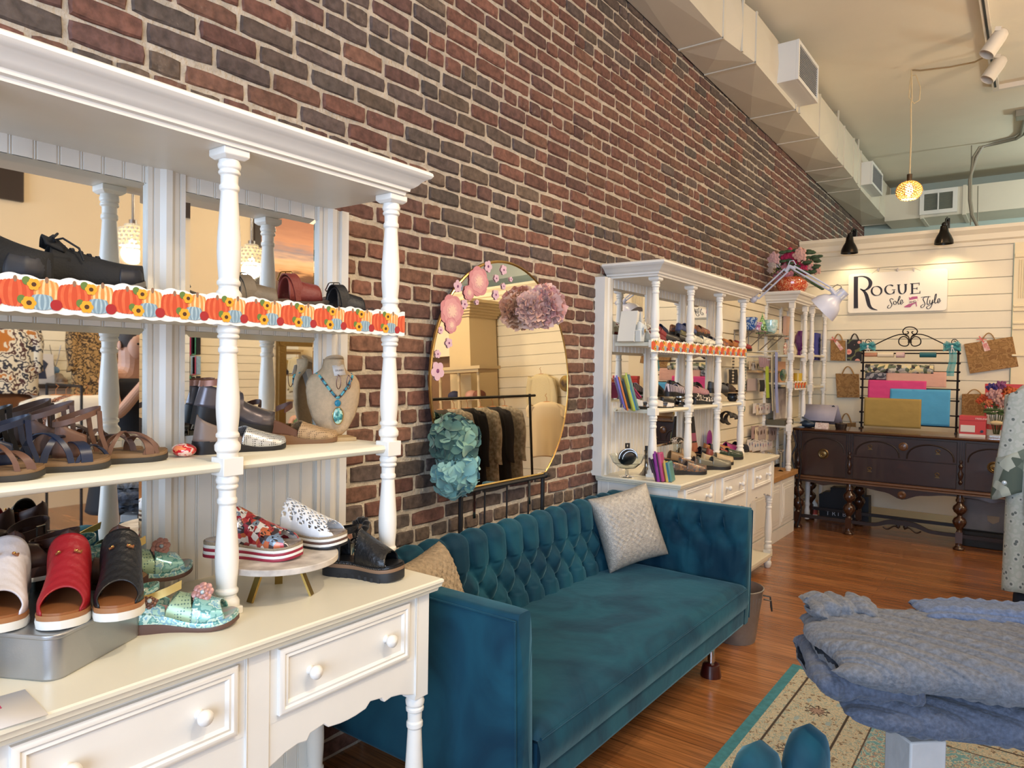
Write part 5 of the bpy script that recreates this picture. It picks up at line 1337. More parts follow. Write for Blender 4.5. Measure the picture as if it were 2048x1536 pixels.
pillow('scatter_cushion','beige chunky knit round-cornered cushion at the near end of the sofa',(-1.70,1.84,.66),.42,.36,.15,knit,(0,math.radians(-20),math.radians(20)),nu=90,fn=chunky)
# ================= counter wall at the back =================
def BP(px,py,d=0): return at(px,py,Y=YP-.02-d)
def onwall(pts,d=0,th=.001):
    """polygon given in photo pixels on the partition face -> mesh of real thickness"""
    P=[BP(*p,d) for p in pts]; n=len(P); Y0=YP-.02-d
    return MB().prism([(p.x,p.z) for p in P],Y0-th,Y0,'y')
# --- shop sign
K=408/2048
def S(x,y): return (1640+x*K,440+y*K)
def sign():
    a,b,c,d=[BP(*S(*p),0) for p in ((285,555),(1280,480),(1283,905),(290,940))]
    x0=(a.x+d.x)/2;x1=(b.x+c.x)/2;z1=(a.z+b.z)/2;z0=(c.z+d.z)/2; r=.03
    t=thing('shop_sign','white rounded board sign lettered ROGUE sole and style on the shiplap wall','sign',((x0+x1)/2,YP-.03,z0),world=True)
    pl=[(sx+ (r*math.cos(q)),sz+r*math.sin(q)) for sx,sz,q0 in ((x1-r,z1-r,0),(x0+r,z1-r,PI/2),(x0+r,z0+r,PI),(x1-r,z0+r,1.5*PI)) for q in [q0+PI/2*i/5 for i in range(6)]]
    Y0=YP-.045
    ob('board',MB().prism(pl,Y0,YP-.022,'y'),mat('sign_white','#efe9dc',.5),t,smooth=0)
    ink=mat('sign_ink','#26222c',.5)
    def W(x,y): p=at(*S(x,y),Y=Y0); return Vector((p.x,0,p.z))
    kk=(W(1000,700)-W(0,700)).length/1000
    def stroke(mb,pts,wf):
        P=[W(x,y) for x,y in pts]
        # resample smooth (catmull)
        Q=[];Wd=[]
        n=len(P)
        for i in range(n-1):
            p0,p1,p2,p3=P[max(i-1,0)],P[i],P[i+1],P[min(i+2,n-1)]
            for k in range(6):
                u=k/6; Q.append(.5*((2*p1)+(-p0+p2)*u+(2*p0-5*p1+4*p2-p3)*u*u+(-p0+3*p1-3*p2+p3)*u**3)); Wd.append(i+u)
        Q.append(P[-1]); Wd.append(n-1)
        vs=[];m=len(Q)
        for i,q in enumerate(Q):
            tn=Q[min(i+1,m-1)]-Q[max(i-1,0)]; tn.normalize(); nn=Vector((tn.z,0,-tn.x))
            if callable(wf): w_=wf(math.atan2(tn.z,tn.x))*kk
            else: w_=float(np.interp(Wd[i],range(n),wf))*kk
            for s_,y in ((-1,Y0-.003),(1,Y0-.003)): vs.append((q.x+nn.x*s_*w_/2,y,q.z+nn.z*s_*w_/2))
        k2_=len(vs); vs+=[(x,Y0+.001,z) for x,_,z in vs]
        fs=[(2*i,2*i+1,2*i+3,2*i+2) for i in range(m-1)]+[(k2_+2*i,k2_+2*i+2,2*i+2,2*i) for i in range(m-1)]+[(k2_+2*i+1,2*i+1,2*i+3,k2_+2*i+3) for i in range(m-1)]
        mb.add(vs,fs)
    R=MB(); stroke(R,[(361,568),(360,720),(361,886)],[44,42,44]); stroke(R,[(378,570),(430,567),(480,585),(506,625),(498,668),(462,700),(428,706),(404,693)],[8,12,24,38,32,16,10,4]); stroke(R,[(404,690),(438,712),(464,750),(480,805),(494,855),(522,888),(576,904)],[4,22,34,38,34,22,4])
    ob('lettering',R,ink,t,smooth=0)
    nib=lambda big,sm:(lambda a:sm+(big-sm)*abs(math.sin(a-.25))**1.4)
    def ell(cx,cy,rx,ry,a0,a1,n=14): return [(cx+rx*math.cos(math.radians(a0+(a1-a0)*i/n)),cy-ry*math.sin(math.radians(a0+(a1-a0)*i/n))) for i in range(n+1)]
    nb=nib(19,5)
    for L_ in ([ell(568,712,50,46,0,360)],
               [ell(703,698,48,46,50,335),[(722,702),(758,700)],[(744,700),(744,738)]],
               [[(790,650),(792,700),(803,732),(828,741),(850,728),(860,700),(860,646)],[(774,650),(808,649)],[(844,646),(876,645)]],
               [[(926,640),(926,690),(926,738)],[(905,640),(950,638),(997,634)],[(997,630),(996,656)],[(926,689),(975,686)],[(975,675),(975,700)],[(905,741),(950,739),(1003,733)],[(1004,738),(1004,712)]]):
        mb=MB()
        for st_ in L_: stroke(mb,st_,nb if len(st_)>2 else [6]*len(st_))
        if L_[0][0]==(790,650): pass
        ob('lettering',mb,ink,t,smooth=0)
    sc_=nib(8,4)
    for L_ in ([[(738,798),(715,788),(702,802),(712,826),(722,850),(708,878),(686,886),(678,872),(695,852)]],[ell(752,832,14,18,90,450)],[[(766,828),(785,815),(804,780),(800,764),(790,785),(782,825),(790,846),(802,838)]],[[(802,838),(824,822),(828,806),(815,803),(806,825),(815,846),(840,822)]],
               [[(1075,772),(1048,776),(1036,796),(1046,820),(1054,845),(1040,872),(1018,880),(1014,862),(1040,846)]],[[(1092,765),(1080,800),(1076,840),(1086,850),(1098,838)],[(1014,776),(1060,770),(1110,768)]],[[(1104,802),(1102,832),(1118,838),(1134,800)],[(1134,800),(1124,850),(1104,884),(1080,892),(1072,872),(1110,850),(1146,822)]],[[(1146,826),(1164,780),(1168,744),(1158,752),(1150,800),(1156,836),(1172,826)]],[[(1172,828),(1196,812),(1202,794),(1190,790),(1180,812),(1188,834),(1214,806)]]):
        mb=MB()
        for st_ in L_: stroke(mb,st_,sc_)
        ob('lettering',mb,ink,t,smooth=0)
    def poly(pts,m,nm,d): 
        P=[W(*p) for p in pts]; ob(nm,MB().prism([(p.x,p.z) for p in P],Y0-d,Y0+.001,'y'),m,t,smooth=0)
    pk=mat('sign_pink','#b05a86',.5); 
    poly([(893,772),(905,782),(925,770),(978,766),(984,812),(968,832),(974,866),(966,868),(958,835),(930,850),(905,876),(850,877),(846,868),(895,842),(900,820)],pk,'boot_mark',.003)
    poly([(893,806),(980,790),(982,822),(896,842)],mat('sign_white','#efe9dc'),'band_mark',.0042)
    tw=at(*S(897,836),Y=Y0)
    text('lettering','AND',mat('sign_maroon','#5a2038',.5),t,30*kk,basis((tw.x,Y0-.0045,tw.z),(1,0,.12),(-.12,0,1)),ext=.0006,w=.0004)
    hk=mat('clear_hook','#cfc7c4',.3)
    for x in (585,780,942): 
        p=at(*S(x,500),Y=Y0); ob('hook',MB().box(p.x-.006,p.x+.006,Y0-.008,YP-.018,p.z-.015,p.z+.02),hk,t,bevel=.002)
    p0,p1=[at(*S(*q),Y=Y0) for q in ((520,530),(1010,500))]
    ob('hanging_wire',MB().tube([(p0.x,Y0,p0.z-.01),at(*S(585,490),Y=Y0-.004),at(*S(780,500),Y=Y0-.004),at(*S(942,480),Y=Y0-.004),(p1.x,Y0,p1.z-.01)],.0012,5),mat('wire_grey','#77706a',.4,.6),t)
sign()
# --- clip spotlights on the crown
def spot_lamp(lab,px,py):
    p=at(px,py,Y=YP-.24); t=thing('clip_spotlight',lab,'spotlight',(p.x,p.y,p.z),group='black spotlights over the shop sign')
    bk=mat('lamp_black','#15120f',.32,.5)
    ob('shade',MB().lathe([(.012,.10),(.032,.095),(.036,.06),(.042,.035),(.062,.0),(.078,-.04),(.082,-.075),(.079,-.075),(.074,-.04),(.055,0),(.03,.03),(1e-4,.03)],n=28),bk,t)
    ob('knuckle',MB().ball((0,0,.11),.024,n=12,m=8).tube([(0,0,.11),(.01,.05,.17),(.012,.12,.20),(.012,.20,.155)],.007,8),bk,t)
    ob('clamp',MB().box(-.012,.030,.17,.215,.09,.20),bk,t,bevel=.004)
    ob('bulb',MB().ball((0,0,-.02),.034,n=14,m=8),mat('warm_bulb',(1,.82,.5,1),.5,emit=7),t)
    light('sign_spot','SPOT',(p.x,p.y,p.z-.05),11,(1,.80,.50),(p.x+.02,p.y+.14,p.z-1.0),.035,spot=2.2,blend=.6)
spot_lamp('left black clip spotlight above the ROGUE sign',1699,492)
spot_lamp('right black clip spotlight above the ROGUE sign',1888,472)
# --- paper carrier bags on the wall
kraft=pattern('kraft_scroll',['#9a7444','#8a6539','#a27c4c','#855f35'],16,'noise',rough=.8)
def bag(lab,quad,hpts,m,hm,d=.03,fold=None,tagp=None,grp='paper carrier bags hung on the wall'):
    P=[BP(*q,d+.005) for q in quad]; c=sum(P,Vector())/4
    t=thing('carrier_bag',lab,'paper bag',(c.x,YP-.02-d,min(p.z for p in P)),world=True,group=grp)
    Y0=YP-.025
    ob('bag_body',MB().prism([(p.x,p.z) for p in P],Y0-d,Y0,'y'),m,t,smooth=0,bevel=.002)
    H=[at(*q,Y=Y0-d) for q in hpts]
    for dy in (-.004,d*.8):
        n=len(H); pts=[]
        for i in range(13):
            u=i/12; pts.append(H[0]*(1-u)**2+H[1]*2*u*(1-u)+H[2]*u*u)
        ob('handle',MB().tube([(q.x,Y0-d+dy,q.z) for q in pts],.0042,6),hm,t)
    if fold:
        a,b=[at(*q,Y=Y0-d) for q in fold]; ob('fold_crease',MB().tube([(a.x,Y0-d,a.z),(b.x,Y0-d,b.z)],.0012,5),mat('kraft_dark','#6e4f2c',.8),t)
    if tagp:
        T=[at(*q,Y=Y0-d-.003) for q in tagp]; ob('price_tag',MB().prism([(q.x,q.z) for q in T],Y0-d-.004,Y0-d-.002,'y'),mat('tag_pink','#cf7f7c',.6,col2='#e9dcd2',vs=40),t,smooth=0)
        q=T[0]; mb=MB()
        for a in range(6): mb.ribbon([(q.x,Y0-d-.005,q.z+.02),(q.x+.04*math.cos(a*1.05),Y0-d-.012,q.z+.02+.035*math.sin(a*1.05))],(.004,0,.004),.001)
        ob('ribbon_bow',mb,mat('bow_coral','#d8736c',.6),t)
    return t
hk_=mat('kraft_handle','#a07c4c',.8); dh=mat('dark_handle','#2e2622',.7)
bag('small brown carrier bag with coral bow and tag, left of the floral bag',[(1661,680),(1690,681),(1690,722),(1661,721)],[(1668,681),(1676,655),(1685,681)],kraft,hk_,fold=[(1661,706),(1690,706)],tagp=[(1668,683),(1674,681),(1687,697),(1681,702)])
fl=pattern('floral_black',['#d9706c','#e3a090','#221f24','#221f24','#6a7048','#221f24'],11,'dist',rough=.6)
bag('small black carrier bag printed with coral flowers',[(1694,679),(1723,680),(1723,722),(1694,721)],[(1701,680),(1709,655),(1717,680)],fl,dh)
bag('medium brown carrier bag hanging alone below the floral bag',[(1671,747),(1717,748),(1718,795),(1674,795)],[(1684,748),(1695,718),(1707,748)],kraft,hk_,fold=[(1673,774),(1718,774)])
bag('large brown carrier bag hanging tilted at the right of the wrapping rack',[(1928,688),(2025,673),(2037,733),(1940,747)],[(1963,684),(1977,650),(1990,680)],kraft,hk_,fold=[(1935,716),(2031,704)],tagp=[(1963,683),(1973,682),(1981,700),(1969,703)])
bag('brown carrier bag standing behind the red shoe box on the sideboard',[(1924,788),(1972,788),(1972,856),(1922,856)],[(1935,788),(1948,770),(1962,788)],kraft,hk_,d=.05,fold=[(1923,818),(1972,818)])
bag('small brown bag lying low behind the tablet stand',[(1686,847),(1711,845),(1711,862),(1688,862)],[(1681,846),(1692,808),(1702,846)],kraft,hk_,d=.03)
# --- sideboard
SB=dict(x0=-1.86,x1=.0,y0=7.12,y1=7.66,z=.965)
def sideboard():
    x0,x1,y0,y1,zt=SB['x0'],SB['x1'],SB['y0'],SB['y1'],SB['z']
    wd=mat('dark_walnut','#2e1712',.32,var=.35,vs=5,coat=.35); wd2=mat('walnut_edge','#5a3a22',.35,coat=.3); dk=mat('walnut_darkest','#1d0e0b',.45)  # dk is the darkest walnut, for mouldings and stretchers
    t=thing('sideboard','antique dark walnut sideboard with arched panels and bulbous turned legs, below the shop sign','sideboard',((x0+x1)/2,(y0+y1)/2,0),world=True)
    m=MB(); m.prism([(y0-.035,zt-.022),(y0-.045,zt-.012),(y0-.035,zt),(y1+.01,zt),(y1+.01,zt-.022)],x0-.03,x1+.03,'x'); ob('top',m,mat('walnut_top','#4a2a18',.25,var=.3,vs=4,coat=.5),t,smooth=30)
    zb=.49; ob('case',MB().box(x0,x1,y0,y1,zb,zt-.022),wd,t,smooth=0)
    ob('base_moulding',MB().prism([(y0,zb+.03),(y0-.02,zb+.025),(y0-.025,zb+.01),(y0-.018,zb),(y0-.022,zb-.012),(y0,zb-.018)],x0-.01,x1+.01,'x'),wd2,t,smooth=30)
    L=[x0+.035,x0+.49,x1-.49,x1-.035]; L[1]=-1.37; L[2]=-.50
    cols=MB
    for x in L:
        c=MB()
        for i in range(3): c.box(x-.022+i*.016,x-.012+i*.016,y0-.016,y0,.77,zt-.03)
        prof=[(1e-4,.56)]
        for k,(z,r) in enumerate(((.565,.010),(.585,.018),(.60,.008),(.625,.016),(.655,.022),(.68,.009),(.70,.010),(.72,.018),(.74,.008),(.755,.014),(.77,.010))): prof.append((r,z))
        prof.append((1e-4,.775)); c.lathe(prof,(x,y0-.012,0),12); ob('carved_column',c,wd,t)
    def arch(m,xa,xb,za,zb_,th=.010,w=.020):
        n=18; r=(xb-xa)/2; cx=(xa+xb)/2; pts=[]
        for i in range(n+1):
            a=PI-PI*i/n; pts.append((cx+r*math.cos(a),y0-.012,za+(zb_-za)*math.sin(a)**.8))
        m.tube(pts,th,8)
    # doors and drawers
    for xa,xb,hx_ in ((L[0]+.03,L[1]-.03,None),(L[2]+.03,L[3]-.03,None)):
        d=ob('door',MB().box(xa,xb,y0-.012,y0+.01,.525,.925),wd,t,smooth=0,bevel=.004)
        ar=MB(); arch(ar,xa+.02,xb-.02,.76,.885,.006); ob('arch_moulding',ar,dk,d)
        cx=(xa+xb)/2; kn=MB().lathe([(1e-4,0),(.048,0),(.048,-.004),(.040,-.010),(.030,-.006),(.028,-.014),(.016,-.018),(1e-4,-.018)],(cx,y0-.012,.735),24,'y')
        ob('handle_rosette',kn,mat('dark_brass','#6d5a3c',.3,.8),d); ob('handle_ring',MB().tube([(cx+.018*math.cos(a),y0-.034,.728+.018*math.sin(a)) for a in [2*PI*i/16 for i in range(16)]],.004,6,closed=True),mat('old_brass','#a08c5c',.3,.9),d)
    xa,xb=L[1]+.03,L[2]-.03
    for z0,z1 in ((.735,.925),(.525,.73)):
        d=ob('drawer',MB().box(xa,xb,y0-.012,y0+.01,z0,z1),wd,t,smooth=0,bevel=.003)
        if z0>.7:
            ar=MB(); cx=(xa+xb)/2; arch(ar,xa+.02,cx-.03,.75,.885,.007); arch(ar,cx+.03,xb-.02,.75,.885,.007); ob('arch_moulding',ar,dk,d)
            ob('carved_boss',MB().lathe([(1e-4,0),(.038,0),(.038,-.008),(.026,-.016),(.024,-.010),(1e-4,-.014)],(cx,y0-.012,.855),20,'y'),wd2,d)
        for x in (xa+.14,xb-.14):
            zc=(z0+z1)/2; ob('drop_pull',MB().tube([(x+.016*math.cos(a),y0-.022,zc+.012*math.sin(a)+.008) for a in [2*PI*i/12 for i in range(12)]],.0035,6,closed=True).prism([(x-.02,zc-.024),(x+.02,zc-.024),(x+.006,zc-.006),(x-.006,zc-.006)],y0-.018,y0-.012,'y'),mat('dark_brass','#6d5a3c'),d)
    # shaped aprons
    def ap(xa,xb,h,mid):
        n=24; lo=[]
        for i in range(n+1):
            u=i/n; z=zb-.018-h*(.35+.65*math.sin(PI*u)**2*(.7+.3*math.cos(4*PI*u)))
            if mid: z=zb-.03-.075*math.exp(-((u-.5)/.12)**2)-.05*math.exp(-((u-.28)/.12)**2)*.4-.05*math.exp(-((u-.72)/.12)**2)*.4
            lo.append((xa+(xb-xa)*u,z))
        return [(xa,zb)]+lo+[(xb,zb)]
    ob('apron',MB().prism(ap(L[0]+.02,L[1]-.02,.035,0),y0-.012,y0+.008,'y'),wd,t,smooth=0); ob('apron',MB().prism(ap(L[1]+.02,L[2]-.02,.05,1),y0-.012,y0+.008,'y'),wd,t,smooth=0); ob('apron',MB().prism(ap(L[2]+.02,L[3]-.02,.035,0),y0-.012,y0+.008,'y'),wd,t,smooth=0)
    ob('carved_boss',MB().lathe([(1e-4,0),(.034,0),(.034,-.01),(.02,-.018),(1e-4,-.012)],((L[1]+L[2])/2,y0-.012,zb-.065),18,'y'),wd2,t)
    for y in (y0+.03,y1-.04):
        for x in L:
            g=MB(); g.lathe([(1e-4,.0),(.042,.0),(.046,.012),(.04,.024),(.028,.032),(.024,.04),(.026,.06)],(x,y,0),18); g.box(x-.026,x+.026,y-.026,y+.026,.06,.155)
            g.lathe([(.024,.155),(.018,.17),(.026,.185),(.05,.225),(.054,.245),(.044,.27),(.022,.285),(.018,.295),(.022,.305),(.044,.325),(.055,.35),(.050,.372),(.028,.395),(.024,.405),(.034,.415),(.034,.43),(.028,.44),(.03,zb)],(x,y,0),20)
            ob('leg',g,mat('walnut_leg','#3c2216',.25,coat=.5),t,smooth=40)
    s=MB(); y=y0+.03
    for xa,xb in ((L[0],L[1]),(L[2],L[3])): s.box(xa,xb,y-.012,y+.012,.105,.135)
    n=30; up=[];dn=[]
    for i in range(n+1):
        u=i/n; x=L[1]+(L[2]-L[1])*u; b=.055*math.exp(-((u-.5)/.2)**4); up.append((x,.135+b)); dn.append((x,.105+b*.75))
    s.prism(up+dn[::-1],y-.012,y+.012,'y'); cx=(L[1]+L[2])/2
    for q in (-1,1):
        s.tube([(cx+q*(.02+.13*i/10),y,.115+.018*math.sin(i/10*2*PI*1.0)) for i in range(11)],.008,6); s.ball((cx+q*.03,y,.135),.02,.012,.02,10,6)
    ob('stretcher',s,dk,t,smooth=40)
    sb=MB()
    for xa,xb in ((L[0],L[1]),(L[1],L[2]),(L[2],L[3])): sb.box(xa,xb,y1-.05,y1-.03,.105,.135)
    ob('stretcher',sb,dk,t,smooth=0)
sideboard()
# --- gift wrap rack standing on the sideboard
def rack():
    Yr=7.60; q=lambda px,py:at(px,py,Y=Yr); iron=mat('wrought_iron','#201a1c',.45,.6)
    a=q(1727,700); b=q(1917,706); c=q(1727,850); x0,x1=a.x,b.x; zb=SB['z']; zt=(a.z+b.z)/2
    t=thing('wrap_rack','black wrought-iron gift wrap rack with scrolled top standing on the sideboard','rack',((x0+x1)/2,Yr,zb),world=True)
    for x in (x0,x1):
        ob('upright',MB().tube([(x,Yr,zb),(x,Yr,zt+.03)],.009,8).tube([(x,Yr-.10,zb+.006),(x,Yr+.08,zb+.006)],.008,6),iron,t)
    rows=[zt+.01]+[q(1822,y).z for y in (707,726,743,760,777,799)]
    rods=[(z) for z in rows]+[q(1822,828).z,q(1822,850).z]
    for z in rods:
        ob('cross_rod',MB().tube([(x0-.012,Yr-.012,z),(x1+.012,Yr-.012,z)],.006,8).ball((x0-.012,Yr-.012,z),.010,n=8,m=5).ball((x1+.012,Yr-.012,z),.010,n=8,m=5),iron,t)
    def scr(pts,r=.0055): 
        P=[q(*S2(*p)) for p in pts]; n=len(P); Q=[]
        for i in range(n-1):
            p0,p1,p2,p3=P[max(i-1,0)],P[i],P[i+1],P[min(i+2,n-1)]
            for k in range(5):
                u=k/5; Q.append(.5*((2*p1)+(-p0+p2)*u+(2*p0-5*p1+4*p2-p3)*u*u+(-p0+3*p1-3*p2+p3)*u**3))
        Q.append(P[-1]); ob('scroll',MB().tube(Q,r,6),iron,t)
    def S2(x,y): return (1640+x*K,640+y*K)
    def spiral(cx,cy,r,a0,turns,s=1): return [(cx+r*(1-.75*i/16)*math.cos(math.radians(a0)+s*turns*2*PI*i/16),cy-r*(1-.75*i/16)*math.sin(math.radians(a0)+s*turns*2*PI*i/16)) for i in range(17)]
    scr([(540,255),(640,205),(760,155),(840,145),(885,165),(900,215)]+spiral(860,225,40,0,-1.1)[0:0]); scr([(1280,258),(1180,210),(1060,155),(975,143),(925,160),(903,215)])
    scr([(900,215),(880,255),(840,262)]+[(840+50*math.cos(a),215-48*math.sin(a)*1.0) for a in [math.radians(d) for d in (250,220,180,140,100,60,20,-20)]][1:]); scr([(905,215),(925,255),(960,262)]+[(963+50*math.cos(a),215-48*math.sin(a)) for a in [math.radians(d) for d in (-70,-40,0,40,80,120,160,200)]][1:])
    scr([(885,165),(845,145),(832,110),(860,78),(905,70),(950,80),(978,110),(962,145),(925,165)]); scr([(848,140),(880,140),(888,122),(872,115)]); scr([(965,140),(935,142),(922,122),(938,115)])
    for cx in (485,1348): scr([(cx+38*(1-.7*i/18)*math.cos(-.9+i*.52),225-38*(1-.7*i/18)*math.sin(-.9+i*.52)) for i in range(19)],.004)
    # rolls and sheets
    def roll(lab,pa,pb,r,m,row,nm='ribbon_roll',cat='roll'):
        A,B=q(pa,row),q(pb,row); o=ob(nm,MB().lathe([(.008,A.x),(r,A.x),(r,B.x),(.008,B.x)],(0,Yr-.012,A.z-r*.35),20,'x'),m); return tag(o,lab,cat,'rolls on the wrap rack')
    roll('peach ribbon roll at the left of the top rod',1730,1755,.020,mat('peach_roll','#c98d6c',.6),708); roll('cream wide roll second on the top rod',1756,1788,.024,mat('cream_roll','#e5d5b8',.6),708)
    roll('small lilac and pink ribbon roll on the top rod',1793,1810,.026,mat('lilac_roll','#c9a0ac',.6,col2='#d8bfae',vs=30),708); roll('teal ribbon roll on the right part of the top rod',1840,1873,.024,mat('teal_roll','#0f5a63',.45),708)
    o=roll('long patterned wrapping paper roll with yellow and black print',1732,1868,.046,pattern('wrap_print',['#cfc9b4','#2c2a2e','#dccd9a','#a8a49c','#5e6a52'],34,'voronoi',rough=.5),734,'wrapping_paper_roll')
    def sheet(lab,px0,px1,y0,y1,m,dy,fold=None,base=None):
        A,B=q(px0,y0),q(px1,y1); Y0=Yr-.03-dy
        zb_=max(B.z,SB['z']+.004)
        mb=MB(); nn=30; xs=np.linspace(A.x,B.x,nn)
        mb.grid(lambda u,v:(A.x+(B.x-A.x)*u,Y0-.004*math.sin(v*3)+.0025*noise.noise(Vector((u*9,v*7,dy*50)))-.012*(1-v)*0,A.z+(zb_-A.z)*v),26,14)
        mb.grid(lambda u,v:(A.x+(B.x-A.x)*u,Y0+.03*v,A.z+.002*math.sin(PI*v)),26,3)
        o=ob('tissue_sheet',mb,m,smooth=80,solid=.0012); return tag(o,lab,'tissue paper','tissue paper sheets on the wrap rack')
    ts=lambda c:mat('tissuepaper_'+c,c,.75,var=.06,vs=12,bump=.15,bs=30)
    sheet('grey printed wrapping sheet hanging under the patterned roll',1732,1774,743,759,pattern('wrap_print_grey',['#8f8b8c','#3c3a40','#a09a98'],40,'voronoi',rough=.5),.0)
    sheet('pale peach tissue sheet folded over the third rod',1774,1893,743,775,ts('#dba893'),.004); sheet('hot pink tissue sheet on the rack',1738,1853,760,800,ts('#d8417f'),.010)
    sheet('sky blue tissue sheet hanging long at the right',1782,1900,777,853,ts('#4fa3cf'),.016); sheet('mustard gold tissue sheet in front, hanging to the sideboard top',1731,1843,795,857,ts('#a88c4a'),.024)
    # tulle bows
    for nm,px,side in (('left',1737,0),('right',1905,1)):
        p=q(px,693); tt=thing('tulle_bow','%s turquoise tulle bow tied to the top of the wrap rack'%nm,'bow',(p.x,Yr-.03,p.z)); tu=mat('tulle_teal','#3f9aa0',.7,alpha=.75)
        mb=MB()
        for s_ in (-1,1):
            for k in range(3): mb.grid(lambda u,v,s_=s_,k=k:(s_*u*(.07-.01*k),-.01+.012*math.sin(u*5+k*2+v*6),(v-.5)*(.02+.05*u)+.012*(k-1)+.006*math.sin(v*20)),8,8)
        if side: mb.grid(lambda u,v:((u-.5)*.06+.01*math.sin(v*5),-.005+.01*math.sin(u*8),-.02-.25*v),6,14)
        ob('tulle',mb,tu,tt,smooth=80); ob('white_knot',MB().ball((0,-.015,0),.012,n=8,m=6).ribbon([(0,-.018,0),(.02,-.02,-.05)],(.003,0,0),.001).ribbon([(0,-.018,0),(-.005,-.02,-.06)],(.003,0,0),.001),mat('bow_white','#dcdad6',.6),tt)
rack()
# --- things on the sideboard
def on(px,Y,lab=None): p=at(px,860,Y=Y); return (p.x,Y,SB['z'])
def shoebox(lab,x0,x1,y0,y1,z0,z1,txt=True):
    t=thing('shoe_box',lab,'shoe box',((x0+x1)/2,(y0+y1)/2,z0),world=True); rd_=mat('box_red','#c23a3c',.5)
    ob('box_body',MB().box(x0,x1,y0,y1,z0,z1-.035),rd_,t,smooth=0); ob('lid',MB().box(x0-.003,x1+.003,y0-.003,y1+.003,z1-.04,z1),rd_,t,smooth=0,bevel=.002)
    w=x1-x0; h=z1-z0
    ob('white_label',MB().box(x0+.05*w,x0+.6*w,y0-.004,y0-.0005,z0+.22*h,z0+.55*h),mat('card_white','#d9d5d2'),t,smooth=0)
    ob('white_base_band',MB().box(x0,x1,y0-.0035,y0-.0005,z0,z0+.12*h),mat('card_white','#d9d5d2'),t,smooth=0)
    ob('round_mark',MB().cyl(.06*w,-.0045,-.001,(x1-.14*w,y0,z0+.28*h),20,'y'),mat('navy_print','#22304e',.5),t)
    text('lettering','FREELINES',mat('print_white','#e6d2cf',.5),t,.12*h,basis((x0+.60*w,y0-.004,z1-.16*h),(1,0,0),(0,0,1)),ext=.0003)
    return t
a=at(1918,868,Y=7.30); b=at(1972,838,Y=7.30)
shoebox('red shoe box with white label in front, on the right of the sideboard',a.x,b.x,7.30,7.46,SB['z'],b.z+.02)
a=at(1970,800,Y=7.62); b=at(2046,769,Y=7.62)
t2=shoebox('red shoe box standing tall behind the flower vase',a.x,b.x+.05,7.60,7.66,SB['z'],b.z)
# vase of flowers
t=thing('glass_vase','square clear glass vase of water on the right end of the sideboard','vase',(at(1993,866,Y=7.34).x,7.36,SB['z']))
GLm=mat('clear_glass','#eef4f4'); w_=.055
ob('vase_glass',MB().box(-w_,w_,-w_,w_,0,.20),GLm,t,smooth=0,bevel=.004); ob('raffia_tie',MB().ball((0,-w_-.01,.13),.05,.012,.02,10,6).tube([(-w_,-w_-.004,.13),(w_,-w_-.004,.13)],.004,5),mat('raffia','#c9b48c',.8),t)
vx,vy,vz=t.location
bq=thing('flower_bouquet','mixed bouquet of orange, pink and purple flowers standing in the glass vase','flowers',(vx,vy,vz+.01))
r_=random.Random(4); stm=MB(); lv=MB()
heads=[(-.10,0,.33,.030,'#c8542c'),(-.02,-.03,.36,.055,'#c99a98'),(.03,-.05,.31,.05,'#c79a90'),(.07,-.04,.33,.045,'#b0521f'),(-.04,-.02,.42,.040,'#3c2f7a'),(.02,-.01,.44,.04,'#8a4a7a'),(.10,-.03,.38,.045,'#c0602a'),(.06,.03,.40,.04,'#a8481f'),(-.13,-.01,.30,.025,'#c8542c'),(.11,.0,.30,.04,'#b3562a'),(-.06,-.05,.29,.028,'#d07a50')]
for x,y,z,r,c in heads:
    stm.tube([(x*.15,y*.3,.02),(x*.4,y*.6,.18),(x,y,z)],.003,5)
    f=MB()
    for i in range(18):
        a=i*2.4; q=.25+.75*i/18; f.ball((x+r*q*math.cos(a),y-.3*r+ r*.3*math.sin(i*1.3),z+r*q*math.sin(a)),r*.26,r*.2,r*.34,6,4)
    ob('flower_head',f,mat('bloom_'+c,c,.7,var=.3,vs=40),bq)
for i in range(40): x,y,z=r_.uniform(-.09,.09),r_.uniform(-.06,.04),r_.uniform(.19,.30); lv.ball((x,y,z),.022,.006,.009,6,4)
ob('stems',stm,mat('stem_green','#4c5a2c',.7),bq); ob('leaves',lv,mat('leaf_green','#3f5a2a',.7),bq)
# tablet stand, phone dock, bowl, calendar
p=at(1642,833,Y=7.30); t=thing('tablet_stand','lavender-grey tablet in a folded cover standing on the left of the sideboard','tablet',(p.x-.01,7.33,SB['z']),rot=(0,0,math.radians(6)))
lav=mat('tablet_cover','#9a97a8',.7,bump=.1,bs=300)
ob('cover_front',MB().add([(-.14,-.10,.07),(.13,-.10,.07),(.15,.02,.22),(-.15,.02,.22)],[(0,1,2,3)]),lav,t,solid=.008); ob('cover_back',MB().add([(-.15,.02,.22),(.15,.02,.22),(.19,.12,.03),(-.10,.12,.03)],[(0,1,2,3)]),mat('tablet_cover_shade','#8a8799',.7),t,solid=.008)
ob('camera_window',MB().cyl(.014,-.002,.003,(.11,.004,.205),14,'y'),sole_b,t); ob('stand_neck',MB().tube([(0,.0,.01),(0,.02,.08),(0,.0,.13)],.012,8).cyl(.06,0,.012,(0,0,0),20),mat('stand_grey','#77777c',.4,.5),t)
p=at(1618,850,Y=7.25); t=thing('desk_phone','dark blue-black desk card reader beside the tablet','card reader',(p.x,7.24,SB['z']),rot=(0,0,.3))
ob('body',MB().ball((0,0,.035),.085,.05,.035,18,10),mat('phone_blue','#1f2f42',.3),t); ob('keypad',MB().box(-.10,-.02,-.03,.03,.05,.065).xf(Matrix.Rotation(.5,4,'Y')),mat('keypad_dark','#2b2a24',.5),t)
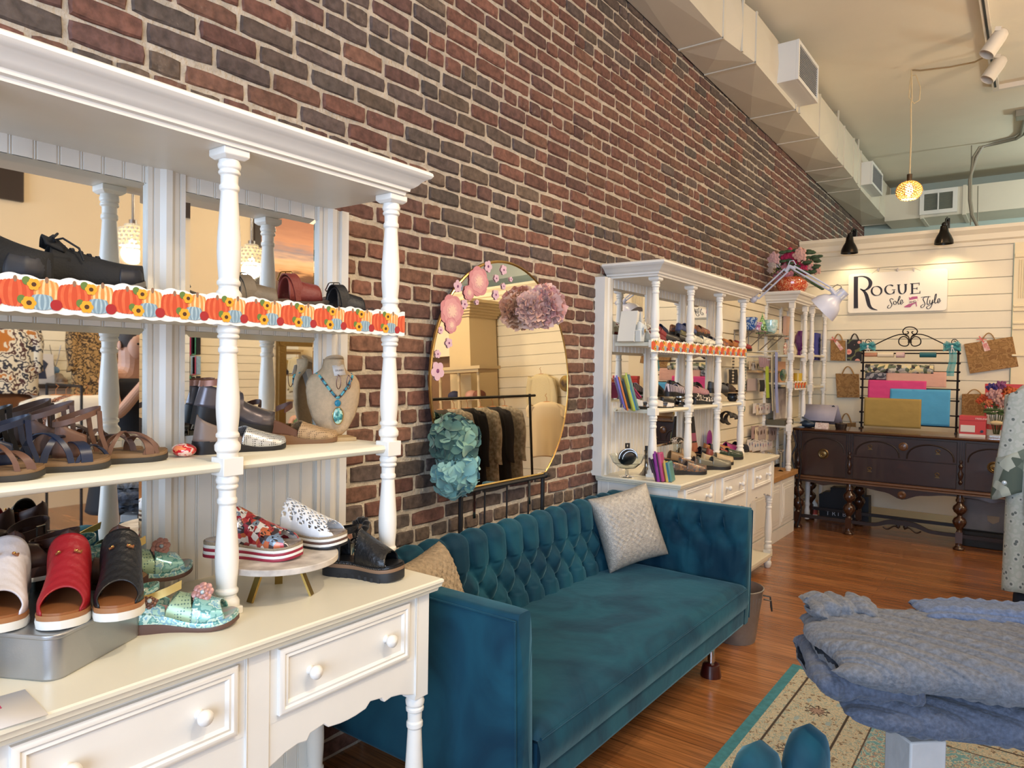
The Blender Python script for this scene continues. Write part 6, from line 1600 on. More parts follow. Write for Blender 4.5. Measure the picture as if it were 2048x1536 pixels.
p=at(1681,857,Y=7.28); t=thing('lidded_bowl','small dark glazed pot at the left of the wrap rack','pot',(p.x,7.30,SB['z']))
ob('pot_body',MB().lathe([(1e-4,0),(.045,0),(.052,.025),(.055,.045),(.050,.047),(1e-4,.047)],n=24),mat('dark_glaze','#2a211e',.25),t); ob('lid',MB().lathe([(.055,.047),(.05,.055),(.01,.06),(.009,.07),(1e-4,.072)],n=24),mat('dark_glaze2','#3a302a',.25),t)
p=at(1645,853,Y=7.24); o=ob('desk_calendar',MB().prism([(-.035,0),(.035,0),(0,.055)],-.06,.06,'x'),mat('calendar_white','#d6cdc8',.6,col2='#b59a96',vs=70),bevel=.001); o.location=(p.x,7.22,SB['z']); tag(o,'small white tent calendar in front of the tablet','calendar')
# --- boxes and bags on the floor under the sideboard
a=at(1636,1060,Y=7.70); b=at(1728,1060,Y=7.70)
t=thing('display_board','black stepped display board lettered TRIBAL standing on the floor under the sideboard','display board',((a.x+b.x)/2,7.80,0),world=True)
def z_(py,Y=7.72): return at(1680,py,Y=Y).z
pts=[(1638,1068),(1638,988),(1646,988),(1646,984),(1661,984),(1661,975),(1728,975),(1728,994),(1737,994),(1737,1068)]
P=[at(x,y,Y=7.72) for x,y in pts]; zz=min(p.z for p in P)
ob('panel',MB().prism([(p.x,max(p.z,0.0)) for p in P],7.72,7.86,'y'),mat('display_black','#0b0c14',.5),t,smooth=0)
for ch,px in zip('TRIBAL',(1654.5,1666.5,1678,1687.5,1697,1711)):
    p=at(px,1026+ (px-1654)*.09,Y=7.718); text('lettering',ch,mat('print_offwhite','#d5d5da',.5),t,.062,basis((p.x-.014,7.718,p.z-.02),(1,0,0),(0,0,1)),ext=.0005)
p0=at(1930,1070,Y=7.55)
t=thing('storage_tote','translucent grey storage tub with dark base, stored under the right end of the sideboard','storage box',(-.28,7.50,0),world=True)
ob('tub',MB().box(-.50,-.02,7.38,7.72,.14,.42),mat('grey_translucent','#77787e',.35,col2='#5c5d64',vs=4),t,bevel=.01); ob('dark_base',MB().box(-.50,-.03,7.34,7.70,0,.10),mat('tote_black','#141413',.5),t,bevel=.006); ob('dark_tray',MB().box(-.52,0,7.33,7.73,.10,.14),mat('tote_black','#141413'),t,bevel=.006)
h=[(-.31,.24),(-.27,.215),(-.23,.24),(-.225,.285),(-.315,.285)]; ob('heart_mark',MB().prism(h,7.374,7.381,'y'),mat('heart_tan','#9a9286',.6),t,smooth=0)
# tall black roll, bottles by the left legs
o=ob('packing_roll',MB().cyl(.035,0,.34,(0,0,0),14),mat('roll_dark','#1a1f30',.4)); o.location=(-1.60,7.78,0); tag(o,'tall dark blue roll standing on the floor behind the left legs of the sideboard','roll')
t=thing('cleaning_bottle','white plastic bottle with red label on the floor behind the left leg','bottle',(-1.815,7.72,0)); ob('bottle',MB().lathe([(1e-4,0),(.04,0),(.04,.14),(.015,.18),(.015,.2),(1e-4,.2)],n=16),mat('bottle_white','#cfd0cc',.4),t); ob('label_band',MB().cyl(.041,.04,.09,n=16),mat('label_red','#a8483c',.5),t)
# ================= corner: slatwall goods, low cabinet, etageres =================
XS=-2.068
def sw_(px,py,d=0): p=at(px,py,X=XS+d); return p
beech=mat('butcher_block','#b98a54',.45,var=.18,vs=10,bump=.05)
def low_cabinet():
    t=thing('low_cabinet','low white cabinet with raised-panel doors and butcher-block top beyond the second hutch','cabinet',(-1.95,6.5,0),world=True)
    y0,y1=5.66,6.96
    ob('carcass',MB().box(-2.10,-1.83,y0,y1,.10,.54),WHITE,t,smooth=0); ob('plinth',MB().box(-2.10,-1.81,y0,y1,0,.10),WHITE,t,smooth=0)
    ob('worktop',MB().box(-2.11,-1.79,y0-.01,y1+.03,.54,.585),beech,t,bevel=.004)
    for a,b in ((5.68,6.08),(6.09,6.50),(6.51,6.94)):
        d=MB().box(-1.83,-1.81,a,b,.115,.53); 
        for k,(o_,x) in enumerate(((.05,-1.806),(.065,-1.802),(.085,-1.80))): d.box(-1.815,x+.0,a+o_,b-o_,.115+o_,.53-o_) if k!=0 else d.box(-1.815,-1.8055,a+.04,b-.04,.15,.495)
        ob('door',d,WHITE,t,smooth=0,bevel=.003)
low_cabinet()
def etagere(lab,y0,y1,z0,zsh,ztop,crown0=True):
    x0,x1=-2.09,-1.83
    t=thing('corner_shelf',lab,'shelf unit',((x0+x1)/2,(y0+y1)/2,z0),world=True)
    zc=ztop-.10
    for x,y in ((x1,y0),(x1,y1),(x0+.02,y0),(x0+.02,y1)):
        m=MB(); za=z0
        for z in list(zsh)+[zc]:
            turned(m,x,y,za,z-.05,.024,n=14); block(m,x,y,z-.05,z+.015,.024); za=z+.015
        ob('post',m,WHITE,t,smooth=35)
    for z in zsh: ob('shelf',MB().box(x0,x1+.01,y0,y1,z-.02,z),WHITE2,t,smooth=0,bevel=.004)
    h=ztop-zc; m=MB(); sweep(m,[(a*1.0,zc+b*h) for a,b in [(0,0),(.012,0),(.014,.12),(.03,.2),(.034,.35),(.05,.5),(.056,.62),(.072,.72),(.078,.85),(.07,1)]],x0,x1+.02,y0-.03,y1+.03); ob('crown',m,WHITE,t,smooth=30)
    ob('back_panel',MB().box(x0-.01,x0,y0,y1,z0,zc),WHITE,t,smooth=0)
etagere('white open corner shelf with turned posts standing on the low cabinet',6.80,7.26,.585,(1.0,1.40,1.66),2.24)
etagere('white open corner shelf against the shiplap wall, behind the first corner shelf',7.52,8.06,.02,(1.0,1.36,1.68),2.24)
# vase of silk flowers on the corner shelf
c=(-1.88,6.96,2.24)
t=thing('glass_vase','orange and red crackled glass vase on top of the corner shelf','vase',c)
ob('vase_body',MB().lathe([(1e-4,0),(.085,0),(.12,.02),(.145,.07),(.14,.12),(.11,.145),(.10,.15),(.095,.145),(.13,.11),(.13,.06),(1e-4,.02)],n=28),pattern('amber_glass',['#c84a2c','#d98a5a','#b5321f','#e0a880','#c2402a'],22,'noise',rough=.12,coat=1),t)
b=thing('silk_bouquet','large bouquet of pink, magenta and blush silk flowers in the amber vase','flowers',(c[0],c[1],c[2]+.13))
r_=random.Random(11); stm=MB(); lf=MB()
for px,py,r,cc in [(1580,515,.075,'#b3204f'),(1592,530,.055,'#a81c48'),(1575,525,.05,'#c0305a'),(1605,540,.05,'#b52650'),(1572,545,.075,'#d0848c'),(1560,553,.05,'#c9808a'),(1600,510,.06,'#d7a79c'),(1603,503,.03,'#a5563f'),(1615,530,.055,'#d9a49a'),(1632,539,.045,'#d8a898'),(1540,518,.055,'#c9a0a0'),(1552,527,.045,'#cfc0c2'),(1530,530,.04,'#b9a9a0'),(1540,553,.035,'#b86a80'),(1562,512,.04,'#b0a6a2'),(1535,541,.03,'#a6948a')]:
    p=at(px,py,Y=6.80+r_.uniform(0,.25)); q=(max(p.x-c[0],r-.19),p.y-c[1],p.z-c[2]-.13); f=MB()
    for i in range(20):
        a=i*2.4; k=.2+.8*i/20; f.ball((q[0]+r*k*math.cos(a),q[1]-r*.35*(1-k),q[2]+r*k*math.sin(a)),r*.30,r*.22,r*.34,7,5)
    ob('flower_head',f,mat('silk_'+cc,cc,.7,var=.2,vs=30),b); stm.tube([(q[0]*.1,q[1]*.1,-.05),(q[0]*.5,q[1]*.5,q[2]*.4),q],.004,5)
for i in range(90):
    a,e=r_.uniform(0,2*PI),r_.uniform(-.5,.9); R=r_.uniform(.10,.27); q=(R*math.cos(a)*math.cos(e),R*.5*math.sin(a),.13+R*math.sin(e)*.8)
    if q[0]<-.15: continue
    lf.ball(q,.038,.012,.016,6,4)
for i in range(14): lf.ball((.12+.012*i,-.03,-.0-.008*i),.018,.01,.01,6,4)
ob('stems',stm,mat('stem_green','#4c5a2c'),b); ob('leaves',lf,mat('leaf_dark','#38502f',.7,var=.3,vs=20),b)
# desk lamp clamped to the hutch crown
def desk_lamp():
    Y=5.60; q=lambda px,py,d=0:tuple(at(px,py,Y=Y+d)); wm=mat('lamp_white','#c3c6d6',.3)
    t=thing('swing_arm_lamp','white swing-arm desk lamp clamped to the end of the second hutch crown','lamp',tuple(at(1510,600,Y=Y)),world=True)
    ob('clamp',MB().ball(q(1507,598),.03,n=10,m=7).tube([q(1504,603),q(1514,592)],.022,8),wm,t)
    for dx,dy in ((0,0),(6,6)):
        ob('lower_arm',MB().tube([q(1511+dx,592+dy),q(1570+dx,537+dy)],.0065,8),wm,t); ob('upper_arm',MB().tube([q(1588-dx*.2,532+dy*1.2),q(1662-dx*.4,575+dy*1.0)],.0065,8),wm,t)
    ob('elbow_joint',MB().tube([q(1571,543),q(1580,533),q(1590,538)],.016,8).tube([q(1575,534),q(1580,522),q(1587,521),q(1592,530)],.004,6),wm,t)
    ob('spring',MB().tube([q(1580,538),q(1620,565)],.004,6).tube([q(1518,583),q(1560,545)],.004,6),mat('spring_steel','#8b8072',.3,.9),t)
    ob('head_joint',MB().tube([q(1661,577),q(1671,590)],.016,8),wm,t)
    ax0,ax1=Vector(q(1688,583,.03)),Vector(q(1655,611,.02)); d=(ax1-ax0).normalized(); R=d.to_track_quat('Z','Y').to_matrix().to_4x4(); R.translation=ax0
    m=MB().lathe([(1e-4,-.01),(.038,-.008),(.040,.055),(.046,.07),(.052,.085),(.078,.105),(.100,.145),(.112,.20),(.109,.20),(.095,.145),(.07,.11),(1e-4,.10)],n=30); m.xf(R); ob('shade',m,wm,t)
    m=MB()
    for i in range(8):
        a=2*PI*i/8; m.box(.039*math.cos(a)-.004,.039*math.cos(a)+.004,.039*math.sin(a)-.004,.039*math.sin(a)+.004,.015,.05)
    m.xf(R); ob('cooling_slot',m,mat('slot_light','#e9e3d2',.5),t); ob('cable',MB().tube([q(1665,575),q(1675,569),q(1683,573),q(1682,582)],.003,6),mat('cable_grey','#6b675f',.5),t)
desk_lamp()
# glass shelves with brackets and glassware on the slatwall
def vase_item(nm,lab,px,py,d,prof,m,cat='vase',n=18,grp=None):
    p=sw_(px,py,d); t=ob(nm,MB().lathe(prof,n=n),m,smooth=60); t.location=p; return tag(t,lab,cat,grp)
gg=lambda n,c,c2:pattern(n,[c,c2,c],30,'noise',rough=.1,coat=1)
for i,(px,py) in enumerate(((1469,663),(1497,665),(1517,672),(1531,673))):
    p=sw_(px,py); t=thing('shelf_bracket',['leftmost steel bracket of the glass shelf on the slatwall','second steel bracket from the left under the glassware','third steel bracket, under the green glass tree','rightmost steel bracket by the corner shelf'][i],'bracket',tuple(p),group='steel shelf brackets',world=True)
    mb=MB(); x=p.x
    mb.tube([(x,p.y,p.z),(x+.17,p.y,p.z)],.005,6).tube([(x,p.y,p.z-.15),(x,p.y,p.z)],.006,6).tube([(x+.15,p.y,p.z-.005),(x+.005,p.y,p.z-.14)],.005,6)
    ob('bracket_frame',mb,mat('steel_grey','#8c857a',.35,.7),t)
    if i in(0,2):
        g=thing('glass_shelf','clear glass shelf plate held by the %s pair of steel brackets'%('left' if i==0 else 'right'),'shelf',(x+.09,p.y+.2,p.z+.006)); ob('glass_plate',MB().box(-.09,.09,-.22,.26,0,.008),mat('clear_glass','#eef4f4'),g,smooth=0)
vase_item('glass_vase','blue and white marbled glass vase on the slatwall glass shelf',1500,664,.09,[(1e-4,0),(.03,0),(.05,.05),(.062,.12),(.055,.125),(1e-4,.11)],gg('blue_marble','#2f5fa8','#b9cfe2'))
vase_item('glass_vase','pink and white marbled glass vase right of the blue one',1514,665,.09,[(1e-4,0),(.035,0),(.03,.05),(.045,.09),(1e-4,.085)],gg('pink_marble','#b06aa0','#e0c4d4'))
vase_item('glass_tree','green glass Christmas tree ornament on the glass shelf',1524,668,.09,[(1e-4,0),(.055,0),(.045,.03),(.05,.035),(.035,.07),(.038,.075),(.02,.12),(.004,.17),(1e-4,.20)],gg('green_glass','#2e6b35','#9cc47a'),'ornament')
vase_item('glass_bowl','tall pale turquoise fluted glass bowl at the left of the corner shelf',1541,668,.14,[(1e-4,0),(.03,.0),(.05,.02),(.062,.07),(.06,.125),(.057,.125),(.055,.07),(1e-4,.02)],gg('pale_turquoise','#a9cfc9','#d9ebe4'),'bowl')
# merchandise on the slatwall: earring cards, ribbons, belts
def ordw(i,n): return 'leftmost' if i==0 else 'rightmost' if i==n-1 else ['second','third','fourth','fifth','sixth','seventh'][i-1]+' from left'
def hang_cards(lab,quads,m,n_name,cat,grp,extra=None):
    for i,(px,py,w,h) in enumerate(quads):
        a=sw_(px,py,.035+.004*(i%3)); b=sw_(px,py+h,.035); hgt=a.z-b.z; wd=sw_(px+w,py).y-a.y
        t=thing(n_name,lab(i),cat,tuple(a),group=grp,world=True); x=a.x
        ob('card',MB().box(x,x+.002,a.y,a.y+wd,b.z,a.z),m[i%len(m)],t,smooth=0)
        ob('hook_peg',MB().tube([(XS-.02,a.y+wd/2,a.z-.008),(x+.02,a.y+wd/2,a.z-.008)],.003,5),SILV,t)
        if extra: ob('earring_drop',MB().ball((x+.006,a.y+wd*.35,a.z-hgt*.45),.004,.006,hgt*.18,6,5).ball((x+.006,a.y+wd*.68,a.z-hgt*.45),.004,.006,hgt*.18,6,5),extra[i%len(extra)],t)
cw=mat('card_white','#d9d5d2'); cr_=mat('card_cream','#dccdb2',.6); cg=mat('card_mauve','#a88f8c',.6)
bl=mat('drop_blue','#55779a',.3); br=mat('drop_brown','#5a4030',.4); pk=mat('drop_pink','#c9a0a0',.4)
for (q,nm,m,ex,lb) in (([(1506+i*6.2,807+(i%2)*3,5.2,20) for i in range(5)],'earring_card',[cw,cr_],[pk,br],'in the middle row of the slatwall'),
    ([(1503+i*7,853+(i%2)*2,6,27) for i in range(6)],'jewellery_pack',[cg,cr_,mat('pack_clear','#b9aaa6',.3)],[br],'in the third row of the slatwall'),
    ([(1494+i*5.4,880+(i%3)*1.5,4.8,20) for i in range(8)],'earring_card',[cw],[bl,pk],'in the lowest row beside the second hutch'),
    ([(1498+i*5.8,722+(i%2)*4,5.2,17) for i in range(5)],'earring_card',[cr_,cw],[br],'standing over the small wooden shelf')):
    g='jewellery cards '+lb
    hang_cards(lambda i,lb=lb,n=len(q):ordw(i,n)+' card of earrings '+lb,q,m,nm,'earrings',g,ex)
a=sw_(1494,738); b=sw_(1543,762)
t=thing('wall_ledge','small slanted wooden ledge of earring cards on the slatwall','shelf',(XS,(a.y+b.y)/2,a.z),world=True); ob('ledge_board',MB().box(XS-.02,XS+.09,a.y,b.y,1.49,1.51),mat('pale_wood','#b99c72'),t,bevel=.002)
def hanger(lab,px,py0,py1,wpx,m,nm='ribbon',cat='ribbon',d=.10,loop=True,grp=None,top=None):
    a=sw_(px,py0,d); b=sw_(px,py1,d); w=(sw_(px+wpx,py0,d).y-a.y)/2
    t=thing(nm,lab,cat,tuple(a),group=grp,world=True); P=[(a.x,a.y,a.z-.0),(a.x+.004,a.y+w*.1,(a.z+b.z)/2),(b.x,b.y+(.03 if loop else 0),b.z)]
    ob('strip',MB().ribbon(P,(0,w,0),.004),m,t)
    ob('hook_peg',MB().tube([(XS-.02,a.y,a.z+.004),(a.x+.03,a.y,a.z+.012)],.004,6),mat('peg_white','#d9d6cc',.4),t)
for i in range(6): hanger(ordw(i,6)+' mauve hair ribbon in the bundle on the top slatwall hook',1519+i*3.6,714+i*.6,734+i*.4,3,mat('ribbon_mauve','#9a7f8c',.5),grp='mauve hair ribbons',d=.12)
hanger('lime green strap hanging from the ribbon hook',1534,722,796,5.5,mat('strap_lime','#a5bd3c',.5),d=.12)
hanger('long cream belt hanging beside the lime strap',1545,705,822,4.5,mat('belt_cream','#d2c5a4',.5),'belt','belt',d=.14)
hanger('long periwinkle belt hanging from the end of the hook',1553,704,826,4.5,mat('belt_periwinkle','#8f9bcf',.5),'belt','belt',d=.17)
for i,(px,w) in enumerate(((1461,6),(1471,7))): hanger(['left black purse strap on the slatwall behind the hutch posts','right black purse strap on the slatwall behind the hutch posts'][i],px,739,768,w,sole_b,'strap','strap',d=.04,loop=False)
hanger('black satin tie hanging under the wooden ledge',1524,760,783,9,sole_b,'scarf','scarf',d=.05,loop=False)
t=thing('mailer_box','blank lilac-grey card hanging in the middle of the slatwall','card',tuple(sw_(1495,757,.03)),world=True); a=sw_(1495,757,.03); b=sw_(1514,781,.03); ob('card',MB().box(a.x-.002,a.x,a.y,b.y,b.z,a.z),mat('card_lilac','#b3a4a4',.6),t,smooth=0)
def beads(lab,px,y0,y1,m,m2=None,r=.006,d=.08,pend=None):
    a=sw_(px,y0,d); b=sw_(px,y1,d); t=thing('bead_necklace',lab,'necklace',tuple(a),world=True); n=int((a.z-b.z)/.012); m1_=MB(); m2_=MB()
    for i in range(n):
        z=a.z-(i+.5)*(a.z-b.z)/n
        for q in(-1,1): (m1_ if i%2 else m2_).ball((a.x+.002*q,a.y+q*.008,z),r*.8,r,r,6,4)
    ob('beads',m1_,m,t); ob('accent_beads',m2_,m2 or m,t)
    if pend: ob('pendant',MB().ball((a.x,a.y,b.z-.02),.006,.02,.026,12,8),pend,t)
beads('black and cream twisted necklace on the slatwall between the hutch posts',1467,712,768,sole_b,cr_)
beads('green and grey bead necklace with oval stone hanging at the hutch end',1491,712,812,mat('bead_green','#5f7f78',.3),mat('bead_grey','#c9c4b4',.4),pend=mat('stone_green','#6f8f86',.25),d=.12)
for i,(px,py) in enumerate(((1462,838),(1453,835))):
    p=sw_(px,py,.10); t=thing('hair_clip',['large black leather cuff on a hook on the slatwall','small dark cuff beside the large black one'][i],'hair clip',tuple(p)); ob('cuff',MB().lathe([(.045,-.04),(.05,0),(.045,.04)],n=20,ang=PI*1.4,axis='y'),mat('cuff_black','#1c1817',.4),t,solid=.006)
# goods on the corner shelves
def shelf_item(nm,lab,cat,px,X,Z,mb,m,smooth=60):
    o=ob(nm,mb,m,smooth=smooth); o.location=(X,at(px,700,X=X).y,Z); return tag(o,lab,cat)
shelf_item('glass_dish','round white dish with red centre on the upper corner shelf','dish',1571,-1.92,1.66,MB().ball((0,0,.06),.012,.055,.06,16,10),gg('dish_red','#d9d2c4','#a8483c'))
shelf_item('glass_plate','large clear etched glass plate leaning on the upper corner shelf','plate',1562,-2.0,1.66,MB().ball((0,0,.11),.008,.12,.11,24,12),mat('frosted_glass','#c9ccc4',.3,alpha=.6))
shelf_item('gift_bag','peach gift bag at the back of the upper corner shelf','gift bag',1572,-2.05,1.66,MB().box(-.01,.02,-.09,.09,.17,.40),mat('bag_peach','#d8b3a0',.6),0)
shelf_item('art_glass','purple flame-shaped glass vase on the upper corner shelf','vase',1601,-1.90,1.66,MB().lathe([(1e-4,0),(.04,0),(.03,.05),(.06,.13),(.055,.20),(.03,.25),(1e-4,.22)],n=9),mat('glass_purple','#5a1c6a',.15,coat=1),0)
shelf_item('organ_board','dark blue board with a column of round holes on the upper rear corner shelf','board',1639,-1.90,1.68,MB().box(-.01,.01,-.20,.20,-.05,.24),mat('board_blue','#3f449a',.6),0)
hb=MB()
for k in range(4): hb.cyl(.028,-.0,.004,(0,0,0),16,'x').xf(Matrix.Translation((0,0,.062)))
o=shelf_item('hole_mark','column of dark blue round spots on the blue board','round decals',1639,-1.885,1.60,hb,mat('board_blue_dark','#23264e',.6)); 
shelf_item('glass_leaf','green leaf-shaped glass dish on the middle corner shelf','dish',1568,-1.93,1.40,MB().ball((0,0,.07),.02,.10,.06,10,6),mat('glass_green','#1f5c46',.12,coat=1),20)
shelf_item('art_card','peach art card standing behind the green dish','card',1563,-2.0,1.40,MB().box(0,.004,-.12,.14,0,.20),mat('card_peach','#d6a684',.6),0)
shelf_item('candle_jar','yellow candle in a glass at the right of the middle corner shelf','candle',1597,-1.87,1.40,MB().cyl(.04,0,.09,n=16),mat('candle_yellow','#c9a83c',.3),40)
shelf_item('framed_picture','framed black and grey photograph standing on the lower corner shelf','picture',1566,-1.99,1.0,MB().box(0,.012,-.26,.10,.02,.34),mat('photo_grey','#8d807e',.5,col2='#cfc7c0',vs=7),0)
shelf_item('picture_band','black banner board leaning above the framed photograph','board',1563,-2.02,1.30,MB().box(0,.01,-.30,.14,-.02,.05),sole_b,0)
shelf_item('storage_tin','olive metal tray lying on the lower corner shelf','tray',1565,-1.95,1.0,MB().box(-.09,.08,-.16,.14,0,.05),mat('tray_olive','#5a5440',.4),0)
pumpkin_border('short pumpkin-printed border strip on the corner shelf post',-1.795,6.81,7.22,1.375,h=.075,pitch=.1055)
# items on the low cabinet and floor
for i,(px,py) in enumerate(((1541,941),(1561,936))):
    p=at(px,py,X=-1.88); g=thing('glass_candlestick',['left clear glass candlestick on the butcher-block top','right clear glass candlestick on the butcher-block top'][i],'candlestick',(-1.88,p.y,.585)); ob('stem',MB().lathe([(1e-4,0),(.028,0),(.008,.01),(.007,.17),(.03,.19),(.03,.2),(1e-4,.195)],n=16),mat('clear_glass','#eef4f4'),g)
o=ob('black_cable',MB().tube([(-1.80,7.05,.95),(-1.80,7.02,.75),(-1.78,7.06,.62),(-1.80,7.03,.4),(-1.77,7.06,.2),(-1.80,7.05,.02)],.006,6).tube([(-1.86,7.03,.95),(-1.83,7.06,.80),(-1.87,7.04,.70),(-1.82,7.07,.5)],.009,6),sole_b); tag(o,'tangle of black cables hanging between the cabinet and the sideboard','cable')
o=ob('parcel_pile',MB().ball((-1.88,7.20,.09),.05,.06,.09,10,7),mat('bag_offwhite','#b9b3a2',.6,var=.2,vs=20)); tag(o,'pale crumpled plastic bag on the floor left of the sideboard','bag')
# ================= foreground right: chair, rug, bucket, table, sweaters, clothes =================
def rug():
    a=at(1580,1327,Z=0); b=at(1430,1536,Z=0); c=at(1735,1380,Z=0)
    t=thing('area_rug','faded oriental rug with teal edge and cream floral border on the wood floor','rug',(a.x,a.y,0),world=True)
    x0,y1=-.965,3.76; x1,y0=1.1,.9
    def frame(mb,i0,i1,z):
        mb.box(x0+i0,x1-i0,y1-i1,y1-i0,0,z).box(x0+i0,x1-i0,y0+i0,y0+i1,0,z).box(x0+i0,x0+i1,y0+i1,y1-i1,0,z).box(x1-i1,x1-i0,y0+i1,y1-i1,0,z)
    tealm=mat('rug_teal','#3d7f8c',.95,var=.25,vs=40,bump=.4,bs=300); crm=pattern('rug_cream',['#a99f88','#b8ae98','#7d8f88','#aba088','#b3a892','#6f6252'],48,'noise',rough=.95,bump=.3)
    line=mat('rug_line','#4a4038',.95)
    m=MB(); frame(m,0,.045,.007); ob('teal_edge',m,tealm,t,smooth=0)
    m=MB(); frame(m,.045,.10,.0072); frame(m,.11,.34,.0072); frame(m,.35,.44,.0072); ob('cream_border',m,crm,t,smooth=0)
    m=MB(); frame(m,.10,.104,.0076); frame(m,.106,.11,.0076); frame(m,.34,.344,.0076); frame(m,.346,.35,.0076); frame(m,.44,.446,.0076); ob('border_line',m,line,t,smooth=0)
    m=MB().box(x0+.446,x1-.446,y0+.446,y1-.446,0,.007); ob('field',m,pattern('rug_field',['#5f8d95','#7b9c9e','#b8ae96','#588489','#94766c','#b3a88f','#638f95'],40,'noise',rough=.95,bump=.3),t,smooth=0)
    # flower and palmette motifs in the border
    mo=MB(); mg=MB(); mt=MB()
    def motif(x,y,s,k):
        if k==0:
            for i in range(9):
                a=2*PI*i/9; mo.tube([(x+s*.25*math.cos(a),y+s*.25*math.sin(a),.0078),(x+s*.7*math.cos(a+.25),y+s*.7*math.sin(a+.25),.0078),(x+s*.55*math.cos(a+.55),y+s*.55*math.sin(a+.55),.0078)],.0022,4)
            mg.cyl(s*.42,.0072,.0082,(x,y,0),14)
        elif k==1:
            for i in range(5): 
                a=-.9+i*.45; mo.ball((x+s*.55*math.cos(a),y+s*.55*math.sin(a),.0072),s*.10,s*.10,.0012,6,4); mo.tube([(x-s*.3,y,.0076),(x+s*.5*math.cos(a),y+s*.5*math.sin(a),.0078)],.0028,4)
        else: mt.ball((x,y,.0072),s*.22,s*.42,.0013,8,4)
    r_=random.Random(2); k=0; y=y0+.3
    while y<y1-.25:
        motif(x0+.225,y,.075,k%2); motif(x0+.17,y+.09,.05,2); motif(x0+.29,y+.12,.05,2); y+=.21; k+=1
    x=x0+.35
    while x<x1-.2:
        motif(x,y1-.225,.075,k%2); motif(x+.1,y1-.17,.05,2); x+=.21; k+=1
    ob('dark_motif',mo,line,t); ob('grey_motif',mg,mat('rug_mauve','#8a7468',.95),t); ob('teal_motif',mt,mat('rug_bluegreen','#87999a',.95),t)
rug()
# galvanised bucket
t=thing('metal_bucket','galvanised metal bucket with side handle on the floor beyond the sofa arm','bucket',(-1.325,3.93,0))
gv=mat('galvanised','#8d8b88',.45,.45,var=.15,vs=25)
ob('pail',MB().lathe([(1e-4,.004),(.105,.004),(.108,0),(.112,.01),(.145,.285),(.150,.29),(.152,.298),(.146,.300),(.140,.285),(.108,.015),(1e-4,.012)],n=40),gv,t)
rb=MB()
for i in range(36):
    a=2*PI*i/36; rb.tube([(.109*math.cos(a),.109*math.sin(a),.02),(.141*math.cos(a),.141*math.sin(a),.26)],.0022,4)
ob('pail_rib',rb,gv,t)
ob('handle',MB().tube([(.146,.03,.25),(.185,.03,.245),(.190,.03,.19),(.190,-.04,.19),(.185,-.04,.245),(.146,-.04,.25)],.0045,8).xf(Matrix.Rotation(.35,4,'Z')),mat('handle_steel','#4b4844',.35,.9),t)
o=ob('fabric_pumpkin',MB().lathe([(1e-4,-.06),(.05,-.055),(.085,0),(.07,.05),(.02,.06),(1e-4,.05)],n=40).grid(lambda u,v:(0,0,0),1,1) if False else MB().grid(lambda u,v:((.085*math.sin(PI*v))*(1+.10*abs(math.sin(u*PI*8)))*math.cos(2*PI*u),(.085*math.sin(PI*v))*(1+.10*abs(math.sin(u*PI*8)))*math.sin(2*PI*u),.065*math.cos(PI*v)),64,14,cu=True),mat('peach_felt','#c9764e',.8),smooth=70)
o.location=(-1.36,3.93,.27); tag(o,'peach fabric pumpkin poking out of the metal bucket','pumpkin')
# white post table with folded knitwear
wt=mat('whitewash_post','#b9b5b2',.6,var=.12,vs=9,bump=.15,bs=40)
t=thing('wooden_table','whitewashed wooden table with square post legs at the lower right, under the grey sweaters','table',(.1,1.85,0),world=True)
LT=Matrix.Translation((-.182,1.665,0))@Matrix.Rotation(math.radians(44),4,'Z'); RT=Matrix.Translation((-.182,1.665,0))@Matrix.Rotation(math.radians(27),4,'Z')
for lx,ly in ((0,0),(.7,0),(.7,.24)): q=RT@Vector((lx,ly,0))-RT@Vector((0,0,0)); ob('leg',MB().box(-.040,.040,-.040,.040,0,.762).xf(Matrix.Translation(q)@LT),wt,t,bevel=.004)
ob('tabletop',MB().box(.0,.74,.0,.27,.762,.777).xf(RT),wt,t,bevel=.004); ob('lower_shelf',MB().box(.0,.7,.0,.24,.30,.32).xf(RT),mat('shelf_blue','#8aa0b8',.5),t)
ob('wire_rail',MB().tube([tuple(RT@Vector((0,.0,.55))),tuple(RT@Vector((.7,0,.55)))],.004,6),mat('rail_bronze','#5a4030',.4,.6),t)
o=ob('dark_basket',MB().ball((.0,0,0),.16,.16,.09,20,12),mat('basket_dark','#2b2620',.8,bump=.8,bs=120)); o.location=(.08,1.93,.41); tag(o,'dark woven basket on the shelf under the sweater table','basket')
def cable_knit(name,col):
    m=bpy.data.materials.new(name); m.use_nodes=True; nt=m.node_tree; b=nt.nodes['Principled BSDF']; L=nt.links.new
    tc=N(nt,'ShaderNodeTexCoord'); n=N(nt,'ShaderNodeTexNoise'); n.inputs['Scale'].default_value=130; n.inputs['Detail'].default_value=4; L(tc.outputs['Object'],n.inputs['Vector'])
    r=N(nt,'ShaderNodeValToRGB'); r.color_ramp.elements[0].position=.3; r.color_ramp.elements[0].color=tuple(c*.6 for c in hx(col)[:3])+(1,); r.color_ramp.elements[1].position=.7; r.color_ramp.elements[1].color=hx(col)
    L(n.outputs['Fac'],r.inputs['Fac']); L(r.outputs['Color'],b.inputs['Base Color']); b.inputs['Roughness'].default_value=.95; b.inputs['Sheen Weight'].default_value=.15; b.inputs['Specular IOR Level'].default_value=.1
    bp=N(nt,'ShaderNodeBump'); bp.inputs['Strength'].default_value=.8; bp.inputs['Distance'].default_value=.004; L(n.outputs['Fac'],bp.inputs['Height']); L(bp.outputs['Normal'],b.inputs['Normal']); return m
ck=cable_knit('grey_cable_knit','#6c6f76'); ck2=cable_knit('slate_cable_knit','#575e6e')
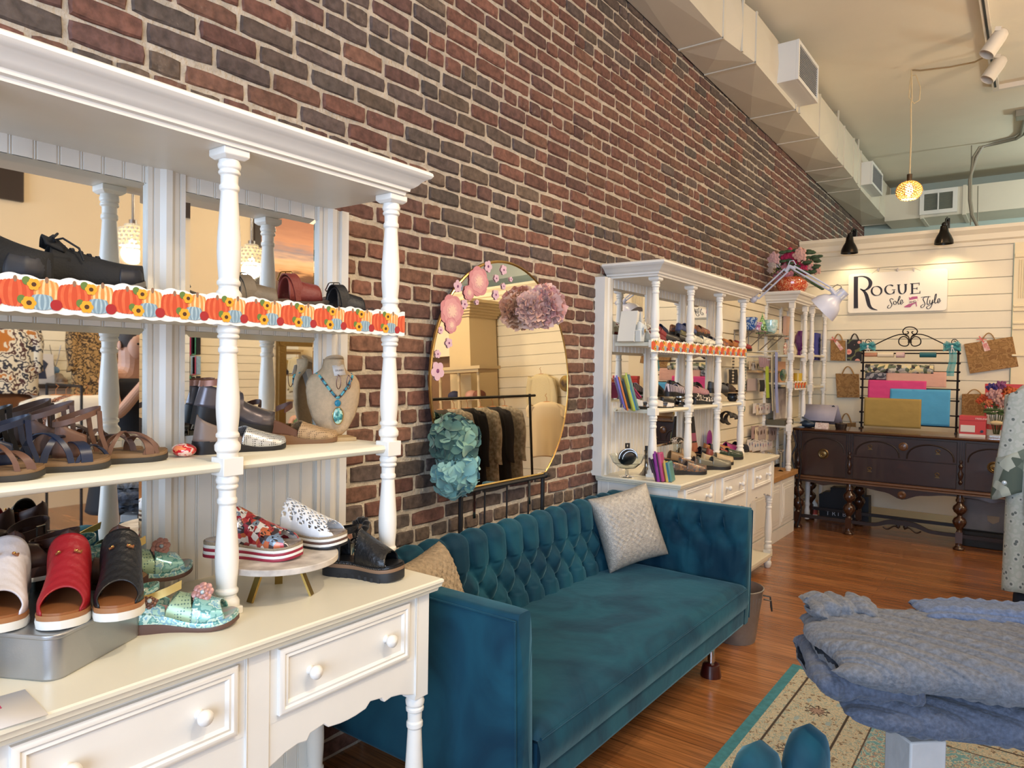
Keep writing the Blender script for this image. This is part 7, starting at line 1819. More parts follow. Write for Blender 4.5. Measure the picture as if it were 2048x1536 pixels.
def fold(t,name,m,x0,x1,y0,y1,z0,z1,seed,rope=True,ang=.6,warp=.02,nu=150,nv=170):
    """a rounded folded knit slab: the section runs round in v, cables modelled in relief"""
    cx,cy,cz=(x0+x1)/2,(y0+y1)/2,(z0+z1)/2; hx_,hy,hz=(x1-x0)/2,(y1-y0)/2,(z1-z0)/2
    def fn(u,v):
        a=2*PI*v; yy=math.copysign(abs(math.cos(a))**.55,math.cos(a)); zz=math.copysign(abs(math.sin(a))**.8,math.sin(a))
        q=2*u-1; e=max(0,1-abs(q)**5)**.45
        n=noise.noise(Vector((q*1.4+seed,yy*1.2,zz)))
        x=cx+hx_*q+warp*n; y=cy+hy*yy*(.86+.14*e)+warp*noise.noise(Vector((q*2,seed,yy)))*2; z=cz+hz*zz*e*(1+.10*noise.noise(Vector((q*2.3,yy*2.2,seed))))
        rel=0
        if rope:
            s=(x*math.cos(ang)+y*math.sin(ang)); w_=(-x*math.sin(ang)+y*math.cos(ang))
            p=(s/.075)%1; d=abs(p-.5)
            if d<.22: rel=.0065*math.cos(d/.22*PI/2)*(.65+.35*math.sin(w_*2*PI/.028+(p-.5)*9))
            elif d>.42: rel=.003
            rel-=.003*math.exp(-((d-.27)/.03)**2)
        nrm=Vector((q*abs(q)**4*.8,yy*.9,zz*1.2)); nrm=nrm.normalized() if nrm.length>0 else Vector((0,0,1))
        return (x+nrm.x*rel,y+nrm.y*rel,z+nrm.z*rel)
    ob(name,MB().grid(fn,nu,nv,cv=True),m,t,smooth=80)
SO=Vector((-.262,1.535,.787)); SR=math.radians(27)
s1=thing('folded_sweater','lower folded slate-grey knit sweater in the stack on the white table','sweater',tuple(SO),SR)
fold(s1,'knit_body',ck2,-.015,.78,-.02,.30,-.012,.075,3,ang=1.2)
fold(s1,'folded_sleeve',ck2,-.075,.12,.0,.27,.045,.115,5,ang=.9,nu=80,nv=100)
s2=thing('folded_sweater','upper folded light grey cable-knit sweater, on top of the stack','sweater',(SO.x,SO.y,SO.z+.07),SR)
fold(s2,'knit_body',ck,-.055,.78,-.035,.31,.005,.105,8,ang=.95,nu=220,nv=260,warp=.028)
fold(s2,'ribbed_hem',ck,-.045,.10,.20,.31,.080,.122,11,ang=.2,nu=60,nv=80)
fold(s2,'ribbed_collar',cable_knit('blue_rib','#62708c'),.20,.7,.20,.33,.078,.12,12,ang=1.5,nu=80,nv=80,warp=.01)
# channel-backed teal chair, its back toward the hutch
def chair():
    t=thing('channel_back_chair','teal velvet tub chair with scalloped channel back at the bottom of the picture','armchair',(-.2,1.25,0),world=True)
    x0=-.47; n=5; y0,y1=.72,1.62
    for i in range(n):
        a=y0+(y1-y0)*i/n; b=y0+(y1-y0)*(i+1)/n; cy=(a+b)/2; hw=(b-a)/2*1.30
        curve=lambda y:.10*((y-(y0+y1)/2)/((y1-y0)/2))**2
        def fn(u,v,cy=cy,hw=hw):
            q=2*PI*v; y=cy+hw*math.cos(q); d=math.sin(q); zt=.80-.05*abs((cy-(y0+y1)/2)/((y1-y0)/2))**2
            z=.34+(zt-.34)*u; k=1.0 if u<.8 else max(0,1-((u-.8)/.2)**3)**.42
            x=x0+curve(cy)+.04+(.045*d if d>0 else .035*d)*k; y=cy+(y-cy)*(.75+.25*k); z-=.07*((y-cy)/hw)**2*u**5
            return (x,y,z)
        ob('back_channel',MB().grid(fn,24,22,cv=True),VEL,t,smooth=80)
    ob('seat',MB().box(-.31,.22,.70,1.52,.30,.44),VEL,t,bevel=.03,seg=4); ob('outer_back',MB().box(-.36,-.30,.66,1.56,.2,.50),VEL,t,bevel=.02)
    for x,y in ((-.28,.75),(-.28,1.47),(.17,.75),(.17,1.47)): ob('leg',MB().cyl(.012,0,.3,(x,y,0),12,r2=.02),mat('brass_pale','#d8b878'),t)
chair()
# hanging garment on a rack at the right edge
def garment(lab,c,w,h,m,sleeve=0,flare=.1,seed=1,rz=0,d=.07,name='hanging_garment',cat='garment',grp=None,hang=True,collar=True):
    t=thing(name,lab,cat,c,rz,group=grp)
    def fn(u,v):
        a=2*PI*v; z=-h*u; sh=min(1,u/.07); ww=w/2*(.42+.58*sh**.5)*(1+flare*u); dd=d/2*(.6+.4*sh)*(1+.4*u)
        f=1+.10*math.sin(a*7+seed+u*2)*u+.06*math.sin(a*13+seed*2)*u
        return (ww*math.cos(a)*(.96+.04*f),dd*math.sin(a)*f*1.2,z-.03*abs(math.cos(a))**2*sh)
    ob('body_panel',MB().grid(fn,30,64,cv=True),m,t,smooth=80,solid=.003)
    if sleeve:
        for s_ in (-1,1):
            def sf(u,v,s_=s_):
                a=2*PI*v; r=.055*(1-.25*u); x=s_*(w/2*.86+.07*u+.02*math.sin(u*5)); return (x+r*math.cos(a)*(1+.1*math.sin(a*5+u*6)),r*.8*math.sin(a),-.04-sleeve*u+.02*math.cos(a))
            ob('sleeve',MB().grid(sf,18,24,cv=True),m,t,smooth=80,solid=.003)
    if hang: ob('hanger',MB().tube([(-w*.40,0,-.05),(-.03,0,.0),(.03,0,.0),(w*.40,0,-.05)],.008,8).tube([(0,0,0),(0,0,.05),(.02,0,.075),(0,0,.095)],.003,6),mat('hanger_wood','#b8743a',.45),t)
    return t
prt=pattern('grey_sprig_print',['#b3b5ae','#b3b5ae','#646a66','#b3b5ae'],30,'dist',rough=.85)
prt=pattern('grey_sprig_print3',['#5d6462','#aeb1aa','#a3a89f','#aeb1aa'],36,'dist',rough=.85)
g=garment('pale grey-green tunic with small dark sprig print hanging at the right edge',(.135,3.95,1.50),.46,.95,prt,sleeve=.0,flare=.04,seed=2,name='patterned_tunic',d=.14)
def slv(u,v):
    a=2*PI*v; r=.055*(1+.10*u); return (-.19-.03*u+r*math.cos(a)*(1+.12*math.sin(a*5+u*5)),-.03+r*.7*math.sin(a),-.06-.46*u+.03*math.cos(a))
ob('cuff_panel',MB().grid(lambda u,v:slv(.62+.42*u,v),10,28,cv=True),pattern('sage_patchwork',['#5f6a60','#8a9088','#4a554c','#a3a89c'],22,'voronoi',rough=.85),g,smooth=80,solid=.008)
ob('sleeve',MB().grid(slv,22,28,cv=True),prt,g,smooth=80,solid=.003)
ob('pocket',MB().box(-.165,-.06,-.090,-.084,-.62,-.40),mat('denim_light','#8f9fb0',.8),g,bevel=.004)
ob('button',MB().ball((-.24,-.09,-.48),.010,.004,.010,8,5),mat('pearl','#b9c6d0'),g)
garment('dark navy trousers hanging below the sprig print tunic',(.15,3.98,.58),.42,.57,mat('navy_cloth','#10141f',.85),flare=.05,seed=3,name='hanging_trousers',hang=False,d=.12)
t=thing('clothes_rail','black metal clothes rail running back behind the print tunic','clothes rack',(.15,5.0,0),world=True)
for y in (4.15,6.3): ob('upright',MB().tube([(.30,y,0),(.30,y,1.36 if y>5 else 1.62)],.014,8),sole_b,t); ob('foot',MB().tube([(.08,y,.02),(.55,y,.02)],.014,8),sole_b,t)
ob('rail',MB().tube([(.30,4.15,1.34),(.30,6.4,1.34)],.014,8),sole_b,t); ob('front_arm',MB().tube([(.30,4.15,1.60),(.10,3.95,1.61)],.010,8),sole_b,t)
gc=[('#1b1a1c','black'),('#9a8f82','taupe marled'),('#4a4744','charcoal'),('#8a8176','grey-brown print'),('#15151a','long black'),('#8a8270','snakeskin print'),('#2c2a2e','dark'),('#8f8779','sand')]
for i,(c,nm) in enumerate(gc):
    garment('%s garment on a wooden hanger, seen in the round mirror'%nm,(.34+.0,4.5+i*.2,1.24),.42,.85+.1*(i%3),mat('cloth_'+c,c,.9,col2='#c2b8a8' if i%2 else None,vs=30),sleeve=.5,seed=i,rz=math.radians(8),d=.08,grp='garments on the clothes rail')
# ================= ceiling fittings =================
def pendant():
    h=at(1823,140,Z=ZC); y=h.y; q=lambda px,py:at(px,py,Y=y)
    t=thing('woven_pendant_lamp','lit woven globe pendant lamp hanging from the ceiling on a long looped cord','pendant lamp',tuple(h),world=True)
    s=q(1819,360); c=q(1818,382)
    cd_=mat('cord_cream','#c9b68f',.6)
    ob('cord',MB().tube([tuple(h),(h.x+.01,y,h.z-.25),q(1822,210),(q(1821,280).x+.004,y,q(1821,280).z),tuple(s)],.007,6),cd_,t)
    P=[(h.x,y,h.z-.05)]+[tuple(q(px,py)) for px,py in ((1832,150),(1841,175),(1839,200),(1828,207),(1818,195),(1820,165),(1823,150))]
    ob('cord_loop',MB().tube(P,.005,6),cd_,t)
    ob('ceiling_cord',MB().tube([tuple(h),tuple(at(1840,141,Z=ZC-.02)),tuple(at(1900,134,Z=ZC-.04)),tuple(at(1950,124,Z=ZC-.04)),tuple(at(1985,106,Z=ZC-.03))],.007,6),mat('cord_tan','#8f7a58',.6),t)
    ob('hook',MB().tube([tuple(h),(h.x,y,h.z-.06)],.006,6),cd_,t); ob('lamp_holder',MB().cyl(.022,-.03,.05,tuple(s),16),mat('bronze_dark','#4a3c2c',.4,.7),t)
    r=(q(1844,385).x-q(1792,385).x)/2*1.02; wv=MB(); 
    cz=c.z+.0
    for i in range(15):
        f=-.80+1.70*i/14; rr=r*math.sqrt(max(.02,1-f*f)) ; wv.tube([(c.x+rr*math.cos(a),y+rr*math.sin(a),cz+r*.82*f+.004*math.sin(a*16+i*PI)) for a in [2*PI*k/64 for k in range(64)]],.0034,4,closed=True)
    for k in range(30):
        a=2*PI*k/30; wv.tube([(c.x+r*math.sqrt(max(.02,1-f*f))*math.cos(a+.1*math.sin(f*9)),y+r*math.sqrt(max(.02,1-f*f))*math.sin(a+.1*math.sin(f*9)),cz+r*.82*f) for f in [-.80+1.75*j/12 for j in range(13)]],.003,4)
    ob('woven_shade',wv,mat('rattan_gold','#d9ad62',.6),t)
    ob('bulb',MB().ball((c.x,y,cz+.01),.032,.032,.06,14,10),mat('bulb_white',(1,.80,.50,1),.5,emit=20),t)
    light('pendant_light','POINT',(c.x,y,cz-.02),22,(1,.72,.40),None,.05)
pendant()
def track():
    x=at(1992,90,Z=ZC).x; wm=mat('track_white','#d0c9bd',.5)
    t=thing('lighting_track','white ceiling lighting track with an elbow at its far end','light track',(-.33,6.5,ZC-.03),world=True)
    a=at(1993,0,Z=ZC-.03); b=at(1992,178,Z=ZC-.03); c=at(2048,173,Z=ZC-.03)
    ob('rail',MB().box(b.x-.025,b.x+.025,1.2,b.y+.025,ZC-.045,ZC-.001),wm,t,smooth=0); ob('rail',MB().box(b.x+.025,1.6,b.y-.025,b.y+.025,ZC-.045,ZC-.001),wm,t,smooth=0)
    ob('conductor_slot',MB().box(b.x-.008,b.x+.008,1.2,b.y-.1,ZC-.048,ZC-.044),sole_b,t,smooth=0)
    for lab,px,py in (('nearer white cylinder head on the ceiling lighting track',1997,78),('farther white cylinder head on the ceiling lighting track',1996,131)):
        p=at(px,py,Z=ZC-.13); o=thing('track_spotlight',lab,'spotlight',(p.x,p.y,ZC-.045),group='white track heads',rot=(0,math.radians(12),0))
        d=Matrix.Translation((0,0,-.11))@Matrix.Rotation(math.radians(18),4,'Y')@Matrix.Rotation(math.radians(-14),4,'X')
        m=MB().lathe([(1e-4,.115),(.03,.11),(.048,.09),(.054,.05),(.056,-.105),(.052,-.105),(.048,-.06),(1e-4,-.05)],n=28); m.xf(d); ob('lamp_head',m,wm,o); ob('mount',MB().box(-.02,.02,-.03,.03,-.03,.0).tube([(0,0,-.02),(0,0,-.06)],.01,8),wm,o)
track()
t=thing('electrical_conduit','grey metal conduit bending down from a ceiling box to the far wall','conduit',tuple(at(1960,292,Z=ZC-.02)),world=True)
cg_=mat('conduit_grey','#8b887c',.45,.4)
p0=at(2046,230,Z=ZC-.04); p1=at(2043,275,Z=ZC-.03); p2=at(1960,291,Z=ZC-.03); y2=p2.y
ob('ceiling_box',MB().box(p0.x-.06,p0.x+.2,p0.y-.08,p0.y+.08,ZC-.07,ZC-.001),cg_,t,bevel=.004)
for k in (0,.035):
    ob('conduit_run',MB().tube([(p0.x+.02+k,p0.y,ZC-.05),(p1.x+k,p1.y-.15,ZC-.03),(p1.x-.05,p1.y+k,ZC-.028),(p2.x+.15,p2.y+k,ZC-.028),(p2.x+.03-k,y2,ZC-.05),(p2.x-.03-k,y2,ZC-.16),tuple(at(1939+k*60,360,Y=y2)),tuple(at(1939+k*60,400,Y=y2)),tuple(at(1943+k*60,430,Y=y2)),tuple(at(1956,455,Y=y2))],.016,8),cg_,t)
ob('hanger_rod',MB().tube([tuple(at(1943,291,Y=y2)),tuple(at(1941,450,Y=y2))],.006,6),cg_,t); ob('hanger_rod',MB().tube([tuple(at(1956,372,Y=y2+.5)),tuple(at(1955,455,Y=y2+.5))],.007,6),cg_,t)
# ================= the other side of the shop, seen in the mirrors =================
XR=4.3
t=thing('slatwall_panel','cream slatwall display on the opposite wall, seen in the near hutch mirrors','wall panel',(XR-.03,4,.3),world=True)
m=MB()
for i in range(16): m.box(XR-.03,XR-.005,1.0,7.9,.3+i*.1,.3+i*.1+.094)
m.box(XR-.012,XR-.004,1.0,7.9,.3,1.9); ob('slat_board',m,cream,t,smooth=0)
def mir(px,py,Xr,xm=-1.852):
    """real point whose image in the hutch mirror falls on the photo pixel"""
    p=at(px,py,X=2*xm-Xr); return (Xr,p.y,p.z)
# person
def figure(lab,base,H,heading,arms,dress,hair,skin='#c99a80',dresslen=.55,name='person',hairlen=.0):
    t=thing(name,lab,'person',base,heading); s=H/1.68
    J={'pel':(0,0,.92),'wai':(0,0,1.06),'che':(0,0,1.26),'nek':(0,0,1.42),'hed':(.01,0,1.50),'top':(.01,0,1.60)}
    E_=[('pel','wai'),('wai','che'),('che','nek'),('nek','hed'),('hed','top')]; Rr={'pel':(.15,.11),'wai':(.125,.095),'che':(.14,.10),'nek':(.055,.055),'hed':(.075,.085),'top':(.07,.08)}
    for sd,q in (('l',1),('r',-1)):
        sh=(0,q*.17,1.37); el,wr_=arms[0 if q>0 else 1]
        J.update({'s'+sd:sh,'e'+sd:el,'w'+sd:wr_,'h'+sd:(0,q*.09,.86),'k'+sd:(.02,q*.09,.48),'a'+sd:(0,q*.09,.09),'t'+sd:(.14,q*.10,.035)})
        E_+=[('che','s'+sd),('s'+sd,'e'+sd),('e'+sd,'w'+sd),('pel','h'+sd),('h'+sd,'k'+sd),('k'+sd,'a'+sd),('a'+sd,'t'+sd)]
        Rr.update({'s'+sd:(.058,.058),'e'+sd:(.040,.040),'w'+sd:(.027,.027),'h'+sd:(.085,.085),'k'+sd:(.056,.056),'a'+sd:(.036,.036),'t'+sd:(.032,.028)})
        wv=Vector(wr_); dirf=(Vector(wr_)-Vector(el)).normalized(); side=dirf.cross(Vector((0,0,1))).normalized(); pal='p'+sd
        J[pal]=tuple(wv+dirf*.06); Rr[pal]=(.030,.018); E_.append(('w'+sd,pal))
        for k in range(4):
            a,b=pal+'f%d'%k,pal+'g%d'%k; J[a]=tuple(wv+dirf*.10+side*(k-1.5)*.018); J[b]=tuple(wv+dirf*(.135+.008*(k in(1,2)))+side*(k-1.5)*.018+Vector((0,0,-.02))); Rr[a]=Rr[b]=(.009,.009); E_+=[(pal,a),(a,b)]
        a=pal+'th'; J[a]=tuple(wv+dirf*.055+side*.045); Rr[a]=(.010,.010); E_.append(('w'+sd,a))
    keys=list(J); me=bpy.data.meshes.new('body'); me.from_pydata([tuple(c*s for c in J[k]) for k in keys],[(keys.index(a),keys.index(b)) for a,b in E_],[])
    o=link('body',me,mat('skin_'+skin,skin,.5,bump=.05),t); o.modifiers.new('k','SKIN'); sv=me.skin_vertices[0].data
    for i,k in enumerate(keys): sv[i].radius=tuple(r*s for r in Rr[k])
    sv[0].use_root=True; u=o.modifiers.new('s','SUBSURF'); u.levels=1; u.render_levels=2
    def dr(u,v):
        a=2*PI*v; z=1.36-(1.36-dresslen)*u; rx=float(np.interp(z,[.5,.92,1.06,1.26,1.36],[.22,.165,.125,.145,.10])); ry=float(np.interp(z,[.5,.92,1.06,1.26,1.36],[.26,.20,.15,.172,.15]))
        f=1+.03*math.sin(a*9)*max(0,(1-z)); return (rx*f*math.cos(a)*s,ry*f*math.sin(a)*s,z*s)
    ob('dress',MB().grid(dr,24,40,cv=True),dress,t,smooth=80,solid=.004)
    hh=MB().ball((-.012*s,0,1.60*s),.095*s,.088*s,.105*s,20,14)
    if hairlen: hh.grid(lambda u,v:((-.05+.05*math.cos(PI*.5+PI*v))*s-.03*s,.085*math.sin(PI*(v-.5))*s,(1.62-hairlen*u)*s),10,12)
    ob('hair',hh,hair,t,smooth=80)
    fc=MB().ball((.055*s,0,1.555*s),.05*s,.062*s,.085*s,18,12).ball((.108*s,0,1.545*s),.014*s,.011*s,.02*s,8,6); ob('face',fc,mat('skin_'+skin,skin),t,smooth=80)
    ey=MB(); 
    for q in(-1,1): ey.ball((.098*s,q*.026*s,1.573*s),.006*s,.011*s,.007*s,8,6)
    ob('eyes',ey,mat('eye_dark','#2c241f',.2),t); ob('mouth',MB().ball((.100*s,0,1.510*s),.006*s,.022*s,.006*s,8,6),mat('lip','#a4604f',.5),t)
    er=MB()
    for q in(-1,1): er.ball((.01*s,q*.088*s,1.56*s),.015*s,.008*s,.03*s,8,6)
    ob('ears',er,mat('skin_'+skin,skin),t)
    return t
p=mir(250,760,.95)
figure('person in a sleeveless black dress holding up a phone, seen in the near hutch mirror',(.95,p[1]+.03,0),1.72,math.radians(165),(((.18,.24,1.14),(.28,.08,1.40)),((.16,-.26,1.12),(.28,-.05,1.42))),mat('dress_black','#0f1118',.8),mat('hair_grey','#4a423e',.7,var=.3,vs=30),hairlen=.08)
p=mir(603,822,3.0)
figure('red-haired child standing across the shop, seen in the right mirror of the near hutch',(3.0,p[1],0),1.10,math.radians(200),(((.05,.24,1.1),(.15,.22,.86)),((.05,-.24,1.1),(.15,-.22,.86))),mat('shirt_green','#5f7a4c',.8),mat('hair_red','#8a4520',.6,var=.2,vs=40),skin='#d3a184',dresslen=.5)
# crystal pendants
for i,(px,py) in enumerate(((265,475),(502,512))):
    q=mir(px,py,2.2); t=thing('crystal_pendant',['crystal drum pendant lamp reflected left of the stile','crystal globe pendant lamp reflected beside the white post'][i],'pendant lamp',q,world=True)
    cx,cy,cz=q; ob('crystal_shade',MB().ball((cx,cy,cz),.115,.115,.105,20,12),mat('crystal_shade','#e8dcc0',.15,alpha=.55,bump=.6,bs=60),t)
    cb=MB()
    for r in range(7):
        f=-.9+.3*r
        for k in range(18): a=2*PI*k/18+r*.17; rr=.118*math.sqrt(max(.05,1-f*f)); cb.ball((cx+rr*math.cos(a),cy+rr*math.sin(a),cz+.105*f),.013,n=6,m=4)
    ob('crystal_drops',cb,mat('crystal_bead','#d9d2c0',.08,.2,coat=1),t); ob('bulb',MB().ball((cx,cy,cz-.04),.03),mat('warm_bulb',(1,.82,.5,1),emit=7),t)
    light('crystal_light','POINT',(cx,cy,cz-.13),26,(1,.80,.55),None,.08)
    ob('stem',MB().cyl(.011,.12,.36,(cx,cy,cz),12).cyl(.03,.10,.14,(cx,cy,cz),14),mat('chrome','#c9c9cc'),t); ob('cord',MB().tube([(cx,cy,cz+.36),(cx,cy,ZC)],.004,6),sole_b,t)
# pictures on the opposite wall
a=mir(520,425,4.28); b=mir(636,575,4.28)
t=thing('landscape_picture','large sunset desert landscape picture on the opposite wall','picture',(4.28,(a[1]+b[1])/2,b[2]),world=True)
y0,y1,z0,z1=a[1],b[1]+.5,2.42,3.42
sky=bpy.data.materials.new('sunset_print'); sky.use_nodes=True; nt=sky.node_tree; bs=nt.nodes['Principled BSDF']; tc=N(nt,'ShaderNodeTexCoord'); sx=N(nt,'ShaderNodeSeparateXYZ'); nt.links.new(tc.outputs['Generated'],sx.inputs[0]); rp=N(nt,'ShaderNodeValToRGB')
nz=N(nt,'ShaderNodeTexNoise'); nz.inputs['Scale'].default_value=4; mp=N(nt,'ShaderNodeMapping'); mp.inputs['Scale'].default_value=(1,1,5); nt.links.new(tc.outputs['Generated'],mp.inputs['Vector']); nt.links.new(mp.outputs['Vector'],nz.inputs['Vector']); ad=N(nt,'ShaderNodeMath',operation='MULTIPLY_ADD'); ad.inputs[1].default_value=.25; nt.links.new(nz.outputs['Fac'],ad.inputs[0]); nt.links.new(sx.outputs['Z'],ad.inputs[2]); nt.links.new(ad.outputs[0],rp.inputs['Fac'])
e=rp.color_ramp.elements; e[0].position=.1; e[0].color=hx('#3a241a'); e[1].position=1.0; e[1].color=hx('#b07a62')
for pos_,c in ((.38,'#6f4426'),(.44,'#d9a06a'),(.55,'#e8b890'),(.68,'#8f7f88'),(.8,'#c98f6e')): x=e.new(pos_); x.color=hx(c)
nt.links.new(rp.outputs['Color'],bs.inputs['Base Color']); bs.inputs['Roughness'].default_value=.5
ob('print',MB().box(4.262,4.275,y0,y1,z0,z1),sky,t,smooth=0); fr=MB(); f=.09; fr.box(4.25,4.295,y0-f,y1+f,z1,z1+f).box(4.25,4.295,y0-f,y1+f,z0-f,z0).box(4.25,4.295,y0-f,y0,z0,z1).box(4.25,4.295,y1,y1+f,z0,z1); ob('frame',fr,mat('frame_dark','#2a1c18',.5),t,smooth=0)
a=mir(45,405,4.28); t=thing('dark_picture','dark framed panel high on the opposite wall, reflected at the far left','picture',(4.28,2.2,a[2]),world=True); ob('panel',MB().box(4.25,4.29,1.2,a[1],a[2],ZC-.1),mat('frame_dark','#2a1c18'),t,smooth=0)
# shelf with sneakers and photo card, necklaces
a=mir(60,762,4.15); b=mir(185,762,4.15); t=thing('wall_ledge','dark shelf on the opposite slatwall holding two pairs of shoes','shelf',(4.15,(a[1]+b[1])/2,a[2]),world=True); ob('ledge_board',MB().box(4.02,4.27,a[1]-.1,b[1]+.25,a[2]-.07,a[2]-.03),mat('shelf_dark','#3f3834',.5),t,smooth=0)
zl=a[2]-.03
for lab,px,c in (('taupe laced shoe on the dark shelf, reflected in the near hutch mirror',125,'#7a6550'),('black laced shoe on the dark shelf, reflected in the near hutch mirror',160,'#1b1a1a')):
    q=mir(px,755,4.1); s=slide('laced_shoe',lab,(4.22,q[1],zl),math.radians(190),lm(c),mat('gum_sole','#a5917a',.6),in_t,L=.26,H=.075,t0=.3); s.counter(lm(c),.45,lambda a_:.06+.02*a_,lean=.12)
a=mir(52,712,4.2); b=mir(102,760,4.2); t=thing('photo_card','tall photo card of a dark tee shirt standing on the reflected shelf','card',(4.2,(a[1]+b[1])/2,zl),rot=(0,math.radians(8),0)); ob('card',MB().box(-.004,.0,-.14,.14,0,.30),mat('card_white','#d9d5d2'),t,smooth=0); ob('shirt_print',MB().prism([(-.08,.05),(.07,.05),(.06,.14),(.09,.20),(.05,.24),(-.03,.24),(-.09,.21)],-.006,-.004,'x'),mat('navy_print','#22304e'),t,smooth=0)
for i,(px,y0_,y1_) in enumerate(((110,690,735),(153,665,700),(164,665,760))):
    a=mir(px,y0_,4.24); b=mir(px,y1_,4.24); t=thing('necklace',['flower pendant necklace hanging above the reflected shoes','short silver necklace near the top of the reflected slatwall','long fine chain necklace reflected beside the short one'][i],'necklace',a,world=True)
    mb=MB()
    for q in(-1,1): mb.tube([(4.24,a[1]+q*.05,a[2]),(4.24,a[1]+q*.03,(a[2]+b[2])/2),(4.24,a[1],b[2])],.004,5)
    ob('chain',mb,SILV,t); ob('pendant',MB().ball((4.235,a[1],b[2]-.03),.01,.04,.04,8,6),mat('drop_blue','#55779a'),t)
# reflected clothes
fbl=pattern('bold_leaf_print',['#e0d8c4','#20263a','#e0d8c4','#4a2a2c','#e0d8c4','#b9722c'],9,'noise',rough=.8)
q=mir(20,655,3.6); garment('cream blouse with bold navy and rust print, reflected at the far left',(3.6,q[1]-.05,1.82),.5,.62,fbl,rz=math.radians(90),name='printed_blouse',sleeve=.4)
q=mir(30,780,3.6); garment('rust brown trousers reflected below the printed blouse',(3.62,q[1]-.05,1.22),.42,.9,mat('rust_suede','#6f4420',.9,var=.2,vs=20),rz=math.radians(90),name='hanging_trousers',flare=.25)
q=mir(205,665,3.3); garment('leopard print jacket reflected behind the person',(3.4,q[1],1.95),.46,.9,pattern('leopard_tan',['#9a7a4c','#2a1e14','#a8875a'],30,'noise',rough=.8),rz=math.radians(80),sleeve=.5,name='leopard_jacket')
fl2=pattern('dark_floral_lining',['#231a1c','#b06a4a','#2c2024','#c9a08a','#3a2226'],40,'noise',rough=.8)
q=mir(172,800,2.9)
for i in range(4): garment(['nearest cardigan on the reflected low rail','dark floral lined cardigan on the reflected low rail','third white cardigan along the reflected low rail','farthest white cardigan on the reflected low rail'][i],(2.9+i*.05,q[1]-.06*i,1.20),.48,.75,mat('white_cardigan','#d9d2c4',.85) if i!=1 else fl2,rz=math.radians(96),seed=i,sleeve=.5,name='cardigan',grp='white cardigans on the reflected rack')
t=thing('clothes_rail','low clothes rail carrying the reflected cardigans','clothes rack',(3.0,q[1],0),world=True); ob('rail',MB().tube([(2.7,q[1]-.12,1.285),(3.4,q[1]-.12,1.285)],.012,8),sole_b,t)
for x in (2.7,3.4): ob('upright',MB().tube([(x,q[1]-.12,0),(x,q[1]-.12,1.285)],.012,8),sole_b,t)
for i in range(9):
    px=372+(i%3)*10; py=672+(i//3)*40; q=mir(px,py,4.2); c=['#d94a8a','#5fb89a','#1d1d22','#c9c4c0','#e0608a','#8fb0c9','#4fae86','#d9d4cc','#23252c'][i]
    t=thing('sock_pair','pair of %s socks on the reflected sock display'%['bright pink','sea green','black','light grey','rose','pale blue','mint','cream','charcoal'][i],'socks',q,world=True,group='socks on the reflected display'); ob('socks',MB().box(q[0],q[0]+.03,q[1]-.06,q[1]-.005,q[2]-.22,q[2]).box(q[0],q[0]+.03,q[1]+.005,q[1]+.06,q[2]-.22,q[2]),mat('sock_'+c,c,.9,var=.2,vs=40),t,bevel=.01)
a=mir(553,680,4.25); b=mir(640,700,4.25)
t=thing('gold_framed_mirror','tall carved gold-framed mirror on the opposite wall, reflected in the near hutch','mirror',(4.25,(a[1]+b[1])/2,.3),world=True); ya,yb=a[1],b[1]+.3
fm=MB().box(4.2,4.28,ya,yb,1.74,1.86).box(4.2,4.28,ya,yb,.3,.42).box(4.2,4.28,ya,ya+.12,.42,1.74).box(4.2,4.28,yb-.12,yb,.42,1.74); ob('frame',fm,mat('antique_gold','#7d6334',.4,.6,bump=.6,bs=40),t,bevel=.01); ob('mirror_pane',MB().box(4.24,4.25,ya+.12,yb-.12,.42,1.74),MIRROR,t,smooth=0)
# region seen in the round mirror: column, shelf with hats, red boxes, tee
t=thing('square_column','cream square column with crown moulding beyond the counter, reflected in the round mirror','column',(2.3,7.7,0),world=True)
ob('shaft',MB().box(2.12,2.50,7.50,8.1,0,2.6),mat('column_tan','#cbb68f',.6),t,smooth=0); m=MB(); 
for i in range(6): o_=.03+.035*i; m.box(2.12-o_,2.50+o_,7.50-o_,8.1,2.45+i*.035,2.49+i*.035)
ob('crown',m,mat('column_tan','#cbb68f'),t,smooth=0)
struct('trim_3',MB().box(2.5,4.3,7.9,8.1,1.95,2.45),cream,smooth=0); struct('trim_4',MB().box(2.5,4.3,8.05,8.12,0,1.95),mat('curtain_brown','#8a6a50',.9,var=.2,vs=3),smooth=0)
t=thing('display_hutch','small cream shelf of hats in front of the column, seen in the round mirror','shelf unit',(1.95,7.2,0),world=True)
for x in (1.62,1.95,2.28): m=MB(); turned(m,x,7.05,.9,1.70,.024); block(m,x,7.05,0,.9,.024); ob('post',m,mat('column_tan','#cbb68f'),t)
for z in (.9,1.32): ob('shelf',MB().box(1.6,2.3,7.03,7.4,z-.02,z),mat('column_tan','#cbb68f'),t,smooth=0)
ob('crown',MB().box(1.54,2.36,6.98,7.42,1.70,1.74).box(1.58,2.32,7.0,7.4,1.66,1.70),mat('column_tan','#cbb68f'),t,smooth=0)
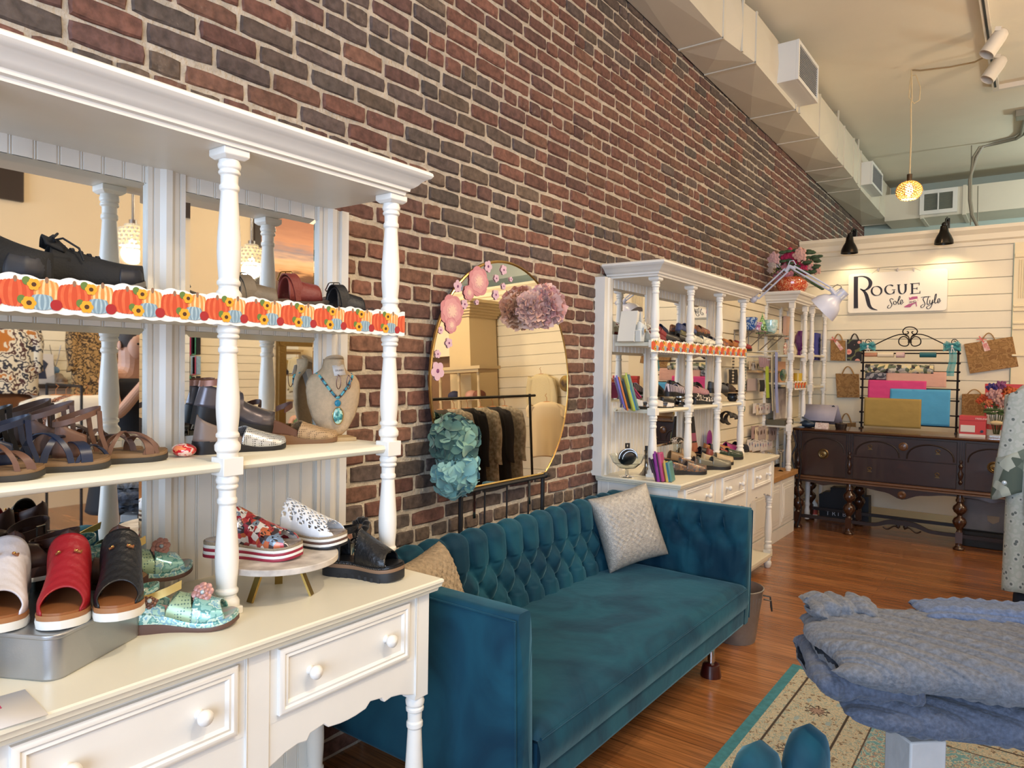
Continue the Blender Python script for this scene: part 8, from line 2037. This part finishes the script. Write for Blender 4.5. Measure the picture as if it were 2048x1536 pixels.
for i,(x,z,c) in enumerate(((2.15,1.32,'#2f3350'),(1.85,1.32,'#c99a8c'),(1.72,1.32,'#7a4a3c'),(2.08,.9,'#b02030'),(1.8,.9,'#1b1b1e'))): o=ob('cap',MB().ball((0,0,.04),.09,.09,.07,14,8).cyl(.12,.0,.012,(0,-.05,0),18),mat('felt_'+c,c,.8)); o.location=(x,7.18,z); tag(o,['navy cap on the left of the reflected shelf','pink felt hat on the reflected shelf','brown felt hat on the right of the reflected shelf','red cap on the lower reflected shelf','black bag-like cap on the lower reflected shelf'][i],'hat',"hats on the reflected shelf")
garment('long cream ribbed sweater hanging on the reflected shiplap wall',(1.33,8.05,1.62),.36,.62,mat('cream_rib','#d9cba4',.85,bump=.4,bs=60),sleeve=.55,name='hanging_sweater')
garment('cream short-sleeved tee hanging on the second rail, seen in the round mirror',(.38,6.75,1.26),.44,.62,mat('cream_tee','#dccaa8',.85),sleeve=.14,name='cream_tee')
o=ob('knit_hat',MB().ball((0,0,0),.10,.06,.11,14,10),mat('hat_straw','#c9a85a',.8,col2='#4a3c34',vs=6)); o.location=(.95,8.08,1.48); tag(o,'straw and brown turban hat pinned to the reflected shiplap','hat')
t=thing('shoe_box','grey shoe box with a red-labelled one beneath, stacked by the clothes rail','shoe box',(.42,5.15,0),world=True,group='shoe boxes by the clothes rail'); ob('box_body',MB().box(.2,.55,4.95,5.2,.44,.58),mat('box_grey','#4a5558',.6),t,smooth=0)
for i,(x0,x1,z0,z1,c) in enumerate(((.2,.55,.30,.43,'#c9a59a'),(.15,.60,.15,.29,'#b02a30'),(.15,.60,0,.14,'#b02a30'))):
    t=thing('shoe_box',['pink shoe box below the grey one by the clothes rail','upper red shoe box by the clothes rail','red shoe box at the bottom of the stack by the clothes rail'][i],'shoe box',((x0+x1)/2,5.07,z0),world=True,group='shoe boxes by the clothes rail'); ob('box_body',MB().box(x0,x1,4.95,5.2,z0,z1-.004),mat('boxcol_'+c,c,.6),t,smooth=0); ob('lid',MB().box(x0-.003,x1+.003,4.947,5.203,z1-.035,z1),mat('boxcol_'+c,c),t,smooth=0)
